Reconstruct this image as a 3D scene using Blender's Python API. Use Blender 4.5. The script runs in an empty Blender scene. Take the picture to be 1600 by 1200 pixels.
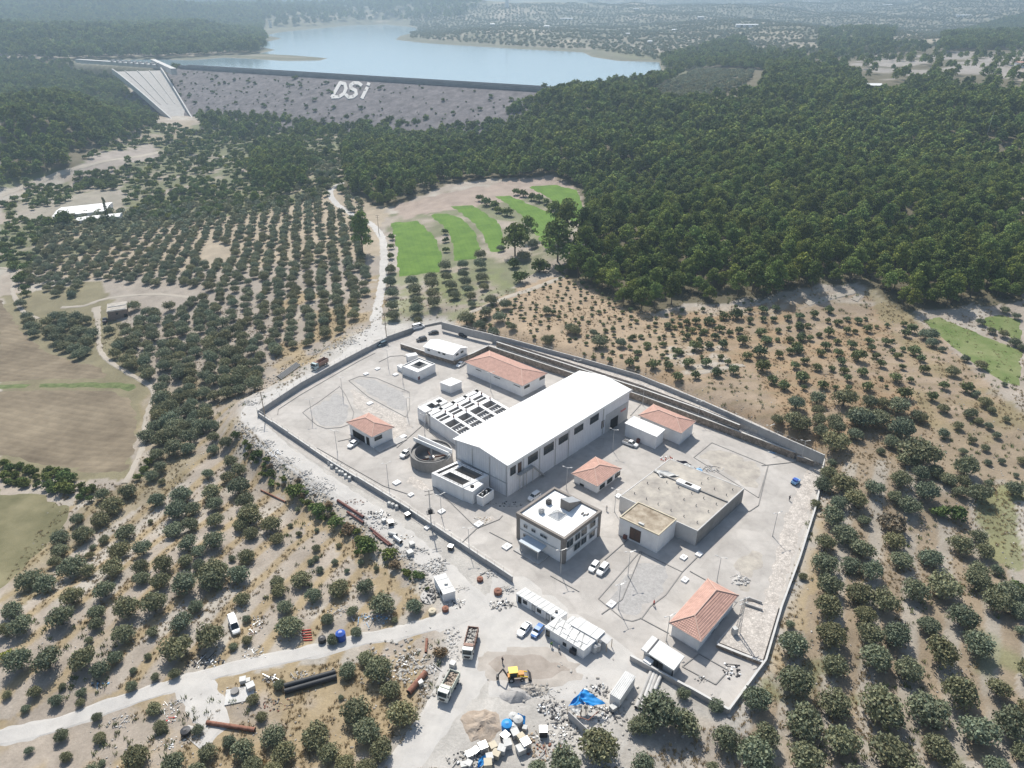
import bpy, bmesh, math, random
import numpy as np
from mathutils import Vector, Matrix
from mathutils.geometry import delaunay_2d_cdt
random.seed(7); RNG = np.random.default_rng(7)
SC = bpy.context.scene
COL = SC.collection
# ------------------------------------------------------------------ camera, sky, sun, exposure
CAMH = 130.0; FPX = 1111.0; TILT = math.radians(28.5)
cam = bpy.data.cameras.new('camera'); camo = bpy.data.objects.new('camera', cam); COL.objects.link(camo)
camo.location = (0, 0, CAMH); camo.rotation_euler = (math.radians(90) - TILT, 0, 0)
cam.sensor_width = 36; cam.lens = FPX / 1600 * 36; cam.clip_start = 1; cam.clip_end = 30000
SC.camera = camo
SUN_EL = math.radians(51); SUN_AZ = math.radians(-14)          # azimuth from +Y towards +X
wd = bpy.data.worlds.new('World'); SC.world = wd; wd.use_nodes = True
wn = wd.node_tree.nodes; wn.clear()
sky = wn.new('ShaderNodeTexSky'); sky.sky_type = 'NISHITA'; sky.sun_disc = False
sky.sun_elevation = SUN_EL; sky.sun_rotation = SUN_AZ; sky.air_density = 1.2; sky.dust_density = 2.0; sky.ozone_density = 1.5
bgn = wn.new('ShaderNodeBackground'); bgn.inputs[1].default_value = 0.085
wo = wn.new('ShaderNodeOutputWorld')
wd.node_tree.links.new(sky.outputs[0], bgn.inputs[0]); wd.node_tree.links.new(bgn.outputs[0], wo.inputs[0])
sl = bpy.data.lights.new('sun', 'SUN'); sl.energy = 4.9; sl.angle = math.radians(0.5); sl.color = (1.0, 0.95, 0.86)
so = bpy.data.objects.new('sun', sl); COL.objects.link(so); so.location = (0, 0, 300)
sdir = Vector((math.sin(SUN_AZ) * math.cos(SUN_EL), math.cos(SUN_AZ) * math.cos(SUN_EL), math.sin(SUN_EL)))
so.rotation_euler = sdir.to_track_quat('Z', 'Y').to_euler()
SC.view_settings.view_transform = 'Standard'; SC.view_settings.look = 'None'
SC.view_settings.exposure = 0.42; SC.view_settings.gamma = 1.0; SC.view_settings.use_curve_mapping = False
SC.render.engine = 'CYCLES'
cy = SC.cycles
cy.use_denoising = True; cy.max_bounces = 5; cy.diffuse_bounces = 3; cy.glossy_bounces = 2; cy.transmission_bounces = 2
cy.transparent_max_bounces = 4; cy.volume_bounces = 0; cy.caustics_reflective = False; cy.caustics_refractive = False
cy.sample_clamp_indirect = 4.0

# ------------------------------------------------------------------ projection between picture points and places
CT, ST = math.cos(TILT), math.sin(TILT)
def ray(px, py):
    u = (px - 800) / FPX; v = (600 - py) / FPX
    return np.array([u, CT + v * ST, -ST + v * CT])
def P(px, py, z=0.0):
    d = ray(px, py); t = (z - CAMH) / d[2]
    return Vector((d[0] * t, d[1] * t, z))
def toPx(x, y, z):
    c = y * CT - (z - CAMH) * ST; up = y * ST + (z - CAMH) * CT
    c = np.where(c < 1, 1, c)
    return 800 + FPX * x / c, 600 - FPX * up / c
def pxm(x, y, z=0):                       # picture points per metre there
    return FPX / (y * CT - (z - CAMH) * ST)

# ------------------------------------------------------------------ noise in numpy
def vnoise(x, y, seed=0):
    xi = np.floor(x).astype(np.int64); yi = np.floor(y).astype(np.int64)
    fx = x - xi; fy = y - yi; fx = fx * fx * (3 - 2 * fx); fy = fy * fy * (3 - 2 * fy)
    def hsh(a, b):
        n = (a * 374761393 + b * 668265263 + seed * 982451653) & 0x7fffffff
        n = ((n ^ (n >> 13)) * 1274126177) & 0x7fffffff
        return ((n ^ (n >> 16)) & 0xffff) / 65535.0
    a = hsh(xi, yi); b = hsh(xi + 1, yi); c = hsh(xi, yi + 1); d = hsh(xi + 1, yi + 1)
    return (a * (1 - fx) + b * fx) * (1 - fy) + (c * (1 - fx) + d * fx) * fy
def fbm(x, y, oct=4, seed=0):
    s = 0; a = .5; t = 0
    for o in range(oct):
        s = s + a * vnoise(x, y, seed + o); t += a; a *= .5; x = x * 2.03 + 17.1; y = y * 2.03 + 5.3
    return s / t
def sstep(a, b, x):
    t = np.clip((x - a) / (b - a), 0, 1); return t * t * (3 - 2 * t)
def inpoly(X, Y, poly):
    r = np.zeros(X.shape, bool); n = len(poly)
    for i in range(n):
        x0, y0 = poly[i][:2]; x1, y1 = poly[(i + 1) % n][:2]
        if y0 == y1: continue
        c = ((y0 > Y) != (y1 > Y)) & (X < (x1 - x0) * (Y - y0) / (y1 - y0) + x0)
        r ^= c
    return r
def segdist(X, Y, pts, closed=False):
    d = np.full(X.shape, 1e9); n = len(pts)
    for i in range(n if closed else n - 1):
        x0, y0 = pts[i][:2]; x1, y1 = pts[(i + 1) % n][:2]
        dx, dy = x1 - x0, y1 - y0
        t = np.clip(((X - x0) * dx + (Y - y0) * dy) / (dx * dx + dy * dy + 1e-9), 0, 1)
        d = np.minimum(d, np.hypot(X - x0 - t * dx, Y - y0 - t * dy))
    return d

# ------------------------------------------------------------------ the land's height
LAKE_Z = 35.0
LAKE = [tuple(P(a, b, LAKE_Z)[:2]) for a, b in [(246, 106), (125, 99), (150, 94), (240, 93), (300, 94), (350, 90), (395, 92), (440, 95), (500, 94.5), (512, 91),
        (470, 87.5), (405, 84), (430, 78), (402, 72), (418, 65), (440, 60), (415, 55), (440, 50), (480, 46), (545, 40), (600, 38), (650, 43), (652, 50), (625, 56), (618, 62),
        (660, 67), (720, 71), (800, 76), (880, 80), (912, 82), (925, 89), (965, 95), (1030, 97), (1034, 112), (985, 124), (915, 128), (880, 133)]]
DAM0 = P(292, 103, 42); DAM1 = P(872, 138.5, 42)
dax = (DAM1 - DAM0).normalized(); DAML = (DAM1 - DAM0).length; dnor = Vector((-dax.y, dax.x, 0))   # dnor points upstream
LAKE = LAKE + [tuple((DAM1 + dnor * 7)[:2]), tuple((DAM0 + dnor * 7)[:2])]
PLAT = [(376, 655), (385, 625), (470, 585), (560, 520), (600, 508), (690, 500), (765, 520), (1000, 592), (1288, 730), (1282, 770), (1195, 1040), (1145, 1120), (1060, 1085), (1010, 1100), (960, 1200),
        (600, 1200), (690, 1100), (700, 1010), (690, 940), (640, 850), (560, 790), (450, 715)]
BACKCUT = [(765, 533), (1000, 609), (1243, 697), (1275, 719)]
PLATW = [tuple(P(*p)[:2]) for p in PLAT[:6]] + [tuple(P(a, b, 2.4)[:2]) for a, b in BACKCUT] + [tuple(P(*p)[:2]) for p in PLAT[9:]]
CPX = [(100, 1000, -4), (300, 900, -3), (0, 1190, -6), (400, 1150, -3), (600, 1190, -1), (200, 800, -8), (350, 720, -6), (50, 540, -13), (100, 680, -13), (30, 850, -11), (0, 450, -13),
       (250, 560, -9), (200, 620, -11), (300, 400, -7), (450, 430, -3), (500, 350, -3), (150, 420, -10), (560, 470, -1), (420, 540, -5), (100, 300, -14), (300, 250, -14), (400, 220, -10), (0, 330, -12), (200, 330, -13),
       (650, 400, 0), (800, 340, 3), (900, 310, 6), (700, 480, 2), (800, 470, 4.5), (900, 500, 5), (1000, 470, 7), (1000, 350, 16), (1200, 400, 15), (1400, 300, 20), (1200, 250, 26), (1500, 420, 10), (1600, 300, 20),
       (1000, 220, 25), (700, 260, 6), (600, 240, 2), (800, 210, 14), (1300, 550, 5), (1500, 560, 4), (1450, 700, 2), (1300, 900, 0), (1500, 900, -2), (1500, 1150, -3), (1200, 1190, -2),
       (1100, 540, 5), (1100, 610, 4.6), (1200, 655, 4.6), (1290, 700, 4.2), (950, 570, 4.6), (850, 535, 4.5), (1000, 590, 4.6), (400, 198, -4), (700, 195, 4), (560, 198, 0), (470, 198, -2),
       (900, 150, 44), (1000, 118, 46), (1100, 112, 47), (1100, 180, 34), (1300, 150, 42), (1500, 180, 36), (1600, 120, 50), (1400, 120, 46),
       (110, 130, 50), (30, 140, 56), (0, 200, 22), (120, 175, 26), (215, 235, -10), (120, 255, -8), (0, 260, 0), (180, 200, 5), (330, 200, -13), (285, 207, -13), (240, 215, -12), (305, 130, 40), (330, 160, 10)]
CW = [(-900, 1900, 62), (-1500, 1700, 95), (-1700, 2600, 105), (-700, 2500, 50), (-1400, 3400, 100), (-600, 4300, 75), (0, 4300, 85), (700, 3000, 62), (1300, 3000, 66), (200, 2700, 50), (600, 2100, 46), (1200, 2000, 50),
      (2000, 2200, 70), (1300, 1500, 66), (1700, 1500, 92), (2500, 3000, 80), (-2800, 4200, 190), (0, 6200, 150), (2500, 5500, 150), (-2500, 7000, 260), (2500, 8000, 260), (0, 8500, 260), (5000, 6000, 200), (-5000, 5000, 240),
      (400, 60, -4), (-400, 60, -8), (0, 20, -4), (500, 400, 10), (900, 700, 30), (-900, 600, 0), (-1100, 1000, 40), (-400, 350, -12)]
def _cps():
    a = [tuple(P(x, y, z)) for x, y, z in CPX] + CW
    return np.array(a, float)
CPS = _cps()
CPE = 0.045 * np.hypot(CPS[:, 0], CPS[:, 1]) + 6
def natural(X, Y):
    num = np.zeros(X.shape); den = np.zeros(X.shape)
    for (cx, cyy, cz), e in zip(CPS, CPE):
        w = 1.0 / ((X - cx) ** 2 + (Y - cyy) ** 2 + e * e) ** 2
        w *= e * e
        num += w * cz; den += w
    z = num / den
    R = np.hypot(X, Y)
    far = sstep(900, 4000, R)
    z = z + (fbm(X / 60, Y / 60, 3, 3) - .5) * (2.0 + 10 * sstep(500, 1500, R)) + (fbm(X / 700, Y / 700, 4, 9) - .5) * 150 * far
    return z
def lake_sd(X, Y):
    d = segdist(X, Y, LAKE, True); return np.where(inpoly(X, Y, LAKE), -d, d)
def hfull(X, Y):
    N = natural(X, Y)
    ld = lake_sd(X, Y)
    s = (X - DAM0.x) * dnor.x + (Y - DAM0.y) * dnor.y
    t = ((X - DAM0.x) * dax.x + (Y - DAM0.y) * dax.y) / DAML
    wl = sstep(-15, 5, s)
    nn = np.maximum(N, 37.5 + np.clip(ld, 0, 400) * .01)
    zl = np.where(ld < 0, LAKE_Z - np.minimum(1.0 - ld * .05, 6), LAKE_Z + np.minimum(ld * .12, 1.6) + (nn - LAKE_Z) * sstep(0, 220, ld))
    z = N * (1 - wl) + zl * wl
    z = np.where((t > -.1) & (t < 1.02) & (s < 0) & (s > -190), np.minimum(z, np.maximum(40 + s * .36, -1)), z)
    pd = segdist(X, Y, PLATW, True); ins = inpoly(X, Y, PLATW)
    near = (np.abs(X) < 250) & (Y < 500)
    z = np.where(near, np.where(ins, 0.0, z * sstep(0, 13, pd)), z)
    return z
NY, NX = 820, 500
LY0, LY1, RX = math.log(42.0), math.log(9000.0), 1.55
_ly = np.linspace(LY0, LY1, NY); _rx = np.linspace(-RX, RX, NX)
GY = np.exp(_ly)[:, None] * np.ones((1, NX)); GX = GY * _rx[None, :]
GZ = hfull(GX, GY)
def hf(x, y):
    x = np.asarray(x, float); y = np.maximum(np.asarray(y, float), 43)
    fy = np.clip((np.log(y) - LY0) / (LY1 - LY0) * (NY - 1), 0, NY - 1.001); fx = np.clip((x / y + RX) / (2 * RX) * (NX - 1), 0, NX - 1.001)
    iy = fy.astype(int); ix = fx.astype(int); ty = fy - iy; tx = fx - ix
    return (GZ[iy, ix] * (1 - tx) + GZ[iy, ix + 1] * tx) * (1 - ty) + (GZ[iy + 1, ix] * (1 - tx) + GZ[iy + 1, ix + 1] * tx) * ty
def ground_at(px, py, up=0.0):            # where the line of sight through a picture point meets the land (arrays allowed)
    px = np.atleast_1d(np.asarray(px, float)); py = np.atleast_1d(np.asarray(py, float)); up = np.zeros_like(px) + up
    d = ray(px, py)
    ys = np.exp(np.linspace(math.log(50), math.log(8500), 700))
    t = ys[:, None] / d[1][None, :]
    below = (CAMH + d[2] * t) < hf(d[0] * t, d[1] * t) + up
    k = np.argmax(below, axis=0); k = np.where(below.any(axis=0), np.maximum(k, 1), 699)
    a = t[k - 1, np.arange(len(px))]; b = t[k, np.arange(len(px))]
    for _ in range(12):
        m = (a + b) / 2; u = (CAMH + d[2] * m) < hf(d[0] * m, d[1] * m) + up
        b = np.where(u, m, b); a = np.where(u, a, m)
    return np.stack([d[0] * b, d[1] * b, hf(d[0] * b, d[1] * b)], 1)
def gp(px, py): return Vector(ground_at(px, py)[0])

# ------------------------------------------------------------------ materials
MATS = {}
def lk(nt, a, b): nt.links.new(a, b)
def mat(name, c, rough=.85, var=.12, scale=.5, bump=0.0, bscale=None, metal=0, c2=None, spec=.3, rnd=0, attr=None, trans=0, stain=0):
    m = bpy.data.materials.new(name); m.use_nodes = True; nt = m.node_tree; n = nt.nodes; n.clear()
    out = n.new('ShaderNodeOutputMaterial'); b = n.new('ShaderNodeBsdfPrincipled'); lk(nt, b.outputs[0], out.inputs[0])
    b.inputs['Roughness'].default_value = rough; b.inputs['Metallic'].default_value = metal; b.inputs['Specular IOR Level'].default_value = spec
    geo = n.new('ShaderNodeNewGeometry')
    n1 = n.new('ShaderNodeTexNoise'); n1.inputs['Scale'].default_value = scale; n1.inputs['Detail'].default_value = 6; n1.inputs['Roughness'].default_value = .65
    lk(nt, geo.outputs['Position'], n1.inputs['Vector'])
    cr = n.new('ShaderNodeMapRange'); cr.inputs[1].default_value = .3; cr.inputs[2].default_value = .7
    lk(nt, n1.outputs[0], cr.inputs[0])
    mix = n.new('ShaderNodeMix'); mix.data_type = 'RGBA'
    lo = tuple(max(0, x * (1 - var)) for x in c); hi = tuple(x * (1 + var) for x in (c2 or c))
    mix.inputs[6].default_value = (*lo, 1); mix.inputs[7].default_value = (*hi, 1)
    lk(nt, cr.outputs[0], mix.inputs[0]); cur = mix.outputs[2]
    def mul(cur, fac, amount=None):
        mm = n.new('ShaderNodeVectorMath'); mm.operation = 'SCALE'; lk(nt, cur, mm.inputs[0]); lk(nt, fac, mm.inputs['Scale']); return mm.outputs[0]
    if attr:
        at = n.new('ShaderNodeAttribute'); at.attribute_name = attr
        mm = n.new('ShaderNodeVectorMath'); mm.operation = 'MULTIPLY'; lk(nt, cur, mm.inputs[0]); lk(nt, at.outputs['Color'], mm.inputs[1]); cur = mm.outputs[0]
    if rnd:
        oi = n.new('ShaderNodeObjectInfo'); mr = n.new('ShaderNodeMapRange'); mr.inputs[3].default_value = 1 - rnd; mr.inputs[4].default_value = 1 + rnd
        lk(nt, oi.outputs['Random'], mr.inputs[0]); cur = mul(cur, mr.outputs[0])
        if attr:
            q1 = n.new('ShaderNodeMath'); q1.operation = 'MULTIPLY'; q1.inputs[1].default_value = 37.7; q2 = n.new('ShaderNodeMath'); q2.operation = 'FRACT'; lk(nt, oi.outputs['Random'], q1.inputs[0]); lk(nt, q1.outputs[0], q2.inputs[0])
            cc = n.new('ShaderNodeCombineXYZ'); cc.inputs[1].default_value = 1
            for k_, (lo_, hi_) in ((0, (.90, 1.12)), (2, (1.12, .88))):
                q3 = n.new('ShaderNodeMapRange'); q3.inputs[3].default_value = lo_; q3.inputs[4].default_value = hi_; lk(nt, q2.outputs[0], q3.inputs[0]); lk(nt, q3.outputs[0], cc.inputs[k_])
            q4 = n.new('ShaderNodeVectorMath'); q4.operation = 'MULTIPLY'; lk(nt, cur, q4.inputs[0]); lk(nt, cc.outputs[0], q4.inputs[1]); cur = q4.outputs[0]
    if stain:
        n3 = n.new('ShaderNodeTexNoise'); n3.inputs['Scale'].default_value = .35; n3.inputs['Detail'].default_value = 8; n3.inputs['Roughness'].default_value = .7
        mp = n.new('ShaderNodeMapping'); mp.inputs['Scale'].default_value = (1, 1, .25); lk(nt, geo.outputs['Position'], mp.inputs[0]); lk(nt, mp.outputs[0], n3.inputs['Vector'])
        mr = n.new('ShaderNodeMapRange'); mr.inputs[1].default_value = .45; mr.inputs[2].default_value = .75; mr.inputs[3].default_value = 1; mr.inputs[4].default_value = 1 - stain
        lk(nt, n3.outputs[0], mr.inputs[0]); cur = mul(cur, mr.outputs[0])
    lk(nt, cur, b.inputs['Base Color'])
    if bump:
        n2 = n.new('ShaderNodeTexNoise'); n2.inputs['Scale'].default_value = bscale or scale * 6; n2.inputs['Detail'].default_value = 5
        lk(nt, geo.outputs['Position'], n2.inputs['Vector'])
        bp = n.new('ShaderNodeBump'); bp.inputs['Strength'].default_value = 1; bp.inputs['Distance'].default_value = bump
        lk(nt, n2.outputs[0], bp.inputs['Height']); lk(nt, bp.outputs[0], b.inputs['Normal'])
    if trans:
        tr = n.new('ShaderNodeBsdfTranslucent'); lk(nt, cur, tr.inputs[0]); ms = n.new('ShaderNodeMixShader'); ms.inputs[0].default_value = trans
        lk(nt, b.outputs[0], ms.inputs[1]); lk(nt, tr.outputs[0], ms.inputs[2]); lk(nt, ms.outputs[0], out.inputs[0])
    MATS[name] = m; return m
def stripes(m, ang, period, depth, dark=.75, period2=None):      # ribs or tile courses across a material
    nt = m.node_tree; n = nt.nodes; b = [x for x in n if x.type == 'BSDF_PRINCIPLED'][0]
    geo = [x for x in n if x.type == 'NEW_GEOMETRY'][0]
    hs = []
    for a, p in ((ang, period), (ang + 90, period2 or 0)):
        if not p: continue
        dt = n.new('ShaderNodeVectorMath'); dt.operation = 'DOT_PRODUCT'; dt.inputs[1].default_value = (math.cos(math.radians(a)), math.sin(math.radians(a)), 0)
        lk(nt, geo.outputs['Position'], dt.inputs[0])
        mm = n.new('ShaderNodeMath'); mm.operation = 'MULTIPLY'; mm.inputs[1].default_value = 2 * math.pi / p; lk(nt, dt.outputs['Value'], mm.inputs[0])
        s = n.new('ShaderNodeMath'); s.operation = 'SINE'; lk(nt, mm.outputs[0], s.inputs[0]); hs.append(s.outputs[0])
    h = hs[0]
    if len(hs) > 1:
        mx = n.new('ShaderNodeMath'); mx.operation = 'MINIMUM'; lk(nt, hs[0], mx.inputs[0]); lk(nt, hs[1], mx.inputs[1]); h = mx.outputs[0]
    bp = n.new('ShaderNodeBump'); bp.inputs['Distance'].default_value = depth; lk(nt, h, bp.inputs['Height']); lk(nt, bp.outputs[0], b.inputs['Normal'])
    mr = n.new('ShaderNodeMapRange'); mr.inputs[1].default_value = -1; mr.inputs[2].default_value = -.6; mr.inputs[3].default_value = dark; mr.inputs[4].default_value = 1; lk(nt, h, mr.inputs[0])
    src = b.inputs['Base Color'].links[0].from_socket
    vm = n.new('ShaderNodeVectorMath'); vm.operation = 'SCALE'; lk(nt, src, vm.inputs[0]); lk(nt, mr.outputs[0], vm.inputs['Scale']); lk(nt, vm.outputs[0], b.inputs['Base Color'])
    return m
M = MATS
def cells(name, scale, amt, edge):       # separate stones: each its own tone, joints a little darker
    m = M[name]; nt = m.node_tree; n = nt.nodes; b = [x for x in n if x.type == 'BSDF_PRINCIPLED'][0]; geo = [x for x in n if x.type == 'NEW_GEOMETRY'][0]
    v = n.new('ShaderNodeTexVoronoi'); v.inputs['Scale'].default_value = scale; lk(nt, geo.outputs['Position'], v.inputs['Vector'])
    e = n.new('ShaderNodeTexVoronoi'); e.feature = 'DISTANCE_TO_EDGE'; e.inputs['Scale'].default_value = scale; lk(nt, geo.outputs['Position'], e.inputs['Vector'])
    sp = n.new('ShaderNodeSeparateColor'); lk(nt, v.outputs['Color'], sp.inputs[0])
    r1 = n.new('ShaderNodeMapRange'); r1.inputs[3].default_value = 1 - amt; r1.inputs[4].default_value = 1 + amt; lk(nt, sp.outputs[0], r1.inputs[0])
    r2 = n.new('ShaderNodeMapRange'); r2.inputs[2].default_value = .12; r2.inputs[3].default_value = 1 - edge; r2.inputs[4].default_value = 1; lk(nt, e.outputs['Distance'], r2.inputs[0])
    mm = n.new('ShaderNodeMath'); mm.operation = 'MULTIPLY'; lk(nt, r1.outputs[0], mm.inputs[0]); lk(nt, r2.outputs[0], mm.inputs[1])
    src = b.inputs['Base Color'].links[0].from_socket; vm = n.new('ShaderNodeVectorMath'); vm.operation = 'SCALE'; lk(nt, src, vm.inputs[0]); lk(nt, mm.outputs[0], vm.inputs['Scale']); lk(nt, vm.outputs[0], b.inputs['Base Color'])
mat('white_plaster', (.80, .795, .79), .8, .05, .6, stain=.14)
mat('grey_plaster', (.50, .49, .48), .85, .07, .6, stain=.18)
mat('cladding', (.74, .74, .76), .5, .05, .4, stain=.08); stripes(M['cladding'], 47, .9, .03, .88, None)
mat('cladding_side', (.74, .74, .76), .5, .05, .4, stain=.08); stripes(M['cladding_side'], 137, .9, .03, .88, None)
mat('white_roof', (.80, .80, .79), .45, .03, .2, stain=.10)
mat('white_sheet', (.84, .84, .83), .5, .06, .5, stain=.12); stripes(M['white_sheet'], 47, 1.1, .03, .85)
mat('membrane', (.84, .85, .85), .7, .04, .4, stain=.08)
mat('concrete', (.44, .425, .41), .9, .10, .5, .01, 6, stain=.22)
mat('pale_concrete', (.54, .53, .515), .9, .08, .4, .01, 6, stain=.15)
mat('dark_concrete', (.27, .26, .25), .9, .15, .5, stain=.25)
mat('block_wall', (.37, .365, .36), .9, .10, .8, stain=.2)
mat('brown_stone', (.29, .24, .195), .95, .25, 1.0, .06, 4, stain=.2); cells('brown_stone', 1.3, .3, .35)
mat('tile_roof', (.53, .325, .265), .8, .16, .8, rnd=.05, stain=.12); stripes(M['tile_roof'], 47, .45, .05, .78, .5)
mat('ridge', (.52, .36, .30), .8, .1, 1)
mat('glass_dark', (.035, .045, .05), .12, .1, 1, spec=.6)
mat('glass_blue', (.05, .09, .12), .1, .1, 1, spec=.7)
mat('dark_void', (.03, .028, .027), .9, .2, 1)
mat('dark_metal', (.06, .06, .065), .5, .1, 2, metal=.3)
mat('door_brown', (.11, .07, .055), .6, .2, 2)
mat('cladding_brown', (.23, .205, .185), .7, .12, .5, stain=.1)
mat('galvanised', (.50, .51, .52), .45, .08, 2, metal=.6)
mat('black_pipe', (.035, .037, .042), .55, .2, 1)
mat('rust', (.20, .085, .06), .85, .35, 1.2, c2=(.26, .13, .09))
mat('red_pipe', (.16, .07, .06), .7, .25, 1.0)
mat('soil_roof', (.25, .19, .13), .98, .25, .35, .06, 3, c2=(.40, .35, .28))
mat('grey_soil', (.36, .33, .30), .98, .18, .3, .05, 3, c2=(.42, .385, .335), stain=.15)
mat('stone_pitch', (.45, .41, .375), .95, .14, .4, .08, 2.5, c2=(.50, .46, .42)); cells('stone_pitch', 1.7, .16, .3)
mat('gravel', (.36, .35, .34), .98, .12, .35, .06, 5, c2=(.385, .37, .36), stain=.12); cells('gravel', 2.2, .10, .04)
mat('paving', (.42, .392, .365), .95, .14, .09, .01, 4, c2=(.425, .40, .375), stain=.16); cells('paving', .18, .06, .05)
mat('road_dust', (.49, .472, .452), .98, .12, .18, .03, 3, c2=(.465, .445, .42), stain=.14)
mat('far_road', (.37, .33, .28), .98, .12, .1)
mat('kerb', (.25, .24, .23), .9, .1, 1)
mat('green_crop', (.085, .17, .022), .95, .15, .12, .05, 2, c2=(.11, .19, .028), stain=.1); stripes(M['green_crop'], 12, 2.4, .02, .93)
mat('right_green', (.11, .17, .04), .95, .18, .1, .05, 2, c2=(.175, .19, .085))
mat('verge_green', (.09, .125, .04), .95, .3, .4, .05, 2, c2=(.13, .155, .065))
mat('pipe_grey', (.22, .22, .22), .7, .1, 2)
mat('dull_green', (.135, .13, .065), .95, .2, .08, .05, 2, c2=(.19, .17, .10))
mat('stubble', (.16, .125, .085), .98, .28, .045, .05, 2, c2=(.225, .185, .13), stain=.2); stripes(M['stubble'], 75, 3.2, .03, .92)
mat('olive_leaf', (.205, .222, .135), .75, .2, 1.2, rnd=.18, attr='tone', trans=.2, spec=.3)
mat('young_leaf', (.15, .18, .08), .75, .22, 1.2, rnd=.25, attr='tone', trans=.2, spec=.3)
mat('pine_leaf', (.135, .185, .045), .85, .28, .035, c2=(.175, .215, .055), rnd=.35, attr='tone', trans=.14, spec=.15)
mat('bush_leaf', (.14, .18, .062), .85, .3, .9, rnd=.3, attr='tone', trans=.2, spec=.15)
mat('dry_leaf', (.22, .17, .11), .9, .3, 1.2, rnd=.2, attr='tone', trans=.15)
mat('lime_leaf', (.26, .28, .05), .85, .2, 1.2, attr='tone', trans=.25)
mat('bark', (.15, .12, .095), .95, .3, 3)
mat('sand', (.33, .265, .21), .98, .15, .6, .2, 1.2, c2=(.37, .31, .255))
mat('wet_ground', (.29, .25, .215), .98, .15, .25, .02, 3, c2=(.34, .30, .265))
mat('half_damp', (.37, .335, .30), .98, .15, .25, .02, 3, c2=(.40, .365, .33))
mat('rock', (.33, .31, .285), .95, .3, .8, .05, 5, c2=(.42, .40, .37))
mat('blue_tarp', (.03, .26, .62), .45, .12, 1.2, .05, 1.5)
mat('blue_plastic', (.04, .10, .40), .4, .1, 2)
mat('white_plastic', (.50, .50, .49), .5, .1, 2, stain=.3)
mat('cabin_roof', (.66, .66, .65), .6, .1, .6, stain=.28)
mat('pale_teal', (.42, .52, .53), .5, .1, 2)
mat('canopy_grey', (.42, .48, .55), .5, .1, 2)
mat('light_blue', (.22, .42, .66), .5, .1, 2)
mat('yellow_paint', (.78, .52, .04), .4, .08, 2)
mat('orange_paint', (.62, .25, .05), .5, .1, 2)
mat('truck_white', (.78, .77, .70), .4, .06, 2)
mat('tipper_brown', (.30, .19, .15), .7, .2, 1.5)
mat('tipper_green', (.55, .58, .50), .6, .1, 1.5)
mat('car_white', (.80, .80, .80), .25, .02, 2, spec=.6)
mat('car_silver', (.55, .57, .60), .25, .04, 2, metal=.4, spec=.6)
mat('car_black', (.03, .03, .035), .2, .04, 2, spec=.6)
mat('car_blue', (.08, .20, .48), .22, .04, 2, spec=.6)
mat('car_teal', (.04, .09, .13), .22, .04, 2, spec=.6)
mat('tyre', (.03, .03, .03), .9, .1, 2)
mat('red_paint', (.55, .06, .05), .5, .1, 2)
mat('wood', (.36, .28, .20), .85, .2, 2)
mat('cream', (.52, .46, .35), .7, .1, 1)
mat('green_cloth', (.10, .28, .08), .8, .1, 3)
mat('skin', (.45, .28, .20), .7, .05, 3)
mat('dark_cloth', (.05, .05, .07), .9, .1, 3)
mat('spill_concrete', (.47, .45, .425), .9, .14, .035, .02, 1, c2=(.38, .365, .35), stain=.35)
mat('rockfill', (.12, .11, .118), .98, .22, .1, .3, .6, c2=(.16, .145, .152)); cells('rockfill', .25, .16, .1)
mat('crest_grey', (.24, .25, .27), .9, .15, .1)
mat('brick_old', (.26, .20, .17), .95, .25, 2, .03, 4)
def water_mat():
    m = bpy.data.materials.new('lake_water'); m.use_nodes = True; nt = m.node_tree; n = nt.nodes; b = n['Principled BSDF']
    b.inputs['Base Color'].default_value = (.23, .32, .38, 1); b.inputs['Roughness'].default_value = .12; b.inputs['IOR'].default_value = 1.33
    geo = n.new('ShaderNodeNewGeometry'); tx = n.new('ShaderNodeTexNoise'); tx.inputs['Scale'].default_value = .08; tx.inputs['Detail'].default_value = 5
    lk(nt, geo.outputs['Position'], tx.inputs['Vector']); bp = n.new('ShaderNodeBump'); bp.inputs['Distance'].default_value = .5; bp.inputs['Strength'].default_value = .6
    lk(nt, tx.outputs[0], bp.inputs['Height']); lk(nt, bp.outputs[0], b.inputs['Normal']); MATS['lake_water'] = m
water_mat()

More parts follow.
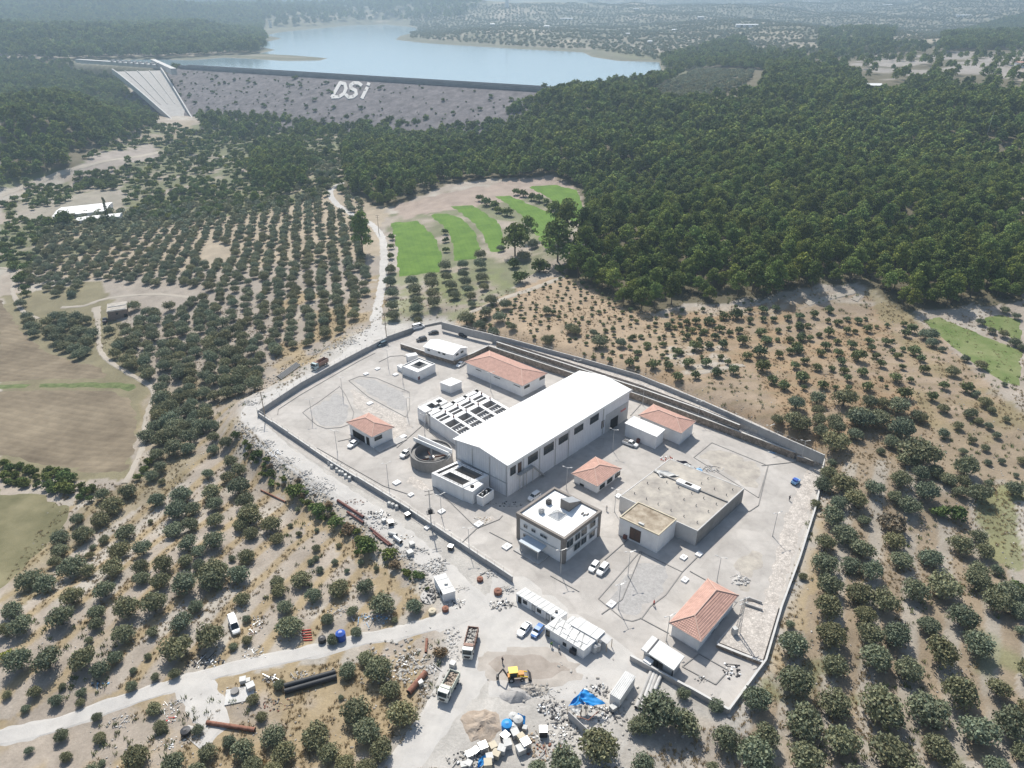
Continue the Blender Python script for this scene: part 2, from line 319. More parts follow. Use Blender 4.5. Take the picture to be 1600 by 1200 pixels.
# ------------------------------------------------------------------ object helpers
def tag(o, label=None, cat=None, group=None, kind=None):
    if label: o['label'] = label
    if cat: o['category'] = cat
    if group: o['group'] = group
    if kind: o['kind'] = kind
    return o
def thing(name, label, cat, loc=(0, 0, 0), rz=0, group=None):
    o = bpy.data.objects.new(name, None); COL.objects.link(o); o.location = loc; o.rotation_euler = (0, 0, rz); o.empty_display_size = .5
    return tag(o, label, cat, group)
class MB:
    def __init__(s): s.v = []; s.f = []; s.mi = []
    def add(s, vs, fs, mi=0):
        k = len(s.v); s.v += [tuple(v) for v in vs]; s.f += [tuple(i + k for i in f) for f in fs]; s.mi += [mi] * len(fs); return s
    def hexa(s, p, mi=0):     # 8 points: bottom 4 anticlockwise, top 4
        return s.add(p, [(3, 2, 1, 0), (4, 5, 6, 7), (0, 1, 5, 4), (1, 2, 6, 5), (2, 3, 7, 6), (3, 0, 4, 7)], mi)
    def box(s, x0, x1, y0, y1, z0, z1, fr=None, mi=0):
        p = [(x0, y0, z0), (x1, y0, z0), (x1, y1, z0), (x0, y1, z0), (x0, y0, z1), (x1, y0, z1), (x1, y1, z1), (x0, y1, z1)]
        if fr: p = [fr(*q) for q in p]
        return s.hexa(p, mi)
    def cyl(s, a, b, r0, r1=None, n=8, mi=0, caps=True):
        a = Vector(a); b = Vector(b); r1 = r0 if r1 is None else r1
        d = (b - a).normalized(); x = d.orthogonal().normalized(); y = d.cross(x)
        vs = []; 
        for c, r in ((a, r0), (b, r1)):
            for i in range(n):
                t = 2 * math.pi * i / n; vs.append(c + x * (r * math.cos(t)) + y * (r * math.sin(t)))
        fs = [(i, (i + 1) % n, n + (i + 1) % n, n + i) for i in range(n)]
        if caps: fs += [tuple(range(n))[::-1], tuple(range(n, 2 * n))]
        return s.add(vs, fs, mi)
    def bar(s, a, b, w, h=None, mi=0):
        a = Vector(a); b = Vector(b); h = h or w; d = (b - a).normalized()
        x = d.cross(Vector((0, 0, 1))); x = Vector((1, 0, 0)) if x.length < 1e-4 else x.normalized(); y = x.cross(d)
        p = [c + x * sx * w / 2 + y * sy * h / 2 for c in (a, b) for sx, sy in ((-1, -1), (1, -1), (1, 1), (-1, 1))]
        return s.hexa(p, mi)
    def prism(s, poly, z0, z1, mi=0):
        n = len(poly)
        a = sum(poly[i][0] * poly[(i + 1) % n][1] - poly[(i + 1) % n][0] * poly[i][1] for i in range(n))
        if a < 0: poly = poly[::-1]
        zz0 = z0 if hasattr(z0, '__len__') else [z0] * n; zz1 = z1 if hasattr(z1, '__len__') else [z1] * n
        vs = [(p[0], p[1], z) for p, z in zip(poly, zz0)] + [(p[0], p[1], z) for p, z in zip(poly, zz1)]
        fs = [(i, (i + 1) % n, n + (i + 1) % n, n + i) for i in range(n)] + [tuple(range(n))[::-1], tuple(range(n, 2 * n))]
        return s.add(vs, fs, mi)
    def blob(s, c, rx, ry, rz, seed=0, mi=0, rough=.25, half=False):
        r = random.Random(seed); t = (1 + 5 ** .5) / 2
        vs = [(-1, t, 0), (1, t, 0), (-1, -t, 0), (1, -t, 0), (0, -1, t), (0, 1, t), (0, -1, -t), (0, 1, -t), (t, 0, -1), (t, 0, 1), (-t, 0, -1), (-t, 0, 1)]
        fs = [(0, 11, 5), (0, 5, 1), (0, 1, 7), (0, 7, 10), (0, 10, 11), (1, 5, 9), (5, 11, 4), (11, 10, 2), (10, 7, 6), (7, 1, 8), (3, 9, 4), (3, 4, 2), (3, 2, 6), (3, 6, 8), (3, 8, 9), (4, 9, 5), (2, 4, 11), (6, 2, 10), (8, 6, 7), (9, 8, 1)]
        a = r.random() * 6.28; ca, sa = math.cos(a), math.sin(a); out = []
        for v in vs:
            v = Vector(v).normalized() * (1 + (r.random() - .5) * 2 * rough)
            x, y, z = v.x * rx, v.y * ry, v.z * rz
            out.append((c[0] + x * ca - y * sa, c[1] + x * sa + y * ca, c[2] + z))
        return s.add(out, fs, mi)
    def mesh(s, name, mats, smooth=False):
        me = bpy.data.meshes.new(name); me.from_pydata(s.v, [], s.f)
        for m in (mats if isinstance(mats, (list, tuple)) else [mats]): me.materials.append(M[m] if isinstance(m, str) else m)
        if len(me.materials) > 1: me.polygons.foreach_set('material_index', s.mi)
        if smooth: me.polygons.foreach_set('use_smooth', [True] * len(me.polygons))
        me.validate(); return me
    def build(s, name, mats, parent=None, smooth=False, bevel=0):
        o = bpy.data.objects.new(name, s.mesh(name, mats, smooth)); COL.objects.link(o)
        if parent: o.parent = parent
        if bevel:
            b = o.modifiers.new('bevel', 'BEVEL'); b.width = bevel; b.segments = 2; b.limit_method = 'ANGLE'
        return o
def copy_tree(o, parent=None):
    c = o.copy(); COL.objects.link(c)
    if parent: c.parent = parent
    for ch in list(o.children): copy_tree(ch, c)
    return c
class Frame:                                # a building's own axes: u to the upper right, v to the upper left, seen from the camera
    def __init__(s, o, pu, pv, h=0):
        s.o = Vector((o[0], o[1], 0)); s.z = 0.0
        s.U = Vector((pu[0] - o[0], pu[1] - o[1], 0)); s.V = Vector((pv[0] - o[0], pv[1] - o[1], 0))
        s.LU = s.U.length; s.LV = s.V.length; s.U.normalize(); s.V.normalize(); s.h = h
    def __call__(s, a, b, c): return s.U * a + s.V * b + Vector((0, 0, c))
    def wall(s, side, px, py):              # picture point -> (distance along the wall, height above the base)
        d = Vector(ray(px, py)); c = Vector((0, 0, CAMH)); ax = s.U if side == 'u' else s.V
        n = Vector((-ax.y, ax.x, 0)); t = (s.o - c).dot(n) / d.dot(n); p = c + d * t
        return (p - s.o).dot(ax), p.z - s.z
def frame_px(h, front, right, left, z=0):
    a, b, c = P(*front, z + h), P(*right, z + h), P(*left, z + h)
    f = Frame(a, b, c, h); f.z = z; f.o.z = 0; return f
def root(fr, name, label, cat, group=None):
    return thing(name, label, cat, (fr.o.x, fr.o.y, fr.z), 0, group)
def wframe(fr, side):                        # axes of a wall: s along, d outwards, c up
    if side == 'u': return lambda s, d, c: fr(s, -d, c)
    if side == 'v': return lambda s, d, c: fr(-d, s, c)
def window(fr, side, s0, s1, c0, c1, parent, cols=2, rows=1, glass='glass_dark', frame='dark_metal', name='window'):
    w = wframe(fr, side); m = MB(); t = .07; sg = 1 if side == 'u' else -1
    def bx(m, a0, a1, d0, d1, z0, z1): m.box(a0, a1, *((-d1, -d0) if side == 'u' else (-d1, -d0)), z0, z1, fr=(lambda x, y, z: fr(x, y, z)) if side == 'u' else (lambda x, y, z: fr(y, x, z)))
    bx(m, s0 - t, s1 + t, .002, .09, c1, c1 + t); bx(m, s0 - t, s1 + t, .002, .13, c0 - t, c0); bx(m, s0 - t, s0, .002, .09, c0, c1); bx(m, s1, s1 + t, .002, .09, c0, c1)
    for i in range(1, cols): x = s0 + (s1 - s0) * i / cols; bx(m, x - t / 2, x + t / 2, .03, .08, c0, c1)
    for i in range(1, rows): z = c0 + (c1 - c0) * i / rows; bx(m, s0, s1, .03, .078, z - t / 2, z + t / 2)
    o = m.build(name, frame, parent)
    g = MB(); bx(g, s0, s1, .004, .03, c0, c1); g.build('pane', glass, o)
    return o
def wpx(fr, side, x0, y0, x1, y1, parent, **k):   # a window or door from two opposite corners in the picture
    (a, c), (b, d) = fr.wall(side, x0, y0), fr.wall(side, x1, y1)
    if a > b: a, b = b, a
    if c > d: c, d = d, c
    return window(fr, side, a, b, max(c, .05), d, parent, **k)
def wbox(m, fr, side, s0, s1, d0, d1, c0, c1, mi=0):
    m.box(s0, s1, -d1, -d0, c0, c1, fr=(lambda x, y, z: fr(x, y, z)) if side == 'u' else (lambda x, y, z: fr(y, x, z)), mi=mi)
def hip_roof(fr, h, rise, over, parent, mt='tile_roof', drop=None):
    a0, a1, b0, b1 = -over, fr.LU + over, -over, fr.LV + over
    m = MB(); w = min(a1 - a0, b1 - b0) / 2
    if a1 - a0 > b1 - b0: r0, r1 = (a0 + w, (b0 + b1) / 2), (a1 - w, (b0 + b1) / 2)
    else: r0, r1 = ((a0 + a1) / 2, b0 + w), ((a0 + a1) / 2, b1 - w)
    e = [fr(a0, b0, h), fr(a1, b0, h), fr(a1, b1, h), fr(a0, b1, h)]; R = [fr(*r0, h + rise), fr(*r1, h + rise)]
    if a1 - a0 > b1 - b0: fs = [(0, 1, 5, 4), (1, 2, 5), (2, 3, 4, 5), (3, 0, 4)]; hips = [(0, 4), (3, 4), (1, 5), (2, 5), (4, 5)]
    else: fs = [(0, 1, 4), (1, 2, 5, 4), (2, 3, 5), (3, 0, 4, 5)]; hips = [(0, 4), (1, 4), (2, 5), (3, 5), (4, 5)]
    m.add(e + R, fs)
    und = [v - Vector((0, 0, .14)) for v in e]
    m.add(e + und, [(0, 4, 5, 1), (1, 5, 6, 2), (2, 6, 7, 3), (3, 7, 4, 0), (7, 6, 5, 4)])
    o = m.build('roof', mt, parent)
    rc = MB(); pts = e + R
    for i, j in hips: rc.bar(pts[i] + Vector((0, 0, .05)), pts[j] + Vector((0, 0, .05)), .26, .14)
    rc.build('ridge_cap', 'ridge', o)
    g = MB()
    for i in range(4):
        a, b = und[i], und[(i + 1) % 4]; g.bar(a + Vector((0, 0, .04)), b + Vector((0, 0, .04)), .13, .13)
    g.build('gutter', 'white_plastic', o)
    return o
def walls(fr, h, parent, mt='white_plaster', base=0.0, name='wall'):
    m = MB(); m.box(0, fr.LU, 0, fr.LV, base - .3, h, fr=fr); return m.build(name, mt, parent)
def flat_roof(fr, h, parent, par=.5, t=.3, mt='membrane', pm='pale_concrete', over=0):
    m = MB(); m.box(t, fr.LU - t, t, fr.LV - t, h - .1, h + .05, fr=fr); o = m.build('roof', mt, parent)
    p = MB(); o2 = over
    p.box(-o2, fr.LU + o2, -o2, t, h, h + par, fr=fr); p.box(-o2, fr.LU + o2, fr.LV - t, fr.LV + o2, h, h + par, fr=fr)
    p.box(-o2, t, t, fr.LV - t, h, h + par, fr=fr); p.box(fr.LU - t, fr.LU + o2, t, fr.LV - t, h, h + par, fr=fr)
    p.build('parapet', pm, parent); return o
def smooth_line(pts, n=6):
    pts = [Vector(p) for p in pts]; out = []
    for i in range(len(pts) - 1):
        p0 = pts[max(i - 1, 0)]; p1 = pts[i]; p2 = pts[i + 1]; p3 = pts[min(i + 2, len(pts) - 1)]
        for k in range(n):
            t = k / n
            out.append(.5 * ((2 * p1) + (p2 - p0) * t + (2 * p0 - 5 * p1 + 4 * p2 - p3) * t * t + (3 * p1 - p0 - 3 * p2 + p3) * t ** 3))
    out.append(pts[-1]); return out
def ribbon(name, pxs, width, mt, dz=.06, cross=5, jag=.42, label=None, kind='structure', cat=None, step=2.0, wmul=None):
    g = ground_at([p[0] for p in pxs], [p[1] for p in pxs])
    line = smooth_line([(a[0], a[1], (pxs[i][2] if len(pxs[i]) > 2 else width)) for i, a in enumerate(g)], 8)
    pts = [line[0]]                                   # even spacing
    for q in line[1:]:
        L = (q.xy - pts[-1].xy).length; st = max(step, .004 * q.y)
        if L >= st:
            k = max(1, int(L / st)); a = pts[-1].copy()
            for i in range(1, k + 1): pts.append(a.lerp(q, i / k))
    X = []; Y = []
    n = len(pts)
    for i, p in enumerate(pts):
        d = (pts[min(i + 1, n - 1)].xy - pts[max(i - 1, 0)].xy).normalized(); nn = Vector((-d.y, d.x)); w = p.z / 2
        for j in range(cross + 1):
            s = (j / cross * 2 - 1)
            ww = w * (1 + (jag * (random.random() - .5) * 2 * (.6 if abs(s) == 1 else .1)))
            X.append(p.x + nn.x * s * ww); Y.append(p.y + nn.y * s * ww)
    X = np.array(X); Y = np.array(Y); Z = hf(X, Y) + dz; Z[::cross + 1] -= dz + .08; Z[cross::cross + 1] -= dz + .08
    fs = [(i * (cross + 1) + j, i * (cross + 1) + j + 1, (i + 1) * (cross + 1) + j + 1, (i + 1) * (cross + 1) + j) for i in range(n - 1) for j in range(cross)]
    m = MB(); m.add(list(zip(X, Y, Z)), fs); o = m.build(name, mt); 
    for p in o.data.polygons:
        if p.normal.z < 0: p.flip()
    tag(o, label, cat, None, kind); return o
def sheet(name, pxs, mt, dz=.06, step=3.0, jag=.4, kind='structure', label=None, world=False, flat=None, parent=None):
    if world: pts = [Vector((p[0], p[1])) for p in pxs]
    elif flat is not None: pts = [P(p[0], p[1], flat).xy for p in pxs]
    else: pts = [Vector(q[:2]) for q in ground_at([p[0] for p in pxs], [p[1] for p in pxs])]
    out = []
    n = len(pts)
    for i in range(n):
        a, b = pts[i], pts[(i + 1) % n]; k = max(1, int((b - a).length / step))
        for j in range(k):
            q = a.lerp(b, j / k); out.append(q + Vector((random.uniform(-jag, jag), random.uniform(-jag, jag))) if j else q)
    xs = [p.x for p in out]; ys = [p.y for p in out]
    poly = [(p.x, p.y) for p in out]
    ins = []
    if flat is None or step < 10:
        gx, gy = np.meshgrid(np.arange(min(xs), max(xs), step), np.arange(min(ys), max(ys), step)); gx = gx.ravel(); gy = gy.ravel()
        gx = gx + RNG.uniform(-.2, .2, gx.shape) * step; gy = gy + RNG.uniform(-.2, .2, gy.shape) * step
        k = inpoly(gx, gy, poly) & (segdist(gx, gy, poly, True) > step * .4); ins = [Vector((a, b)) for a, b in zip(gx[k], gy[k])]
    vs = out + ins; ne = len(out)
    r = delaunay_2d_cdt(vs, [(i, (i + 1) % ne) for i in range(ne)], [], 1, 1e-4)
    V = np.array([(v.x, v.y) for v in r[0]])
    Z = (hf(V[:, 0], V[:, 1]) if flat is None else flat) + dz + np.zeros(len(V))
    if step < 10: Z[segdist(V[:, 0], V[:, 1], poly, True) < 1e-3] -= dz + (.10 if flat is None else .02)
    m = MB(); m.add(list(zip(V[:, 0], V[:, 1], Z)), [tuple(f) for f in r[2]]); o = m.build(name, mt, parent)
    for p in o.data.polygons:
        if p.normal.z < 0: p.flip()
    tag(o, label, None, None, kind if not parent else None); return o
# ------------------------------------------------------------------ the ground sheet and its natural colours
PX, PY = toPx(GX, GY, GZ)
amp = 60 / np.maximum(GY, 60)
wx = PX + (fbm(GX / 9, GY / 9, 4, 21) - .5) * 60 * (150 / np.maximum(GY, 100)) + (fbm(GX / 40, GY / 40, 2, 23) - .5) * 22
wy = PY + (fbm(GX / 9, GY / 9, 4, 31) - .5) * 40 * (150 / np.maximum(GY, 100)) + (fbm(GX / 40, GY / 40, 2, 33) - .5) * 12
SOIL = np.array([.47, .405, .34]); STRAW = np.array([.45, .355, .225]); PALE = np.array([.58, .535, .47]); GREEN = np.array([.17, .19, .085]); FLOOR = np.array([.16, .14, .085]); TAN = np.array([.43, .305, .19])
n1 = fbm(GX / 14, GY / 14, 5, 41); n2 = fbm(GX / 45, GY / 45, 4, 51); n3 = fbm(GX / 4.5, GY / 4.5, 4, 61)
def blend(c, t, m): return c * (1 - m[..., None]) + np.asarray(t) * m[..., None]
C = np.ones((NY, NX, 3)) * SOIL
C = blend(C, PALE, sstep(.42, .68, n1) * .8)
def region(poly, col, m=1.0, patch=None):
    global C
    k = inpoly(wx, wy, poly).astype(float) * m
    if patch is not None: k = k * patch
    C = blend(C, col, k)
# bottom left grove: grass strips between the tree rows, tilled pale soil elsewhere
rowdir = np.array([.36, .93]); rc = (GX * rowdir[1] - GY * rowdir[0]) / 8.0 + (n2 - .5) * 1.2
strip = sstep(.1, .75, np.sin(rc * 2 * math.pi)) * sstep(.3, .5, n1 + .12)
region([(0, 860), (180, 740), (330, 620), (420, 660), (700, 950), (640, 1010), (450, 1060), (0, 1110)], STRAW, 1, strip)
region([(0, 1110), (450, 1050), (640, 1010), (690, 1060), (620, 1200), (0, 1200)], STRAW, 1, sstep(.38, .52, n1))
region([(380, 650), (420, 640), (640, 830), (720, 960), (600, 920), (450, 790)], STRAW, 1, sstep(.35, .5, n3))
region([(390, 680), (440, 690), (520, 760), (640, 860), (700, 930), (690, 960), (600, 880), (480, 790)], PALE, .8, sstep(.42, .55, n3))
region([(160, 440), (600, 300), (600, 520), (470, 560), (330, 640), (160, 800), (120, 700)], np.array([.44, .385, .33]), 1)
region([(430, 470), (600, 430), (600, 520), (520, 570), (430, 600)], STRAW, 1, sstep(.4, .55, n1))
region([(50, 340), (590, 260), (600, 400), (100, 440)], np.array([.50, .42, .32]), 1)
region([(0, 330), (330, 180), (560, 190), (540, 290), (400, 330), (200, 370), (60, 420), (0, 420)], GREEN, .85, sstep(.25, .5, n1))
region([(0, 460), (160, 440), (230, 600), (210, 740), (0, 760)], np.array([.27, .24, .14]), .9)
region([(230, 600), (420, 560), (380, 640), (300, 740), (160, 830), (60, 920), (0, 960), (0, 900), (200, 740)], np.array([.34, .28, .17]), .8, sstep(.3, .6, n1))
# green strips between trees under the terraces
region([(600, 340), (700, 480), (800, 460), (830, 430), (880, 400), (900, 300), (700, 300)], GREEN * 1.1, .8, sstep(.3, .55, n1))
region([(600, 430), (790, 420), (820, 470), (720, 520), (600, 520)], GREEN * 1.4, .7, sstep(.35, .6, n3))
region([(600, 320), (900, 265), (910, 295), (620, 345)], np.array([.47, .38, .32]), 1)
# sapling slope behind the plant
region([(690, 505), (880, 425), (1030, 490), (1330, 455), (1430, 500), (1600, 650), (1600, 690), (1290, 740), (1000, 600)], TAN, 1, .55 + .45 * sstep(.35, .6, n1))
region([(690, 505), (880, 425), (1030, 490), (1100, 560), (1000, 600)], np.array([.50, .385, .27]), .8)
region([(880, 420), (1400, 440), (1400, 475), (1030, 500)], PALE * .9, .6, sstep(.4, .6, n3))
region([(1040, 545), (1130, 540), (1150, 580), (1060, 590)], PALE, .8, sstep(.4, .55, n3))
terr = sstep(.55, .9, np.sin((GY * .97 + GX * .22 + n2 * 14) / 7.5 * 2 * math.pi))
region([(1000, 500), (1330, 465), (1500, 600), (1500, 690), (1250, 690), (1050, 590)], STRAW * .82, .75, terr)
region([(1280, 700), (1600, 640), (1600, 1200), (1100, 1200), (1200, 1060)], np.array([.38, .30, .21]), .9)
rd = (GX * .42 + GY * .91); rr = (GX * .91 - GY * .42) / 8.2 + (n2 - .5) * 1.0
region([(1230, 700), (1600, 760), (1600, 1200), (1100, 1200)], PALE * .86, .75, sstep(-.2, .5, np.sin(rr * 2 * math.pi)) * sstep(.3, .5, n1 + .1))
region([(1150, 1000), (1600, 900), (1600, 1200), (1100, 1200)], GREEN * 1.3, .6, sstep(.56, .66, n1))
region([(1230, 740), (1290, 720), (1290, 900), (1210, 1060), (1190, 1060)], STRAW, .9, sstep(.35, .5, n3))
region([(1340, 440), (1430, 495), (1600, 640), (1600, 800), (1500, 760), (1420, 600)], np.array([.33, .28, .16]), .8, sstep(.35, .6, n1))
region([(1520, 770), (1600, 760), (1600, 900), (1540, 880)], np.array([.30, .31, .15]), .8)
# forests
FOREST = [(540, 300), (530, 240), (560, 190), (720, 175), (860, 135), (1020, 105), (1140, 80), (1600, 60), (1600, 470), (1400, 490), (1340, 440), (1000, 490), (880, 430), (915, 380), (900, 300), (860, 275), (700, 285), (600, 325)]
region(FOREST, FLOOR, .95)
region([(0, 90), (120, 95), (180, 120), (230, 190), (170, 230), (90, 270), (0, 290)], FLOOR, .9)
# far land
farm = sstep(1300, 2000, GY)
C = blend(C, np.array([.20, .20, .13]), farm * .92)
region([(0, 262), (110, 262), (180, 215), (260, 195), (330, 205), (330, 245), (250, 232), (180, 236), (90, 268), (0, 300)], GREEN * 1.2, .8, sstep(.3, .5, n1))
fa = fbm(GX / 210, GY / 330, 4, 71); fb = fbm(GX / 60, GY / 90, 4, 77)
C = blend(C, np.array([.40, .33, .24]), farm * sstep(.60, .66, fa) * .75 * sstep(.3, .6, fb))
C = blend(C, np.array([.52, .45, .36]), farm * sstep(.68, .74, fb) * .7)
region([(1090, 45), (1330, 20), (1600, 10), (1600, 40), (1480, 70), (1330, 75), (1100, 70)], np.array([.38, .34, .25]), .5, sstep(.4, .55, fb))
region([(1330, 92), (1390, 84), (1600, 78), (1600, 125), (1480, 128), (1330, 120)], np.array([.44, .40, .37]), .9, sstep(.42, .55, n2))
region([(140, 235), (245, 228), (250, 245), (190, 262), (150, 290), (110, 300), (120, 270)], np.array([.46, .40, .36]), .9)
region([(200, 175), (300, 185), (300, 215), (200, 225), (170, 215)], np.array([.42, .35, .26]), .8, sstep(.35, .5, n2))
region([(380, 175), (760, 180), (800, 200), (560, 215), (420, 215)], np.array([.44, .37, .28]), .7, sstep(.45, .55, n2))
region([(20, 320), (190, 290), (200, 330), (80, 350), (20, 345)], np.array([.45, .40, .34]), .8)
region([(0, 110), (110, 95), (115, 100), (60, 112)], np.array([.5, .42, .30]), .7)
for pl, cl in (([(805, 40), (880, 42), (880, 50), (800, 49)], 1), ([(700, 30), (800, 12), (900, 18), (790, 26)], .7), ([(770, 45), (860, 40), (850, 56), (760, 52)], .8), ([(930, 0), (1060, 0), (1050, 8), (950, 10)], 1), ([(860, 60), (900, 62), (900, 67), (860, 66)], .9), ([(1180, 45), (1260, 48), (1255, 62), (1170, 60)], .6), ([(1280, 42), (1350, 45), (1345, 54), (1270, 52)], .9), ([(410, 5), (480, 10), (500, 25), (430, 18)], .8), ([(500, 15), (600, 20), (590, 28), (510, 26)], .8), ([(1400, 50), (1480, 48), (1470, 62), (1390, 64)], .8)):
    region(pl, np.array([.50, .44, .34]), cl, sstep(.3, .5, fb))
region([(900, 72), (1080, 88), (1110, 135), (1000, 128), (1034, 100)], np.array([.22, .22, .13]), .9)
region([(915, 82), (1000, 88), (1034, 98), (965, 95), (925, 90)], np.array([.26, .27, .15]), 1)
ld_ = np.minimum(lake_sd(GX, GY), 400)
C = blend(C, np.array([.20, .20, .14]), (1 - sstep(20, 80, ld_)) * sstep(900, 1300, GY))
C = blend(C, np.array([.30, .28, .22]), (1 - sstep(2, 8, ld_)) * sstep(-30, 0, ld_))
# dust of the works road and yard
pd_ = segdist(GX, GY, PLATW, True); ins_ = inpoly(GX, GY, PLATW)
C = blend(C, np.array([.60, .57, .53]), np.where(GY < 420, np.where(ins_, 1, (1 - sstep(0, 5, pd_ + (n3 - .5) * 8)) * .8), 0))
C *= (.49 + .36 * n3)[..., None]
# only the lay of land kept: triangles
idx = np.arange(NY * NX).reshape(NY, NX)
q = np.stack([idx[:-1, :-1], idx[:-1, 1:], idx[1:, 1:], idx[1:, :-1]], -1).reshape(-1, 4)
me = bpy.data.meshes.new('ground')
me.vertices.add(NY * NX); me.vertices.foreach_set('co', np.stack([GX, GY, GZ], -1).ravel())
me.loops.add(q.size); me.loops.foreach_set('vertex_index', q.ravel().astype(np.int32))
me.polygons.add(len(q)); me.polygons.foreach_set('loop_start', np.arange(0, q.size, 4, dtype=np.int32)); me.polygons.foreach_set('loop_total', np.full(len(q), 4, np.int32))
me.polygons.foreach_set('use_smooth', np.ones(len(q), bool))
me.update(calc_edges=True)
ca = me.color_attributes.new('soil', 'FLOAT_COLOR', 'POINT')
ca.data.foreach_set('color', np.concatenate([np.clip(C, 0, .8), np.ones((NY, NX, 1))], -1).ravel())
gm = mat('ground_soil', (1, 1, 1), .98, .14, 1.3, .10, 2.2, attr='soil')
me.materials.append(gm)
nt = gm.node_tree
ground = bpy.data.objects.new('ground', me); COL.objects.link(ground); tag(ground, 'dry pale soil with straw coloured grass sloping around the plant', kind='structure')

# lake
lk_ = MB(); lp = [(x, y) for x, y in LAKE]
s0 = [tuple(P(a, b, LAKE_Z)[:2]) for a, b in [(100, 110), (130, 90), (400, 30), (700, 28), (1100, 80), (1090, 150), (862, 165), (200, 140)]]
o = sheet('lake_water', [p for p in LAKE], 'lake_water', 0, 60, 0, world=True, flat=35.0, label='pale blue reservoir water behind the dam')
o.location.z = .0
# grow shoreline under banks a little
# dam
dam = thing('dam', 'long grey rockfill dam with white letters across its face holding back the lake', 'dam', DAM0)
def dp(t, s, z): 
    p = DAM0 + dax * (t * DAML) + dnor * s; return Vector((p.x, p.y, z)) - DAM0
n = 60
m = MB(); vs = []; rows = [(14, 30), (6, 42), (-6, 42), (-8, 38.5), (-40, 29), (-80, 17), (-120, 4), (-170, -12)]
for i in range(n + 1):
    t = i / n
    for j, (s, z) in enumerate(rows):
        vs.append(dp(t * 1.04 - .02, s, z + (vnoise(np.float64(i * 3.3), np.float64(j * 5.), 2) - .5) * (1.0 if j > 3 else 0)))
k = len(rows); fs = [(i * k + j, (i + 1) * k + j, (i + 1) * k + j + 1, i * k + j + 1) for i in range(n) for j in range(k - 1)]
m.add(vs, [f[::-1] for f in fs]); emb = m.build('rockfill_face', 'rockfill', dam)
cm = MB()
for sa, sb, za, zb, in ((-6.4, -5.6, 42, 43.3), (5.6, 6.4, 42, 43.3)):
    a, b = dp(-.01, (sa + sb) / 2, (za + zb) / 2), dp(1.01, (sa + sb) / 2, (za + zb) / 2); cm.bar(a, b, sb - sa, zb - za)
cm.build('parapet', 'crest_grey', dam)
cm = MB(); cm.bar(dp(-.01, -7.6, 39.8), dp(1.01, -7.6, 39.8), .7, 4.2); cm.build('crest_wall', 'crest_grey', dam)
cm = MB(); cm.bar(dp(-.01, 0, 42.03), dp(1.01, 0, 42.03), 10.4, .1); cm.build('crest_road', 'dark_concrete', dam)
# the letters D S i laid in pale stone on the face: px outline strokes
def face_pt(px, py):
    d = Vector(ray(px, py)); c = Vector((0, 0, CAMH))
    best = None
    for (s1, z1), (s2, z2) in zip(rows[3:-1], rows[4:]):
        a, b = DAM0 + dnor * s1, DAM0 + dnor * s2; a.z = z1; b.z = z2
        nn = dax.cross(b - a).normalized(); t = (a - c).dot(nn) / d.dot(nn); p = c + d * t
        if z2 - .5 <= p.z <= z1 + .5: best = p; nrm = nn if nn.z > 0 else -nn; break
    if best is None: best = p; nrm = nn if nn.z > 0 else -nn
    return best + nrm * .9 - DAM0
def stroke(m, pts, w):
    for (a, b) in zip(pts, pts[1:]):
        dx, dy = b[0] - a[0], b[1] - a[1]; L = math.hypot(dx, dy); nx, ny = -dy / L * w / 2, dx / L * w / 2
        ex, ey = dx / L * w * .2, dy / L * w * .2
        q = [(a[0] + nx - ex, a[1] + ny - ey), (a[0] - nx - ex, a[1] - ny - ey), (b[0] - nx + ex, b[1] - ny + ey), (b[0] + nx + ex, b[1] + ny + ey)]
        top = [face_pt(*p) for p in q]; low = [p - Vector((0, 0, 1.2)) for p in top]; m.hexa(low + top)
LET = {'D': [[(532, 130), (519, 152.5)], [(519, 152.5), (530, 152)], [(530, 152), (538, 147), (541, 139), (539, 132), (532, 130)]],
       'S': [[(565, 134), (560, 130.5), (553, 130.5), (548, 134), (549, 139), (556, 142), (557, 148), (552, 152), (545, 153), (541, 149)]],
       'i': [[(574, 138), (566, 154)], [(576.5, 131), (575.5, 133.5)]]}
for ch, ss in LET.items():
    m = MB()
    for s in ss: stroke(m, s, 5.0)
    o = m.build('letter', 'pale_concrete', dam); o['label'] = 'white letter ' + ch + ' laid on the rockfill face'
# shrubs on the dam face are made with the trees
# spillway
spl = thing('spillway', 'broad pale concrete spillway chute with side walls beside the dam', 'spillway', P(220, 112, 38))
SO = spl.location.copy()
tl, tr, br, bl = P(176, 112, 39), P(252, 110, 39), P(308, 201, -11.5), P(283, 203, -11.5)
m = MB(); N_ = 16; vs = []
for i in range(N_ + 1):
    t = i / N_; zc = 39 + (-11.5 - 39) * (t ** 1.12)
    for j in range(9):
        p = tl.lerp(bl, t).lerp(tr.lerp(br, t), j / 8); vs.append(Vector((p.x, p.y, zc)) - SO)
m.add(vs, [(i * 9 + j, (i + 1) * 9 + j, (i + 1) * 9 + j + 1, i * 9 + j + 1) for i in range(N_) for j in range(8)])
m.build('chute_floor', 'spill_concrete', spl)
for a, b in ((0, 0), (8, 8)):
    m = MB()
    for i in range(N_): 
        p, q_ = vs[i * 9 + a], vs[(i + 1) * 9 + a]; m.bar(p + Vector((0, 0, .5)), q_ + Vector((0, 0, .5)), 1.6, 7)
    m.build('side_wall', 'pale_concrete', spl)
for j in (2, 4, 6):
    m = MB()
    for i in range(N_ - 6): m.bar(vs[i * 9 + j], vs[(i + 1) * 9 + j], 1.2, 2.0 * (1 - i / N_))
    m.build('dividing_wall', 'concrete', spl)
c0, c1 = P(122, 95, 41) - SO, P(252, 104, 41) - SO
m = MB(); m.bar(c0, c1, 9, 5); m.build('control_sill', 'pale_concrete', spl)
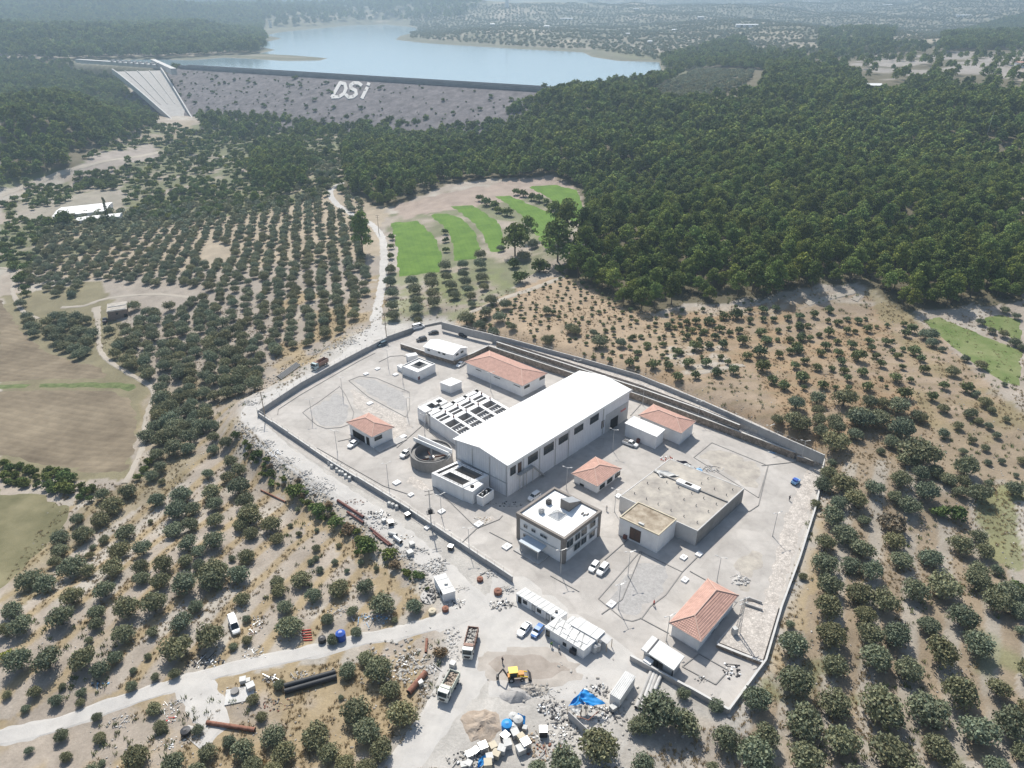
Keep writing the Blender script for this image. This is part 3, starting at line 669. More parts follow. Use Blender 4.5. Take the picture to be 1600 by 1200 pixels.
for k in range(9):
    p = c0.lerp(c1, .45 + k * .065); m = MB(); m.box(p.x - 1, p.x + 1, p.y - 6, p.y + 4, p.z, p.z + 5); m.build('pier', 'concrete', spl)
m = MB(); m.bar(P(240, 97, 42) - SO, P(272, 112, 42) - SO, 7, 8); m.build('abutment_wall', 'pale_concrete', spl)
m = MB(); a_, b_, c_ = P(309, 190, -6) - SO, P(340, 203, -8) - SO, P(362, 197, -8) - SO
m.bar(a_, b_, 2, 14); m.bar(b_, c_, 2, 14); m.bar(P(312, 186, -3) - SO, P(352, 191, -3) - SO, 22, 2); m.build('stilling_wall', 'concrete', spl)
m = MB(); m.bar(P(255, 189, -6) - SO, P(283, 204, -9) - SO, 2, 8); m.build('wing_wall', 'pale_concrete', spl)
sheet('stilling_pool', [(284, 204), (310, 202), (318, 212), (285, 212)], 'bush_leaf', .3, 8, .5)

# ------------------------------------------------------------------ fields
sheet('stubble_field', [(-70, 440), (8, 468), (40, 515), (75, 548), (110, 560), (150, 568), (180, 580), (188, 594), (90, 597), (-70, 599)], 'stubble', .12, 5, .5, label='mown brown field with small bales at the left edge')
f2 = sheet('fallow_field', [(-70, 609), (100, 606), (180, 608), (205, 618), (220, 640), (218, 690), (205, 735), (190, 755), (150, 750), (110, 735), (-70, 700)], 'stubble', .12, 5, .5, label='light brown fallow field above the dark hedge')
sheet('grass_field', [(-70, 752), (60, 765), (120, 785), (112, 810), (80, 850), (30, 900), (-70, 975)], 'dull_green', .12, 5, .5, label='green brown field at the left below the hedge')
sheet('grass_strip', [(-70, 599), (90, 597), (188, 595), (214, 600), (228, 625), (232, 650), (222, 652), (216, 630), (200, 616), (180, 609), (100, 607), (-70, 610)], 'verge_green', .16, 4, .4)
T5 = [[(611, 349), (640, 348), (652, 346), (665, 356), (680, 370), (690, 400), (686, 423), (655, 427), (622, 431), (619, 390)],
      [(666, 336), (700, 335), (722, 342), (742, 362), (750, 385), (745, 402), (708, 406), (703, 370), (690, 352)],
      [(706, 324), (740, 322), (760, 334), (778, 345), (786, 365), (788, 388), (764, 396), (752, 366), (735, 346)],
      [(776, 309), (800, 307), (830, 320), (872, 337), (880, 355), (866, 380), (850, 392), (830, 360), (812, 335)],
      [(826, 292), (870, 290), (902, 298), (910, 320), (915, 352), (905, 356), (880, 330), (858, 310)]]
for i, t in enumerate(T5):
    mx_, my_ = sum(p[0] for p in t) / len(t), sum(p[1] for p in t) / len(t); t = [(mx_ + (p[0] - mx_) * 1.09, my_ + (p[1] - my_) * 1.07) for p in t]
    sheet('crop_terrace', t, 'green_crop', .25, 5, .3, label=['first', 'second', 'third', 'fourth', 'fifth'][i] + ' bright green crop terrace from the gravel road')
sheet('green_field', [(1438, 498), (1470, 494), (1530, 520), (1600, 548), (1600, 622), (1570, 600), (1520, 570), (1470, 530)], 'right_green', .2, 4, .3, label='green field at the right edge below the pines')
sheet('green_field', [(1520, 500), (1560, 490), (1600, 500), (1600, 540), (1560, 520)], 'right_green', .2, 4, .3, label='narrow green strip at the right edge above the bush row')
# roads
ribbon('gravel_road', [(596, 530, 12), (588, 515, 8), (590, 480), (598, 440), (600, 400), (596, 370), (580, 350), (550, 335), (525, 318), (516, 303), (522, 292), (540, 284)], 5.2, 'road_dust', .12, label='pale gravel road running up past the green terraces')
ribbon('works_road', [(585, 515, 12), (540, 560, 9), (470, 598, 8), (410, 625, 9), (392, 648, 11), (410, 680, 10), (480, 735, 9), (560, 790, 9), (640, 850, 9), (700, 905, 10), (740, 960, 14), (745, 1010, 18), (720, 1060, 14), (690, 1110, 10), (640, 1180, 9), (600, 1230, 8)], 9, 'road_dust', .05, label='white dusty works road outside the perimeter wall')
ribbon('dirt_road', [(740, 950, 10), (690, 972, 7), (640, 985), (560, 1000), (480, 1020), (380, 1040), (280, 1068), (180, 1100), (80, 1135), (-40, 1160)], 5.2, 'road_dust', .09, label='pale dirt road leaving the yard to the lower left')
ribbon('dirt_track', [(300, 1062), (320, 1100), (330, 1130), (300, 1160)], 9, 'road_dust', .11, jag=.5)
ribbon('farm_track', [(-20, 420), (12, 420), (22, 440), (20, 455), (35, 485), (60, 498)], 2.6, 'far_road', .15, label='narrow track at the far left edge')
ribbon('farm_track', [(96, 480), (130, 478), (160, 468), (200, 462), (250, 460), (300, 465)], 3.0, 'far_road', .15)
ribbon('farm_track', [(150, 480, 5), (153, 505), (155, 540), (165, 560), (200, 583), (228, 598), (241, 615), (234, 635), (228, 660), (222, 700), (205, 740), (190, 760)], 2.6, 'far_road', .2, label='pale farm track winding past the brick hut')
ribbon('farm_track', [(590, 438), (560, 440), (520, 458), (480, 480), (460, 500)], 3, 'far_road', .15)
ribbon('far_track', [(-10, 312), (40, 292), (90, 272), (140, 258), (200, 247), (250, 238)], 7, 'far_road', .4, label='pale track under the wooded hill')
ribbon('far_track', [(280, 242), (330, 243), (370, 246)], 5, 'far_road', .4)
ribbon('sapling_track', [(720, 500), (800, 462), (880, 432)], 4, 'far_road', .15)
ribbon('sapling_track', [(1090, 583), (1130, 575), (1170, 570)], 3.5, 'far_road', .15)
ribbon('hill_track', [(1335, 470), (1345, 455), (1310, 462), (1260, 475)], 4, 'far_road', .2)

# ------------------------------------------------------------------ plant area: paving, kerbs, gravel beds
Z0 = .03
sheet('plant_paving', [(404, 648), (470, 612), (560, 556), (608, 530), (640, 517), (690, 509), (764, 537), (1000, 617), (1243, 707), (1275, 721), (1286, 735), (1270, 790), (1192, 1035), (1143, 1112), (1060, 1070), (985, 1028), (960, 1010), (800, 905), (640, 810), (480, 715), (404, 655)], 'paving', .04, 40, 0, flat=0, label='pale worn concrete paving inside the plant wall')
def bed(pxs, mt, name, lab):
    sheet(name, pxs, mt, .075, 3, .12, flat=0, label=lab)
    line = [P(*p, 0) for p in pxs] + [P(*pxs[0], 0)]; m = MB()
    for a, b in zip(line, line[1:]): m.bar(a + Vector((0, 0, .09)), b + Vector((0, 0, .09)), .25, .14)
    tag(m.build('kerb', 'kerb'), 'kerb around the ' + lab, kind='structure')
bed([(531, 604), (541, 619), (553, 645), (549, 662), (533, 668), (510, 670), (496, 665), (484, 655), (473, 645), (478, 641), (497, 629)], 'gravel', 'gravel_bed', 'grey gravel bed left of the small garage')
bed([(545, 595), (562, 588), (588, 591), (640, 613), (640, 640), (634, 652), (575, 620)], 'gravel', 'gravel_bed', 'grey gravel bed in front of the pool house')
bed([(1000, 862), (1066, 894), (1040, 930), (1016, 948), (1003, 966), (988, 971), (974, 968), (935, 936)], 'gravel', 'gravel_bed', 'pale gravel bed beside the two parked cars')
bed([(1112, 692), (1200, 728), (1185, 778), (1163, 764), (1084, 715)], 'grey_soil', 'soil_bed', 'grey earth bed behind the covered reservoir')
sheet('stone_slope', [(545, 598), (580, 622), (640, 655), (650, 668), (612, 690), (585, 655), (550, 640), (545, 615)], 'stone_pitch', .10, 2.5, .3, flat=0, label='rubble pitched ground by the small garage')
sheet('stone_slope', [(640, 740), (665, 745), (680, 765), (655, 770), (628, 755)], 'stone_pitch', .10, 2.5, .3, flat=0)
sheet('stone_slope', [(725, 815), (770, 800), (780, 812), (758, 820), (728, 818)], 'stone_pitch', .12, 2.5, .3, flat=0)
sheet('stone_slope', [(1262, 726), (1284, 726), (1270, 790), (1195, 1030), (1166, 1000), (1190, 930), (1210, 850), (1232, 780)], 'stone_pitch', .13, 2.5, .3, flat=0, label='pale stone pitched strip inside the right wall')
sheet('grey_patch', [(1140, 880), (1180, 850), (1200, 870), (1175, 930), (1150, 925)], 'grey_soil', .11, 2.5, .8, flat=0)
sheet('damp_ground', [(755, 1030), (800, 1010), (850, 1015), (905, 1045), (900, 1060), (840, 1072), (770, 1060), (748, 1045)], 'wet_ground', .10, 2, .8, flat=0, label='brown damp patch of bare ground in the yard')
sheet('damp_edge', [(745, 1025), (790, 1003), (855, 1006), (915, 1038), (915, 1066), (840, 1080), (765, 1068), (738, 1045)], 'half_damp', .085, 1.5, 1.0, flat=0)
sheet('stub_area', [(770, 880), (830, 900), (980, 1000), (1040, 1050), (1010, 1080), (900, 1100), (760, 1090), (740, 1000)], 'road_dust', .07, 3, .8, flat=0)
def kerbline(pxs, lab=None, w=.22, h=.16):
    line = [P(*p, 0) for p in pxs]; m = MB()
    for a, b in zip(line, line[1:]): m.bar(a + Vector((0, 0, .05 + h / 2)), b + Vector((0, 0, .05 + h / 2)), w, h)
    tag(m.build('kerb', 'kerb'), lab or 'thin kerb line in the plant paving', kind='structure')
for k in ([(586, 552), (560, 565), (520, 588), (470, 617), (447, 632), (435, 640), (434, 648)], [(592, 566), (610, 557), (630, 556), (640, 560)], [(528, 690), (560, 683)], [(495, 700), (600, 760), (645, 775)],
          [(680, 762), (745, 826), (780, 812), (785, 806)], [(722, 848), (745, 826)], [(765, 832), (800, 850)], [(945, 875), (985, 840)], [(940, 960), (972, 937), (1003, 862)], [(1078, 893), (1105, 908)],
          [(1000, 966), (1045, 990)], [(1190, 728), (1245, 722)], [(1200, 728), (1185, 790), (1170, 800)], [(1066, 894), (1090, 870)], [(620, 700), (660, 665), (700, 700)], [(1066, 1042), (1092, 1022), (1138, 1048), (1118, 1070), (1066, 1042)], [(860, 900), (905, 925)], [(1003, 630), (985, 650)], [(855, 700), (870, 690)]): kerbline(k)
for p in [(572, 585), (590, 577), (618, 586), (578, 631), (630, 683), (668, 825), (642, 774), (690, 800), (748, 820), (792, 855), (1092, 867), (1068, 872), (955, 945), (1070, 907), (620, 755), (1008, 757), (966, 776)]:
    m = MB(); c = P(*p, 0); s = random.uniform(.8, 1.3)
    f = lambda a, b, c_: Vector((a * .68 - b * .73, a * .73 + b * .68, c_))
    m.box(-s, s, -s * .8, s * .8, .05, .45, fr=f); m.box(-.3, .3, -.3, .3, .452, .5, fr=f, mi=1)
    o = m.build('manhole_slab', ['white_plaster', 'grey_plaster']); o.location = c
    tag(o, 'square white manhole slab set in the plant paving', 'manhole', 'white manhole slabs in the paving')
# raised ground at the back
def terrace(pxs, z, lab, mt='paving'):
    m = MB(); pts = [P(x, y, z) for x, y in pxs]; m.prism([(p.x, p.y) for p in pts], -.3, z)
    return tag(m.build('raised_ground', mt), lab, kind='structure')
terrace([(628, 538), (712, 562), (764, 540), (776, 536), (688, 507), (652, 514)], 1.8, 'raised paved terrace under the white prefab building')
terrace([(764, 540), (1000, 616), (1243, 706), (1274, 720), (1284, 714), (1160, 664), (1000, 606), (775, 533)], 2.4, 'lower raised strip behind the stone retaining wall', 'stone_pitch')
terrace([(770, 528), (1000, 601), (1157, 661), (1210, 684), (1284, 710), (1170, 656), (1039, 600), (900, 566), (764, 520)], 4.3, 'upper raised strip beside the back wall', 'stone_pitch')
# ------------------------------------------------------------------ walls
def wall_line(name, lab, pxs, zt, h, th, mt, coping=None, post=0, cat='wall', postmt='galvanised', panel=9.0, steps=0.0):
    pts = [P(x, y, zt) for x, y in pxs]
    r = thing(name, lab, cat, (pts[0].x, pts[0].y, zt - h)); O = r.location.copy()
    proto = {}
    for a, b in zip(pts, pts[1:]):
        L = (b - a).length; k = max(1, round(L / panel))
        for i in range(k):
            p, q_ = a.lerp(b, i / k), a.lerp(b, (i + 1) / k); dz = steps * random.uniform(-1, 1)
            m = MB(); g = (q_ - p).normalized() * .01
            m.bar(p + g - O + Vector((0, 0, -h / 2 + dz / 2)), q_ - g - O + Vector((0, 0, -h / 2 + dz / 2)), th, h + dz); m.build('wall_panel', mt, r)
            if coping:
                m = MB(); m.bar(p - O + Vector((0, 0, dz + .04)), q_ - O + Vector((0, 0, dz + .04)), th + .12, .09); m.build('coping', coping, r)
            if post:
                n_ = max(1, int((q_ - p).length / 3))
                for j in range(n_):
                    c = p.lerp(q_, j / n_) - O + Vector((0, 0, dz)); 
                    if 'p' not in proto:
                        pm = MB(); pm.bar((0, 0, 0), (0, 0, post), .07); proto['p'] = pm.mesh('fence_post', postmt)
                    po = bpy.data.objects.new('fence_post', proto['p']); COL.objects.link(po); po.parent = r; po.location = c
            if post:
                m = MB()
                for hh in (post - .05,): m.bar(p - O + Vector((0, 0, dz + hh)), q_ - O + Vector((0, 0, dz + hh)), .025)
                m.build('rail', postmt, r)
    return r
wall_line('perimeter_wall', 'grey block wall along the left side of the plant beside the gravel road', [(402, 642), (470, 598), (540, 560), (605, 526), (640, 514), (690, 503)], 2.2, 2.3, .3, 'block_wall', 'concrete', 1.4, panel=12, steps=.25)
wall_line('perimeter_wall', 'grey block wall with fence posts along the dusty works road', [(402, 643), (450, 675), (520, 722), (640, 795), (720, 848), (801, 902)], 1.7, 1.8, .3, 'block_wall', 'pale_concrete', 1.4, panel=12, steps=.2)
wall_line('perimeter_wall', 'long grey wall along the back of the plant below the sapling slope', [(690, 503), (740, 516), (800, 530), (900, 557), (1000, 586), (1100, 627), (1200, 672), (1289, 711)], 6.0, 3.4, .35, 'block_wall', 'concrete', 1.2, panel=12, steps=.15)
wall_line('perimeter_wall', 'pale concrete wall down the right side of the plant beside the olives', [(1288, 716), (1284, 745), (1275, 790), (1250, 870), (1222, 945), (1197, 1030), (1139, 1108)], 1.3, 1.8, .45, 'pale_concrete', None, 0, panel=14)
wall_line('perimeter_wall', 'low brown grey wall at the bottom right corner of the plant', [(1139, 1108), (1075, 1072), (985, 1024)], 1.5, 2.2, .4, 'concrete', 'pale_concrete', 0, panel=8, steps=.15)
wall_line('retaining_wall', 'lower stone retaining wall behind the long shed', [(763, 540), (880, 578), (1000, 617), (1120, 661), (1243, 707)], 2.6, 2.6, .5, 'brown_stone', 'pale_concrete', .9, panel=6)
wall_line('retaining_wall', 'upper stone retaining wall behind the long shed', [(776, 534), (880, 567), (1000, 606), (1100, 641), (1156, 664)], 4.6, 2.3, .5, 'brown_stone', 'pale_concrete', 0, panel=6)
wall_line('retaining_wall', 'short stone retaining wall stub at the right end of the raised strip', [(1246, 712), (1274, 721)], 2.0, 2.0, .5, 'brown_stone', 'pale_concrete', 0, panel=6)
wall_line('retaining_wall', 'stone retaining wall in front of the white prefab building', [(626, 537), (670, 551), (711, 563)], 2.0, 2.0, .5, 'brown_stone', 'pale_concrete', .8, panel=6)
wall_line('retaining_wall', 'stone retaining wall at the left end of the long red roof', [(711, 563), (740, 551), (763, 540)], 2.0, 2.0, .5, 'brown_stone', 'pale_concrete', .8, panel=6)
wall_line('retaining_wall', 'brown retaining wall across the lower right corner', [(1154, 967), (1121, 1004)], .9, 1.0, .5, 'pale_concrete', None, 0, panel=6)
wall_line('retaining_wall', 'brown retaining wall from the transformer platform to the right wall', [(1120, 1006), (1160, 1022), (1192, 1034)], 1.0, 1.5, .5, 'brown_stone', 'pale_concrete', 0, panel=5)
terrace([(1122, 1003), (1192, 1031), (1218, 945), (1170, 940), (1152, 968)], .95, 'raised pale rubble ground beside the transformer', 'stone_pitch')
for x0, y0, x1, y1 in ((1168, 932, 1191, 940), (1165, 942, 1192, 951)):
    wall_line('wing_wall', 'short concrete wing wall ' + ('above' if y0 < 940 else 'below') + ' its twin at the end of the stone strip', [(x0, y0), (x1, y1)], 1.6, 1.6, .3, 'concrete', None, 0, panel=20)
# ------------------------------------------------------------------ buildings
CR = {'1': (380, 480, .2125), '2': (640, 500, .225), '3': (600, 640, .2), '4': (780, 660, .2), '5': (920, 600, .2375), '6': (940, 840, .225), '7': (640, 880, .225), '8': (600, 1000, .25), '9': (260, 900, .25),
      '0': (0, 900, .25), 'f': (480, 760, .2), 'e': (360, 620, .1875), 't': (660, 590, .1), 's': (780, 940, .125), 'd': (0, 400, .25)}
def K(c, x, y): a, b, s = CR[c]; return (a + x * s, b + y * s)
def fk(c, h, F_, R_, L_, z=0): return frame_px(h, K(c, *F_), K(c, *R_), K(c, *L_), z)
def wk(c, fr, side, tl, br, parent, **k): return wpx(fr, side, *K(c, *tl), *K(c, *br), parent, **k)
def top(fr, px, py, z):       # picture point on the plane at height z above base -> (a, b) in the frame
    p = P(px, py, z + fr.z) - fr.o; p.z = 0; U, V = fr.U, fr.V
    det = U.x * V.y - U.y * V.x
    return (p.x * V.y - p.y * V.x) / det, (U.x * p.y - U.y * p.x) / det
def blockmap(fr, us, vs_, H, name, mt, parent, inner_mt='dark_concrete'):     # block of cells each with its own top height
    m = MB()
    nu, nv = len(us) - 1, len(vs_) - 1
    for i in range(nu):
        for j in range(nv):
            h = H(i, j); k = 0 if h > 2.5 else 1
            m.add([fr(us[i], vs_[j], h), fr(us[i + 1], vs_[j], h), fr(us[i + 1], vs_[j + 1], h), fr(us[i], vs_[j + 1], h)], [(0, 1, 2, 3)], k)
            for di, dj in ((1, 0), (-1, 0), (0, 1), (0, -1)):
                a, b = i + di, j + dj
                h2 = H(a, b) if 0 <= a < nu and 0 <= b < nv else -.3
                if h2 < h - 1e-4:
                    if di: x = us[i + 1] if di > 0 else us[i]; p = [(x, vs_[j]), (x, vs_[j + 1])]
                    else: y = vs_[j + 1] if dj > 0 else vs_[j]; p = [(us[i], y), (us[i + 1], y)]
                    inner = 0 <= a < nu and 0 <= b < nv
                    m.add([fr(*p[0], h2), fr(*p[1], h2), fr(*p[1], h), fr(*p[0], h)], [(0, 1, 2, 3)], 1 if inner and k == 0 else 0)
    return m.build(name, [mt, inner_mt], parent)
def rail(fr, pts, z, parent, hgt=1.0, mt='dark_metal'):
    m = MB()
    for a, b in zip(pts, pts[1:]):
        A, B = fr(*a, z), fr(*b, z); n = max(1, int((B - A).length / 1.6))
        for k in (1.0, .5): m.bar(A + Vector((0, 0, hgt * k)), B + Vector((0, 0, hgt * k)), .05)
        for i in range(n + 1): p = A.lerp(B, i / n); m.bar(p, p + Vector((0, 0, hgt)), .05)
    m.build('railing', mt, parent)
# --- big white hall
fr = frame_px(11.6, (793, 726), (984, 609), (711, 686)); S = root(fr, 'industrial_hall', 'big white industrial hall with long bright white roof and a row of dark windows', 'building'); h = 11.6
m = MB(); e = [fr(0, 0, -.3), fr(fr.LU, 0, -.3), fr(fr.LU, fr.LV, -.3), fr(0, fr.LV, -.3), fr(0, 0, h), fr(fr.LU, 0, h), fr(fr.LU, fr.LV, h), fr(0, fr.LV, h), fr(0, fr.LV / 2, h + 1.5), fr(fr.LU, fr.LV / 2, h + 1.5)]
m.add(e, [(0, 1, 5, 4), (2, 3, 7, 6)], 1); m.add(e, [(3, 0, 4, 8, 7), (1, 2, 6, 9, 5)], 0); m.build('wall', ['cladding_side', 'cladding'], S)
m = MB(); ov = .5
for k, (b0, b1) in enumerate(((-ov, fr.LV / 2), (fr.LV + ov, fr.LV / 2))):
    z0_, z1_ = h - .05, h + 1.6
    m.add([fr(-ov, b0, z0_), fr(fr.LU + ov, b0, z0_), fr(fr.LU + ov, b1, z1_), fr(-ov, b1, z1_), fr(-ov, b0, z0_ + .12), fr(fr.LU + ov, b0, z0_ + .12), fr(fr.LU + ov, b1, z1_ + .12), fr(-ov, b1, z1_ + .12)],
          [(4, 5, 6, 7), (3, 2, 1, 0), (0, 1, 5, 4), (1, 2, 6, 5), (3, 0, 4, 7)])
rf = m.build('roof', 'white_roof', S)
m = MB(); m.bar(fr(-ov, -ov - .1, h - .15), fr(fr.LU + ov, -ov - .1, h - .15), .2, .9); m.build('fascia', 'white_roof', S)
m = MB(); m.bar(fr(-ov, fr.LV / 2, h + 1.72), fr(fr.LU + ov, fr.LV / 2, h + 1.72), .5, .05); m.build('ridge_cap', 'white_roof', rf)
for k, (tl_, br_, c_) in enumerate((((700, 1030), (735, 1060), 2), ((823, 952), (888, 962), 3), ((933, 885), (998, 897), 3), ((1037, 823), (1097, 828), 3), ((1145, 755), (1203, 758), 3), ((1255, 683), (1310, 690), 3))):
    w_ = wk('2', fr, 'u', tl_, br_, S, cols=c_, rows=2)
dr = wk('2', fr, 'u', (752, 998), (775, 1047), S, cols=1, name='door', glass='door_brown')
(s0_, c1_), (s1_, c0_) = fr.wall('u', *K('2', 752, 998)), fr.wall('u', *K('2', 775, 1047))
wk('2', fr, 'u', (1334, 704), (1347, 742), S, cols=1, name='door', glass='door_brown')
(a_, _), (b_, _) = fr.wall('u', *K('2', 1360, 700)), fr.wall('u', *K('2', 1512, 640))
m = MB(); wbox(m, fr, 'u', a_, b_, .01, .12, .0, h * .62); m.build('gate_surround', 'grey_plaster', S)  # darker panel on the wall; its tone stands in for a shaded recess
(g0, t1), (g1, t0) = fr.wall('u', *K('2', 1398, 640)), fr.wall('u', *K('2', 1445, 680))
m = MB(); wbox(m, fr, 'u', g0, g1, .125, .16, 0.05, 4.2); gt = m.build('gate', 'dark_void', S)
(g0, t1), (g1, t0) = fr.wall('u', *K('2', 1466, 607)), fr.wall('u', *K('2', 1502, 603))
m = MB()
for k in range(6): x = g0 + (g1 - g0) * k / 6; wbox(m, fr, 'u', x, x + (g1 - g0) / 9, .125, .15, 4.6, 5.3)
m.build('sign_lettering', 'red_paint', S)
m = MB()
for x in (1015, 1105, 1335, 905, 790):
    s_, _ = fr.wall('u', *K('2', x, 800)); m2 = MB(); wbox(m2, fr, 'u', s_ - .12, s_ + .12, .002, .2, 0, h - .7); m2.build('downpipe', 'white_plastic', S)
for y0_, y1_ in ((.0, 1.0),):
    m = MB(); wbox(m, fr, 'v', .05, fr.LV - .05, .002, .12, 4.6, 4.9); m.build('cladding_trim', 'galvanised', S)
for f_ in (.02, .33, .66, .98): m = MB(); wbox(m, fr, 'v', fr.LV * f_ - .1, fr.LV * f_ + .1, .125, .2, 0, h - .3); m.build('cladding_trim', 'galvanised', S)
st = thing('outdoor_staircase', 'grey outdoor staircase with landing below the hall side door', 'staircase', (fr.o + fr(s0_, 0, 0)))
f2 = lambda a, b, c: fr(a, -b, c)
m = MB(); zz = max(c0_ - .1, 1.5); m.box(-.6, 6.0, .12, 1.5, zz - .2, zz, fr=f2); m.build('landing', 'concrete', st)
nst = 12; run = 5.0
for k in range(nst):
    m = MB(); z = zz - (k + 1) * zz / (nst + 1); m.box(6.0 + k * run / nst, 6.0 + (k + 1) * run / nst, .12, 1.5, z - .15, z, fr=f2); m.build('step', 'concrete', st)
m = MB(); m.bar(f2(-.6, 1.45, zz + 1), f2(6, 1.45, zz + 1), .06); m.bar(f2(6, 1.45, zz + 1), f2(11, 1.45, 1.2), .06)
for k in range(8): x = -.6 + k * 6.6 / 7; m.bar(f2(x, 1.45, zz), f2(x, 1.45, zz + 1), .05)
m.build('handrail', 'galvanised', st)
for x in (0, 3, 5.8): m = MB(); m.bar(f2(x, .8, -.2), f2(x, .8, zz - .2), .25); m.build('post', 'concrete', st)

# --- filter block
fr = frame_px(5.2, (718.8, 680), (800, 607), (662.5, 642.9)); fr.U = Vector((math.cos(math.radians(46.5)), math.sin(math.radians(46.5)), 0))
B_ = root(fr, 'filter_basins', 'white concrete filter block divided into many open rectangular basins', 'basin')
LV = fr.LV; LU = 23.5
us = [0, .35]; lane = (LU - .35) / 4
for k in range(4): us += [.35 + k * lane + lane * .79, .35 + (k + 1) * lane]
us = sorted(set(round(x, 3) for x in us))
vv = [0, .35, 3.1, 3.4, 6.6, 6.9, 11.0, 13.2, 14.9, 15.5, 17.3, 19.4, 22.2, LV]
vv = [x * (LV / 24.5) if x < 24 else LV for x in vv]
depth = {1: 1.2, 3: 1.2, 5: .6, 7: 3.4, 9: 1.0, 11: 1.5}
def HH(i, j):
    if i % 2 == 0 or j not in depth: return 5.2 if j < 12 else 5.2
    return depth[j]
blockmap(fr, us, vv, lambda i, j: (depth[j] if (i % 2 == 1 and j in depth) else 5.2), 'basin_walls', 'white_plaster', B_, 'concrete')
for i in range(4):
    for j in (1, 3):
        m = MB(); u0, u1 = us[2 * i + 1], us[2 * i + 2]; v0, v1 = vv[j], vv[j + 1]
        for k in range(4): x = u0 + (u1 - u0) * (k + .5) / 4; m.box(x - .16, x + .16, v0 + .7, v1 - .05, 1.2, 4.3, fr=fr)
        m.build('baffle', 'white_plaster', B_)
    m = MB(); c = fr((us[2 * i + 1] + us[2 * i + 2]) / 2 + 2.6, 11.9 * LV / 24.5, 5.2); m.cyl(c, c + Vector((0, 0, .7)), .25); m.build('valve_post', 'red_pipe', B_)
    c = fr((us[2 * i + 1] + us[2 * i + 2]) / 2 + 2.6, 17.6 * LV / 24.5, 5.2); m = MB(); m.cyl(c, c + Vector((0, 0, .7)), .25); m.build('valve_post', 'red_pipe', B_)
rail(fr, [(0.2, 21.6 * LV / 24.5), (LU, 21.6 * LV / 24.5)], 5.2, B_, .9, 'galvanised')
fr2 = frame_px(3.2, K('t', 435, 135), K('t', 612, 62), K('t', 278, 75)); g = root(fr2, 'cabinet_room', 'small white cube room behind the filter basins', 'building')
walls(fr2, 3.2, g); flat_roof(fr2, 3.2, g, .1, .2, over=.15, pm='white_plaster')
fr2 = Frame((0, 0), (1, 0), (0, 1), 4.6); fr2.U, fr2.V, fr2.LU, fr2.LV = fr.U, fr.V, 10.5, 4.6; fr2.o = fr.o + fr.V * (fr.LV + .02) + fr.U * .4; g = root(fr2, 'inlet_chamber', 'white concrete inlet chamber with small openings at the left of the basins', 'basin')
a_, b_ = fr2.LU, fr2.LV
blockmap(fr2, [0, .3 * a_, .55 * a_, .7 * a_, .9 * a_, a_], [0, .3 * b_, .75 * b_, b_], lambda i, j: 3.0 if i in (1, 3) and j == 1 else (3.6 if j == 0 and i in (1, 2) else 4.6), 'basin_walls', 'white_plaster', g)
rail(fr2, [(.2, .2), (.2, b_ - .2), (a_ - .2, b_ - .2)], 4.6, g, .9, 'galvanised')

# --- round thickener
c = P(673.6, 703, 4.2); c.z = 0; R_ = 6.7
T_ = thing('thickener_tank', 'round dark concrete thickener tank with a white bridge across it', 'tank', c)
m = MB(); n = 48; vs = []
for r_, z_ in ((R_, -.3), (R_, 3.9), (R_ - .35, 3.9), (R_ - .35, 3.2), (R_ - 1.3, 3.2), (R_ - 1.3, 3.6), (R_ - 1.5, 3.6), (R_ - 1.5, .8), (.6, .2)):
    for i in range(n): t = 2 * math.pi * i / n; vs.append((r_ * math.cos(t), r_ * math.sin(t), z_))
m.add(vs, [(k * n + i, k * n + (i + 1) % n, (k + 1) * n + (i + 1) % n, (k + 1) * n + i) for k in range(8) for i in range(n)]); m.build('tank_wall', 'dark_concrete', T_)
m = MB(); m.cyl((0, 0, .2), (0, 0, 4.6), .35, n=10); m.cyl((0, 0, .2), (0, 0, 1.5), .9, n=12); m.build('centre_column', 'galvanised', T_)
m = MB(); 
for k in range(4): a = k * math.pi / 2 + .4; m.bar((0, 0, 1.3), (4.6 * math.cos(a), 4.6 * math.sin(a), 1.0), .15, .5)
m.build('scraper_arm', 'rust', T_)
A, B = P(*K('3', 232, 228), 5.6) - c, P(*K('3', 505, 345), 5.6) - c; A2, B2 = P(*K('3', 268, 208), 5.6) - c, P(*K('3', 530, 325), 5.6) - c
for p, q_ in ((A, B), (A2, B2)): m = MB(); m.bar(p - Vector((0, 0, .1)), q_ - Vector((0, 0, .1)), .35, 1.3); m.build('bridge_parapet', 'white_plaster', T_)
m = MB(); m.bar((A + A2) / 2 - Vector((0, 0, .75)), (B + B2) / 2 - Vector((0, 0, .75)), (A - A2).length * .8, .25); m.build('bridge_deck', 'pale_concrete', T_)
m = MB(); C_ = P(*K('3', 445, 455), 0) - c; m.bar((B + B2) / 2 - Vector((0, 0, .8)), C_, 1.2, .3); m.build('bridge_stair', 'pale_concrete', T_)
m = MB(); q_ = A.lerp(A2, .5); m.bar((q_.x, q_.y, -.2), (q_.x, q_.y, 4.8), .5); m.build('bridge_pier', 'white_plaster', T_)

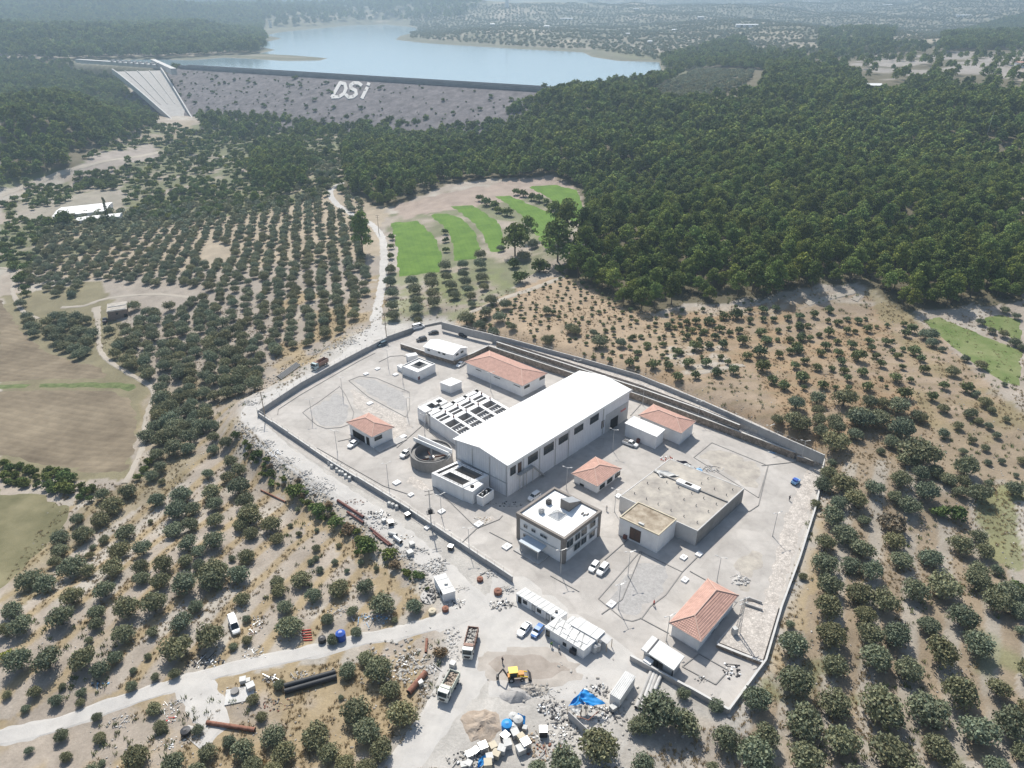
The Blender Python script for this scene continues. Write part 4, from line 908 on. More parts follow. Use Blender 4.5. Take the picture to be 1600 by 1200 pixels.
# --- settling basin in front of the hall
fr = fk('3', 4.8, (615, 612), (820, 512), (370, 495)); B_ = root(fr, 'settling_basin', 'white concrete basin with two large dark rectangular openings in front of the hall', 'basin')
pa = [top(fr, *K('3', x, y), 4.8) for x, y in ((440, 525), (520, 478), (665, 570), (605, 610))]; pb = [top(fr, *K('3', x, y), 4.8) for x, y in ((545, 455), (600, 425), (780, 520), (735, 548))]
LU, LV = fr.LU, fr.LV
blockmap(fr, [0, .10 * LU, .40 * LU, .56 * LU, .88 * LU, LU], [0, .10 * LV, .74 * LV, .84 * LV, .93 * LV, LV], lambda i, j: .8 if i in (1, 3) and j == 1 else (3.0 if (j == 3 and 0 < i < 4) else 4.8), 'basin_walls', 'white_plaster', B_)
for u0, u1 in ((.10, .40), (.56, .88)): rail(fr, [(u0 * LU, .08 * LV), (u1 * LU, .08 * LV), (u1 * LU, .76 * LV), (u0 * LU, .76 * LV), (u0 * LU, .08 * LV)], 4.8, B_, 1.0)
rail(fr, [(.1, LV - .1), (.1, .1)], 4.8, B_, 1.0)
fr = fk('3', 4.6, (690, 642), (780, 575), (612, 612)); g = root(fr, 'pump_chamber', 'white stepped pump chamber at the front corner of the settling basin', 'basin')
walls(fr, 4.6, g); m = MB(); q_ = fr(2.0, 1.6, 4.6); m.cyl(q_, q_ + Vector((0, 0, .3)), .6, n=12); m.build('hatch', 'dark_void', g)
fr = fk('3', 3.2, (770, 690), (858, 625), (722, 668)); g = root(fr, 'equipment_pit', 'small white walled pit with pipes below the hall corner', 'basin')
blockmap(fr, [0, .25, fr.LU - .25, fr.LU], [0, .25, fr.LV - .25, fr.LV], lambda i, j: 1.0 if i == 1 and j == 1 else 3.2, 'pit_walls', 'white_plaster', g)
for k in range(4):
    m = MB(); q_ = fr(.9 + k * .9, .8 + (k % 2) * .6, 1.0); m.cyl(q_, q_ + Vector((0, 0, 2.6)), .22); m.blob(q_ + Vector((0, 0, 2.7)), .35, .35, .3, k); m.build('valve', 'dark_metal' if k % 2 else 'white_plastic', g)

# --- hip roofed red buildings
def redhouse(c_, h, F_, R_, L_, lab, rise=1.5, over=.7, wins=(), z=0, name='red_roofed_building', cat='building', wm='white_plaster'):
    e = fk(c_, h, F_, R_, L_, z)               # eave line; walls stand inside it
    fr = Frame((0, 0), (1, 0), (0, 1), h); fr.U, fr.V = e.U, e.V; fr.o = e.o + e.U * over + e.V * over; fr.LU, fr.LV = e.LU - 2 * over, e.LV - 2 * over; fr.z = z
    g = root(fr, name, lab, cat); walls(fr, h, g, wm); hip_roof(fr, h, rise, over, g)
    m = MB(); m.box(-.25, fr.LU + .25, -.25, fr.LV + .25, -.2, .22, fr=fr); m.build('plinth', 'concrete', g)
    for side, tl_, br_, kw in wins: wk(c_, fr, side, tl_, br_, g, **kw)
    return fr, g
frL, gL = redhouse('2', 5.2, (785, 458), (957, 370), (380, 290), 'long white building with a red tiled hip roof and high strip windows', 2.2, .6,
    [('v', (462, 340), (497, 356), {}), ('v', (588, 392), (628, 410), {}), ('v', (725, 447), (767, 466), {}), ('u', (797, 462), (832, 460), {}), ('u', (903, 402), (938, 400), {})])
frG, gG = redhouse('1', 5.0, (945, 955), (1112, 880), (758, 845), 'small red roofed garage with two dark open bays and a car at its door', 1.7, .6,
    [('u', (965, 960), (1020, 960), {}), ('v', (806, 900), (900, 1030), dict(cols=3, glass='dark_void', name='bay_opening')), ('v', (905, 952), (934, 1045), dict(cols=1, glass='dark_void', name='bay_opening'))])
m = MB(); m.box(-.3, frG.LU + 3, -3.5, -.3, 0, .35, fr=frG); tag(m.build('loading_slab', 'concrete', gG), None)
redhouse('4', 3.4, (770, 500), (957, 360), (562, 400), 'small square white building with a red tiled hip roof between hall and reservoir', 1.7, .7,
    [('v', (632, 474), (660, 500), {}), ('u', (787, 497), (822, 497), {}), ('u', (845, 452), (881, 452), {}), ('u', (907, 407), (942, 407), {})])
frT, gT = redhouse('5', 5.2, (610, 325), (706, 245), (325, 205), 'white building with red tiled hip roof behind the flat white annexe', 1.8, .6,
    [('u', (630, 372), (640, 398), dict(cols=1, name='door', glass='door_brown')), ('u', (674, 345), (683, 368), dict(cols=1, name='door', glass='door_brown')), ('v', (556, 398), (566, 410), dict(cols=1))])
fr = fk('5', 5.0, (445, 345), (496, 300), (243, 258)); g = root(fr, 'annexe', 'white flat roofed annexe with a silver car parked at its left corner', 'building'); walls(fr, 5.0, g); flat_roof(fr, 5.0, g, .12, .2, over=.3, pm='white_plaster', mt='membrane')
m = MB(); s_, c_ = fr.wall('v', *K('5', 328, 385)); wbox(m, fr, 'v', s_ - .5, s_ + .5, .02, .9, .1, 1.5); m.build('meter_box', 'red_pipe', g)
frS, gS = redhouse('6', 4.2, (690, 725), (953, 400), (465, 590), 'white transformer building with red tiled hip roof at the lower right corner', 2.0, .7,
    [('v', (505, 715), (545, 725), {}), ('u', (762, 665), (778, 670), dict(cols=1, name='door', glass='door_brown')), ('u', (815, 600), (840, 600), {}), ('u', (866, 545), (890, 545), {}), ('u', (905, 500), (932, 492), {})])
# --- covered reservoir
fr = fk('5', 5.0, (715, 970), (1022, 690), (205, 740)); Rv = root(fr, 'covered_reservoir', 'wide flat covered reservoir with bare earth roof and small vent stubs', 'building'); walls(fr, 5.0, Rv, 'pale_concrete')
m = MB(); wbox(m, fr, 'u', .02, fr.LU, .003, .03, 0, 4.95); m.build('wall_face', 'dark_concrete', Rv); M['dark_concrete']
m = MB(); m.box(.3, fr.LU - .3, .3, fr.LV - .3, 4.95, 5.15, fr=fr); m.build('earth_roof', 'grey_soil', Rv)
m = MB(); m.box(-.04, fr.LU + .04, -.04, .25, 4.9, 5.22, fr=fr); m.box(-.04, fr.LU + .04, fr.LV - .25, fr.LV + .04, 4.9, 5.22, fr=fr); m.box(-.04, .25, .25, fr.LV - .25, 4.9, 5.22, fr=fr); m.box(fr.LU - .25, fr.LU + .04, .25, fr.LV - .25, 4.9, 5.22, fr=fr); m.build('parapet', 'pale_concrete', Rv)
a1, b1 = top(fr, *K('5', 910, 775), 5.3); a0, b0 = top(fr, *K('5', 470, 590), 5.3)
m = MB(); m.box(a1 - .2, a1 + .2, .3, fr.LV - .3, 5.1, 5.55, fr=fr); m.build('dividing_wall', 'dark_concrete', Rv)
m = MB(); aa, bb = top(fr, *K('5', 655, 670), 5.3); m.box(aa - 1, aa + .8, bb - 3.5, bb + 3.5, 5.1, 6.0, fr=fr); hm = m.build('hatch', 'white_plaster', Rv)
m = MB(); m.box(aa - .6, aa + .4, bb - 1, bb + 1, 6.0, 6.1, fr=fr); m.build('hatch_opening', 'dark_void', hm)
vm = MB(); vm.cyl((0, 0, 0), (0, 0, .5), .11, n=8); vm.cyl((0, 0, .5), (.18, 0, .6), .12, n=8); vmesh = vm.mesh('vent', 'dark_concrete')
for x, y in ((385, 652), (512, 645), (590, 680), (676, 718), (755, 750), (838, 790), (460, 688), (300, 720), (378, 755), (625, 760), (705, 800), (785, 838), (455, 790), (540, 830), (625, 870), (712, 910), (740, 655), (825, 690), (905, 730), (783, 622), (945, 695)):
    aa, bb = top(fr, *K('5', x, y), 5.3); v = bpy.data.objects.new('vent', vmesh); COL.objects.link(v); v.parent = Rv; v.location = fr(aa, bb, 5.15)
RF = fr
fr = fk('5', 6.2, (460, 995), (577, 890), (204, 875)); g = root(fr, 'valve_house', 'tall white box building with a dry brown earth roof and large dark door', 'building'); walls(fr, 6.0, g)
m = MB(); m.box(.25, fr.LU - .25, .25, fr.LV - .25, 5.95, 6.1, fr=fr); m.build('earth_roof', 'soil_roof', g)
m = MB(); m.box(-.08, fr.LU + .08, -.08, .25, 6, 6.35, fr=fr); m.box(-.08, fr.LU + .08, fr.LV - .25, fr.LV + .08, 6, 6.35, fr=fr); m.box(-.08, .25, .25, fr.LV - .25, 6, 6.35, fr=fr); m.box(fr.LU - .25, fr.LU + .08, .25, fr.LV - .25, 6, 6.35, fr=fr); m.build('parapet', 'cream', g)
wk('5', fr, 'v', (275, 940), (335, 1044), g, cols=2, rows=1, glass='door_brown', frame='dark_metal', name='double_door')
m = MB(); s_, c_ = fr.wall('v', *K('5', 243, 1000)); wbox(m, fr, 'v', s_ - .5, s_ + .5, .02, .6, .1, 1.3); m.build('meter_box', 'red_pipe', g)
aa, bb = top(fr, *K('5', 345, 928), 6.2); m = MB(); m.box(aa - .3, aa + .3, bb - .8, bb + .8, 6.36, 6.8, fr=fr); m.build('roof_lamp', 'white_plastic', g)
# --- administration building
fr = fk('4', 8.6, (510, 912), (800, 690), (135, 707)); A_ = root(fr, 'office_building', 'two storey white office building with flat white roof and grey brown edge bands', 'building'); LU, LV = fr.LU, fr.LV
m = MB(); m.box(.15, LU - .15, .15, LV - .15, -.3, 8.0, fr=fr); m.build('wall', 'white_plaster', A_)
m = MB(); 
for a, b in ((0, 0), (LU - 1.1, 0), (0, LV - 1.1), (LU - 1.1, LV - 1.1)): mm = MB(); mm.box(a, a + 1.1, b, b + 1.1, -.3, 7.6, fr=fr); mm.build('corner_pier', 'cladding_brown', A_)
for (x0, x1, y0, y1) in ((-.1, LU + .1, -.1, .6), (-.1, LU + .1, LV - .6, LV + .1), (-.1, .6, .6, LV - .6), (LU - .6, LU + .1, .6, LV - .6)):
    mm = MB(); mm.box(x0, x1, y0, y1, 7.6, 8.7, fr=fr); mm.build('parapet', 'cladding_brown', A_)
m = MB(); m.box(.5, LU - .5, .5, LV - .5, 8.0, 8.15, fr=fr); m.build('roof', 'membrane', A_)
for side, L_ in (('u', LU), ('v', LV)): m = MB(); wbox(m, fr, side, 1.12, L_ - 1.12, -.14, .03, 3.75, 4.0); m.build('storey_band', 'grey_plaster', A_)
for tl_, br_ in (((193, 795), (218, 830)), ((254, 830), (281, 862)), ((190, 868), (217, 905)), ((322, 868), (372, 912))): wk('4', fr, 'v', tl_, br_, A_, frame='galvanised')
for tl_, br_ in (((526, 938), (575, 950)), ((595, 885), (628, 900)), ((645, 845), (681, 862)), ((712, 790), (748, 800)), ((587, 957), (628, 972)), ((642, 915), (678, 930)), ((708, 868), (743, 880))): wk('4', fr, 'u', tl_, br_, A_, frame='galvanised')
s0_, c0_ = fr.wall('v', *K('4', 370, 945)); s1_, _ = fr.wall('v', *K('4', 222, 890))
cn = MB(); wbox(cn, fr, 'v', min(s0_, s1_) - .3, max(s0_, s1_), .2, 3.6, 3.2, 3.42); cn.build('entrance_canopy', 'canopy_grey', A_); M['light_blue']
cn = MB(); wbox(cn, fr, 'v', min(s0_, s1_) - .3, max(s0_, s1_), 3.605, 3.7, 3.1, 3.5); cn.build('canopy_edge', 'white_plastic', A_)
for s_ in (min(s0_, s1_), max(s0_, s1_) - .4): cn = MB(); wbox(cn, fr, 'v', s_, s_ + .25, 3.1, 3.35, 0, 3.2); cn.build('canopy_post', 'galvanised', A_)
cn = MB(); wbox(cn, fr, 'v', min(s0_, s1_) - 1, max(s0_, s1_) + 1, .2, 4.5, 0.05, .35); cn.build('entrance_step', 'concrete', A_)
a0, b0 = top(fr, *K('4', 545, 700), 8.15); m = MB(); lx, ly, hh = 5.2, 3.0, 3.0
vs = [fr(a0, b0, 8.15), fr(a0 + lx, b0, 8.15), fr(a0 + lx, b0 + ly, 8.15), fr(a0, b0 + ly, 8.15), fr(a0, b0, 8.15 + hh), fr(a0 + lx, b0, 8.15 + .7), fr(a0 + lx, b0 + ly, 8.15 + .7), fr(a0, b0 + ly, 8.15 + hh)]
m.hexa(vs); m.build('stair_head', 'cladding_brown', A_)
m = MB(); m.hexa([v + Vector((0, 0, .02)) for v in vs[4:]] + [v + Vector((0, 0, .14)) for v in vs[4:]]); m.build('stair_head_roof', 'galvanised', A_)
a0, b0 = top(fr, *K('4', 455, 722), 8.3); w_ = 1.75
sk = MB(); base = [fr(a0 - w_, b0 - w_, 8.2), fr(a0 + w_, b0 - w_, 8.2), fr(a0 + w_, b0 + w_, 8.2), fr(a0 - w_, b0 + w_, 8.2)]; ap = fr(a0, b0, 9.3)
sk.add(base + [ap], [(0, 1, 4), (1, 2, 4), (2, 3, 4), (3, 0, 4)]); so_ = sk.build('skylight', 'galvanised', A_)
fm = MB()
for i in range(4):
    fm.bar(base[i], base[(i + 1) % 4], .2); fm.bar(base[i], ap, .12); fm.bar((base[i] + base[(i + 1) % 4]) / 2, ap, .1)
fm.build('skylight_frame', 'white_plastic', so_)
for x, y, mt in ((387, 625, 'dark_metal'), (330, 695, 'grey_plaster')):
    a0, b0 = top(fr, *K('4', x, y), 8.6); m = MB(); m.box(a0 - .6, a0 + .6, b0 - .6, b0 + .6, 8.16, 9.5, fr=fr); q_ = fr(a0, b0, 9.5); m.cyl(q_, q_ + Vector((0, 0, .2)), .45); m.build('air_conditioner', mt, A_)
for x, y in ((690, 720), (650, 712), (665, 725)):
    a0, b0 = top(fr, *K('4', x, y), 8.2); m = MB(); m.box(a0 - .5, a0 + .5, b0 - .12, b0 + .12, 8.16, 8.5, fr=fr); m.build('roof_rail', 'cladding_brown', A_)
# --- pool house and white cube
fr = fk('1', 3.8, (1282, 478), (1412, 415), (1163, 430)); g = root(fr, 'pool_house', 'low white building with a dark rectangular opening in its roof', 'building'); LU, LV = fr.LU, fr.LV
blockmap(fr, [0, .3, .3 * LU, .82 * LU, LU - .3, LU], [0, .3, .25 * LV, .78 * LV, LV - .3, LV], lambda i, j: 1.2 if i == 2 and j == 2 else (3.4 if 0 < i < 4 and 0 < j < 4 else 3.8), 'wall', 'white_plaster', g)
s_, c_ = fr.wall('u', *K('1', 1292, 520)); m = MB(); wbox(m, fr, 'u', s_ - .5, s_ + .5, .01, .1, .3, 1.7); m.build('red_hatch', 'red_pipe', g)
rail(fr, [(.3 * LU, .25 * LV), (.82 * LU, .25 * LV), (.82 * LU, .78 * LV), (.3 * LU, .78 * LV), (.3 * LU, .25 * LV)], 3.4, g, .9, 'galvanised')
fr = fk('1', 2.6, (1212, 362), (1282, 350), (1196, 345)); g = root(fr, 'meter_hut', 'tiny white hut just behind the pool house', 'building'); walls(fr, 2.5, g); flat_roof(fr, 2.5, g, .1, .12, over=.15, pm='white_plaster')
fr = fk('1', 2.2, (1165, 445), (1195, 435), (1130, 425)); g = root(fr, 'valve_box', 'low white valve box at the left corner of the pool house', 'box'); walls(fr, 2.0, g); flat_roof(fr, 2.0, g, .08, .1, over=.05, pm='white_plaster')
# --- white prefab on the terrace
fr = fk('2', 2.9, (300, 240), (396, 190), (102, 183), 1.8); g = root(fr, 'prefab_building', 'long white prefabricated building with gable roof on the raised terrace', 'building'); LU, LV = fr.LU, fr.LV
m = MB(); e = [fr(0, 0, 0), fr(LU, 0, 0), fr(LU, LV, 0), fr(0, LV, 0), fr(0, 0, 2.9), fr(LU, 0, 2.9), fr(LU, LV, 2.9), fr(0, LV, 2.9), fr(LU / 2, 0, 4.1), fr(LU / 2, LV, 4.1)]
m.add(e, [(0, 1, 5, 8, 4), (1, 2, 6, 5), (2, 3, 7, 9, 6), (3, 0, 4, 7)]); m.build('wall', 'white_plaster', g)
m = MB(); o_ = .4
for u0, u1 in ((-o_, LU / 2), (LU + o_, LU / 2)): m.add([fr(u0, -o_, 2.75), fr(u0, LV + o_, 2.75), fr(u1, LV + o_, 4.2), fr(u1, -o_, 4.2), fr(u0, -o_, 2.85), fr(u0, LV + o_, 2.85), fr(u1, LV + o_, 4.3), fr(u1, -o_, 4.3)], [(4, 5, 6, 7), (0, 1, 5, 4), (0, 4, 7, 3), (1, 2, 6, 5), (3, 2, 1, 0)])
m.build('roof', 'white_sheet', g)
for tl_, br_ in (((125, 203), (140, 215)), ((198, 220), (212, 232)), ((230, 230), (247, 243))): wk('2', fr, 'v', tl_, br_, g)
for tl_, br_ in (((322, 238), (338, 240)), ((355, 220), (372, 222))): wk('2', fr, 'u', tl_, br_, g)
# --- gatehouse
fr = fk('6', 3.3, (500, 915), (566, 830), (285, 772)); g = root(fr, 'gatehouse', 'white flat roofed gatehouse with an open shaded front beside the entrance wall', 'building'); LU, LV = fr.LU, fr.LV
m = MB(); m.box(.3, LU - .3, .3, LV * .34, -.3, 3.1, fr=fr); m.box(.3, LU - .3, LV * .78, LV - .3, -.3, 3.1, fr=fr); m.box(LU * .5, LU - .3, LV * .34, LV * .78, -.3, 3.1, fr=fr); m.build('wall', 'grey_plaster', g)
m = MB(); m.box(-.3, LU + .3, -.2, LV + .2, 3.1, 3.45, fr=fr); rr_ = m.build('roof', 'cabin_roof', g)
m = MB(); m.box(-.31, LU + .31, LV * .80, LV * .84, 3.46, 3.6, fr=fr); m.build('roof_joint', 'dark_metal', rr_)
for b_ in (.2, LV * .5): m = MB(); m.bar(fr(.1, b_, 0), fr(.1, b_, 3.1), .25); m.build('post', 'dark_metal', g)
m = MB(); m.box(-1.4, .2, LV * .62, LV * .86, 0, 1.9, fr=fr); m.build('counter', 'white_plaster', g)
# --- site cabins
def cabin(fr, h, g, stripes_=3, mt='white_sheet'):
    walls(fr, h - .15, g, 'white_plaster', .2); m = MB(); m.box(-.08, fr.LU + .08, -.08, fr.LV + .08, h - .15, h, fr=fr); r_ = m.build('roof', 'cabin_roof', g)
    for k in range(stripes_): y = fr.LV * (k + .5) / stripes_; m = MB(); m.box(0, fr.LU, y - .06, y + .06, h + .002, h + .06, fr=fr); m.build('roof_rib', 'white_plastic', r_)
    m = MB()
    for a in (.2, fr.LU - .2):
        for b in (.2, fr.LV - .2): m.bar(fr(a, b, -.1), fr(a, b, .22), .3)
    m.build('foot_block', 'concrete', g)
Fq, Rq, Lq = K('7', 1033, 387), K('7', 1095, 345), K('7', 738, 207)
full = frame_px(2.7, Fq, Rq, Lq); LV = full.LV
labs = ['white site cabin nearest the site office, end of the row', 'white site cabin in the middle of the row along the wall', 'white site cabin with open door at the upper left end of the row']
for k in range(3):
    fr = Frame((0, 0), (1, 0), (0, 1), 2.7); fr.U, fr.V, fr.LU = full.U, full.V, full.LU; fr.LV = LV / 3 - .12; fr.o = full.o + full.V * (LV / 3 * k)
    g = root(fr, 'site_cabin', labs[k], 'cabin', 'white site cabins in a row along the wall'); cabin(fr, 2.7, g)
    window(fr, 'v', fr.LV * .2, fr.LV * .2 + 1.1, 1.1, 2.0, g); window(fr, 'v', fr.LV * .62, fr.LV * .62 + .9, .35, 2.2, g, cols=1, name='door', glass='dark_void' if k == 2 else 'white_plastic')
    if k == 0: m = MB(); q_ = fr(fr.LU / 2, fr.LV * .45, 2.7); m.cyl(q_, q_ + Vector((0, 0, .35)), .35); m.build('vent', 'dark_metal', g)
fr1 = fk('s', 2.8, (1055, 610), (1215, 475), (572, 312)); g = root(fr1, 'site_office', 'white site office with patched overlapping white roof sheets', 'building')
cabin(fr1, 2.8, g, 4)
for k in range(5):
    a_ = random.uniform(.1, .6) * fr1.LU; b_ = fr1.LV * (.05 + .18 * k); m = MB(); m.hexa([fr1(a_, b_, 2.87), fr1(a_ + fr1.LU * .38, b_ + .3, 2.87), fr1(a_ + fr1.LU * .36, b_ + 2.3, 2.9), fr1(a_ - .2, b_ + 2.1, 2.88)] + [fr1(a_, b_, 2.92), fr1(a_ + fr1.LU * .38, b_ + .3, 2.92), fr1(a_ + fr1.LU * .36, b_ + 2.3, 2.95), fr1(a_ - .2, b_ + 2.1, 2.93)]); m.build('roof_patch', 'cabin_roof', g)
    m = MB(); m.bar(fr1(.1, b_ + .4, 2.97), fr1(fr1.LU - .2, b_ + random.uniform(1, 3), 2.97), .06); m.build('roof_cable', 'dark_metal', g)
for tl_, br_ in (((915, 560), (968, 615)), ((800, 505), (835, 560)), ((590, 350), (628, 440))): wk('s', fr1, 'v', tl_, br_, g)
m = MB(); s_, _ = fr1.wall('v', *K('s', 930, 640)); wbox(m, fr1, 'v', s_ - .8, s_ + .8, .05, .5, .1, 1.2); m.build('tarpaulin_roll', 'dark_metal', g)
fr2 = fk('s', 3.1, (1218, 470), (1318, 370), (905, 290)); g2 = root(fr2, 'site_office', 'taller white shed with plain white roof behind the patched site office', 'building'); cabin(fr2, 3.1, g2, 2)
fr3 = fk('s', 2.9, (900, 285), (990, 215), (830, 250)); g3 = root(fr3, 'site_office', 'small white lean-to filling the gap at the back of the site office', 'building'); cabin(fr3, 2.9, g3, 1)
pz = 2.5; q4 = [P(*K('s', x, y), pz) for x, y in ((1345, 537), (1412, 468), (1322, 395), (1245, 463))]; o_ = q4[0].copy(); o_.z = 0
g = thing('porch', 'grey flat porch roof on wooden posts at the end of the site office', 'porch', o_)
m = MB(); m.hexa([v - o_ for v in q4] + [v - o_ + Vector((0, 0, .12)) for v in q4]); m.build('roof', 'grey_plaster', g)
for v in q4: m = MB(); w = v - o_; m.bar((w.x, w.y, 0), (w.x, w.y, pz), .14); m.build('post', 'wood', g)
for k, (x, y) in enumerate(((1190, 590), (1232, 575))):
    c = P(*K('s', x, y + 40), 0); g = thing('water_tank', ('left' if k == 0 else 'right') + ' one of two upright white water tanks beside the site office', 'tank', c, 0, 'upright white water tanks')
    m = MB(); m.cyl((0, 0, .1), (0, 0, 1.9), .6, n=16); m.cyl((0, 0, 1.9), (0, 0, 2.15), .6, .25, n=16); m.build('body', 'white_plastic', g); m = MB(); m.cyl((0, 0, 2.15), (0, 0, 2.25), .2, n=10); m.build('lid', 'white_plastic', g)
fr = fk('f', 2.6, (1065, 842), (1156, 815), (990, 705)); g = root(fr, 'storage_container', 'single white office container standing at the edge of the olive grove', 'container'); cabin(fr, 2.6, g, 2)
window(fr, 'v', 1.2, 2.4, 1.0, 1.9, g); m = MB(); q_ = fr(fr.LU * .6, fr.LV * .45, 2.6); m.box(q_.x - .4, q_.x + .4, q_.y - .3, q_.y + .3, 2.6, 3.0); m.build('roof_unit', 'white_plastic', g)
fr = fk('7', 2.8, (1460, 945), (1567, 787), (1393, 905)); g = root(fr, 'storage_container', 'long pale cream storage container right of the blue tarpaulin shelter', 'container'); cabin(fr, 2.8, g, 6)
m = MB()
for k in range(12): a = fr.LU * (k + .5) / 12; wbox(m, fr, 'u', a - .12, a + .12, .002, .05, .3, 2.5)
m.build('side_ribs', 'white_plaster', g)
# --- brick hut
z_ = float(ground_at(182, 497)[0][2]); fr = fk('d', 4.6, (668, 350), (790, 332), (672, 300), z_); g = root(fr, 'brick_hut', 'small old brown brick hut with flat grey roof beside the farm track', 'hut')
walls(fr, 4.4, g, 'brick_old', -1.5); m = MB(); m.box(-.2, fr.LU + .2, -.2, fr.LV + .2, 4.4, 4.65, fr=fr); m.build('roof', 'grey_soil', g); window(fr, 'u', fr.LU * .42, fr.LU * .52, 2.6, 3.5, g); window(fr, 'u', fr.LU * .8, fr.LU * .97, .1, 2.2, g, cols=1, name='door', glass='dark_void')
for s_ in (.1, fr.LV * .5): m = MB(); m.box(.3, fr.LU - .3, s_ + .2, s_ + .5, 4.66, 4.95, fr=fr); m.build('roof_beam', 'pale_concrete', g)
# --- greenhouses left
for k, (F_, R_, L_, lab) in enumerate((((82, 338), (165, 329), (96, 324), 'long low white sheeted greenhouse at the left, upper one'), ((118, 345), (186, 338), (124, 339), 'short low white sheeted greenhouse just below the long one'))):
    z_ = float(ground_at(F_[0], F_[1])[0][2]); fr = frame_px(2.5, F_, R_, L_, z_); g = root(fr, 'greenhouse', lab, 'greenhouse'); LU, LV = fr.LU, fr.LV
    walls(fr, 2.4, g, 'white_plaster', -1.5); m = MB(); m.add([fr(-.3, -.3, 2.4), fr(LU + .3, -.3, 2.4), fr(LU + .3, LV / 2, 3.3), fr(-.3, LV / 2, 3.3), fr(LU + .3, LV + .3, 2.4), fr(-.3, LV + .3, 2.4)], [(0, 1, 2, 3), (3, 2, 4, 5)]); m.build('roof', 'white_plaster', g)
# --- far houses
FH = [(1150, 43, 34, 5, 'long low white greenhouse right of the lake'), (875, 32, 20, 4, 'white roofed farm shed on the hill behind the lake'), (850, 44, 8, 4, 'small white house by the pale clearing behind the lake'), (978, 55, 6, 3, 'tiny white hut left of the headland'), (1012, 68, 7, 4, 'white house above the grassy headland'),
      (1185, 5, 24, 5, 'white farm building near the top edge, left one'), (1255, 4, 26, 5, 'white farm building near the top edge, right one'), (1495, 27, 22, 4, 'white building on the far right slope'), (1050, 50, 8, 4, 'small pale house on the plain right of the lake'), (1090, 30, 10, 4, 'pale shed on the far plain'),
      (1348, 138, 30, 5, 'white roof glimpsed between the pines'), (1365, 148, 16, 5, 'smaller white roof just below its neighbour between the pines'), (1218, 128, 10, 4, 'white gable behind the pines'), (1590, 106, 20, 9, 'reddish building at the right edge beside the quarry'), (990, 16, 8, 3, 'tiny white house near the top'), (766, 40, 7, 3, 'tiny house on the wooded slope'), (1380, 10, 14, 4, 'pale long shed near the top right')]
for x, y, w, hpx, lab in FH:
    c = gp(x, y); sc = pxm(c.x, c.y, c.z); L = w / sc; D = min(L * .6, 12); H = min(max(hpx / sc * .8, 3), 7)
    fr = Frame((c.x, c.y), (c.x + L, c.y - L * .06), (c.x + D * .06, c.y + D), H); fr.z = c.z; g = root(fr, 'farm_building', lab, 'building')
    walls(fr, H, g, 'white_plaster', -2)
    m = MB(); m.add([fr(-.5, -.5, H), fr(L + .5, -.5, H), fr(L + .5, D / 2, H + 1.6), fr(-.5, D / 2, H + 1.6), fr(L + .5, D + .5, H), fr(-.5, D + .5, H)], [(0, 1, 2, 3), (3, 2, 4, 5), (0, 3, 5), (1, 4, 2)]); m.build('roof', 'tile_roof' if 'reddish' in lab else 'white_roof', g)
    for k in range(3): window(fr, 'u', L * (.2 + .25 * k), L * (.3 + .25 * k), H * .4, H * .75, g)
c = gp(792, 12); m = MB(); m.cyl((0, 0, 0), (0, 0, 55), 9, 6, n=16); t = thing('white_tower', 'slim white tower at the far top edge', 'tower', c); m.build('shaft', 'white_plaster', t); m = MB(); m.cyl((0, 0, 55), (0, 0, 60), 8, 2, n=16); m.build('cap', 'white_plaster', t)
m = MB(); c = gp(423, 43); m.box(-4, 4, -4, 4, 0, 16); t = thing('white_intake_tower', 'small white intake hut on the wooded shore of the lake', 'tower', c); m.build('shaft', 'white_plaster', t); m = MB(); m.box(-5, 5, -5, 5, 16, 17.5); m.build('roof', 'white_roof', t)
# ------------------------------------------------------------------ vehicles
def place(c_, rear, front, up=0.9, name='parked_car', label='', cat='car', group=None):
    a = P(*K(c_, *rear), up) if c_ else P(*rear, up); b = P(*K(c_, *front), up) if c_ else P(*front, up)
    if (c_ in ('9', '0', 'd')):
        z = float(ground_at(*K(c_, *front))[0][2]); a = P(*K(c_, *rear), up + z); b = P(*K(c_, *front), up + z)
    c = (a + b) / 2; c.z = a.z - up; d = b - a
    if c_ == '1' and front[0] > 1200 or c_ == '2' and rear[1] < 180: c.z = 1.8
    return thing(name, label, cat, c + Vector((0, 0, .05)), math.atan2(d.y, d.x), group)
WHEEL = {}
def wheels(g, xs, y, r, w=.22):
    for x in xs:
        for s in (-1, 1):
            k = (r, w)
            if k not in WHEEL:
                m = MB(); m.cyl((0, -w / 2, 0), (0, w / 2, 0), r, n=14); m.cyl((0, -w / 2 - .01, 0), (0, w / 2 + .01, 0), r * .55, n=10, mi=1); WHEEL[k] = m.mesh('wheel', ['tyre', 'galvanised'])
            o = bpy.data.objects.new('wheel', WHEEL[k]); COL.objects.link(o); o.parent = g; o.location = (x, s * y, r)
def loft(m, st, mi=0):    # stations (x, half width low, half width high, z low, z high)
    vs = []
    for x, wl, wh, zl, zh in st: vs += [(x, -wl, zl), (x, wl, zl), (x, wh, zh), (x, -wh, zh)]
    fs = []
    for i in range(len(st) - 1):
        for j in range(4): fs.append((i * 4 + j, i * 4 + (j + 1) % 4, (i + 1) * 4 + (j + 1) % 4, (i + 1) * 4 + j))
    fs += [(3, 2, 1, 0), tuple(len(vs) - 4 + k for k in range(4))]
    m.add(vs, [f[::-1] for f in fs], mi); return m
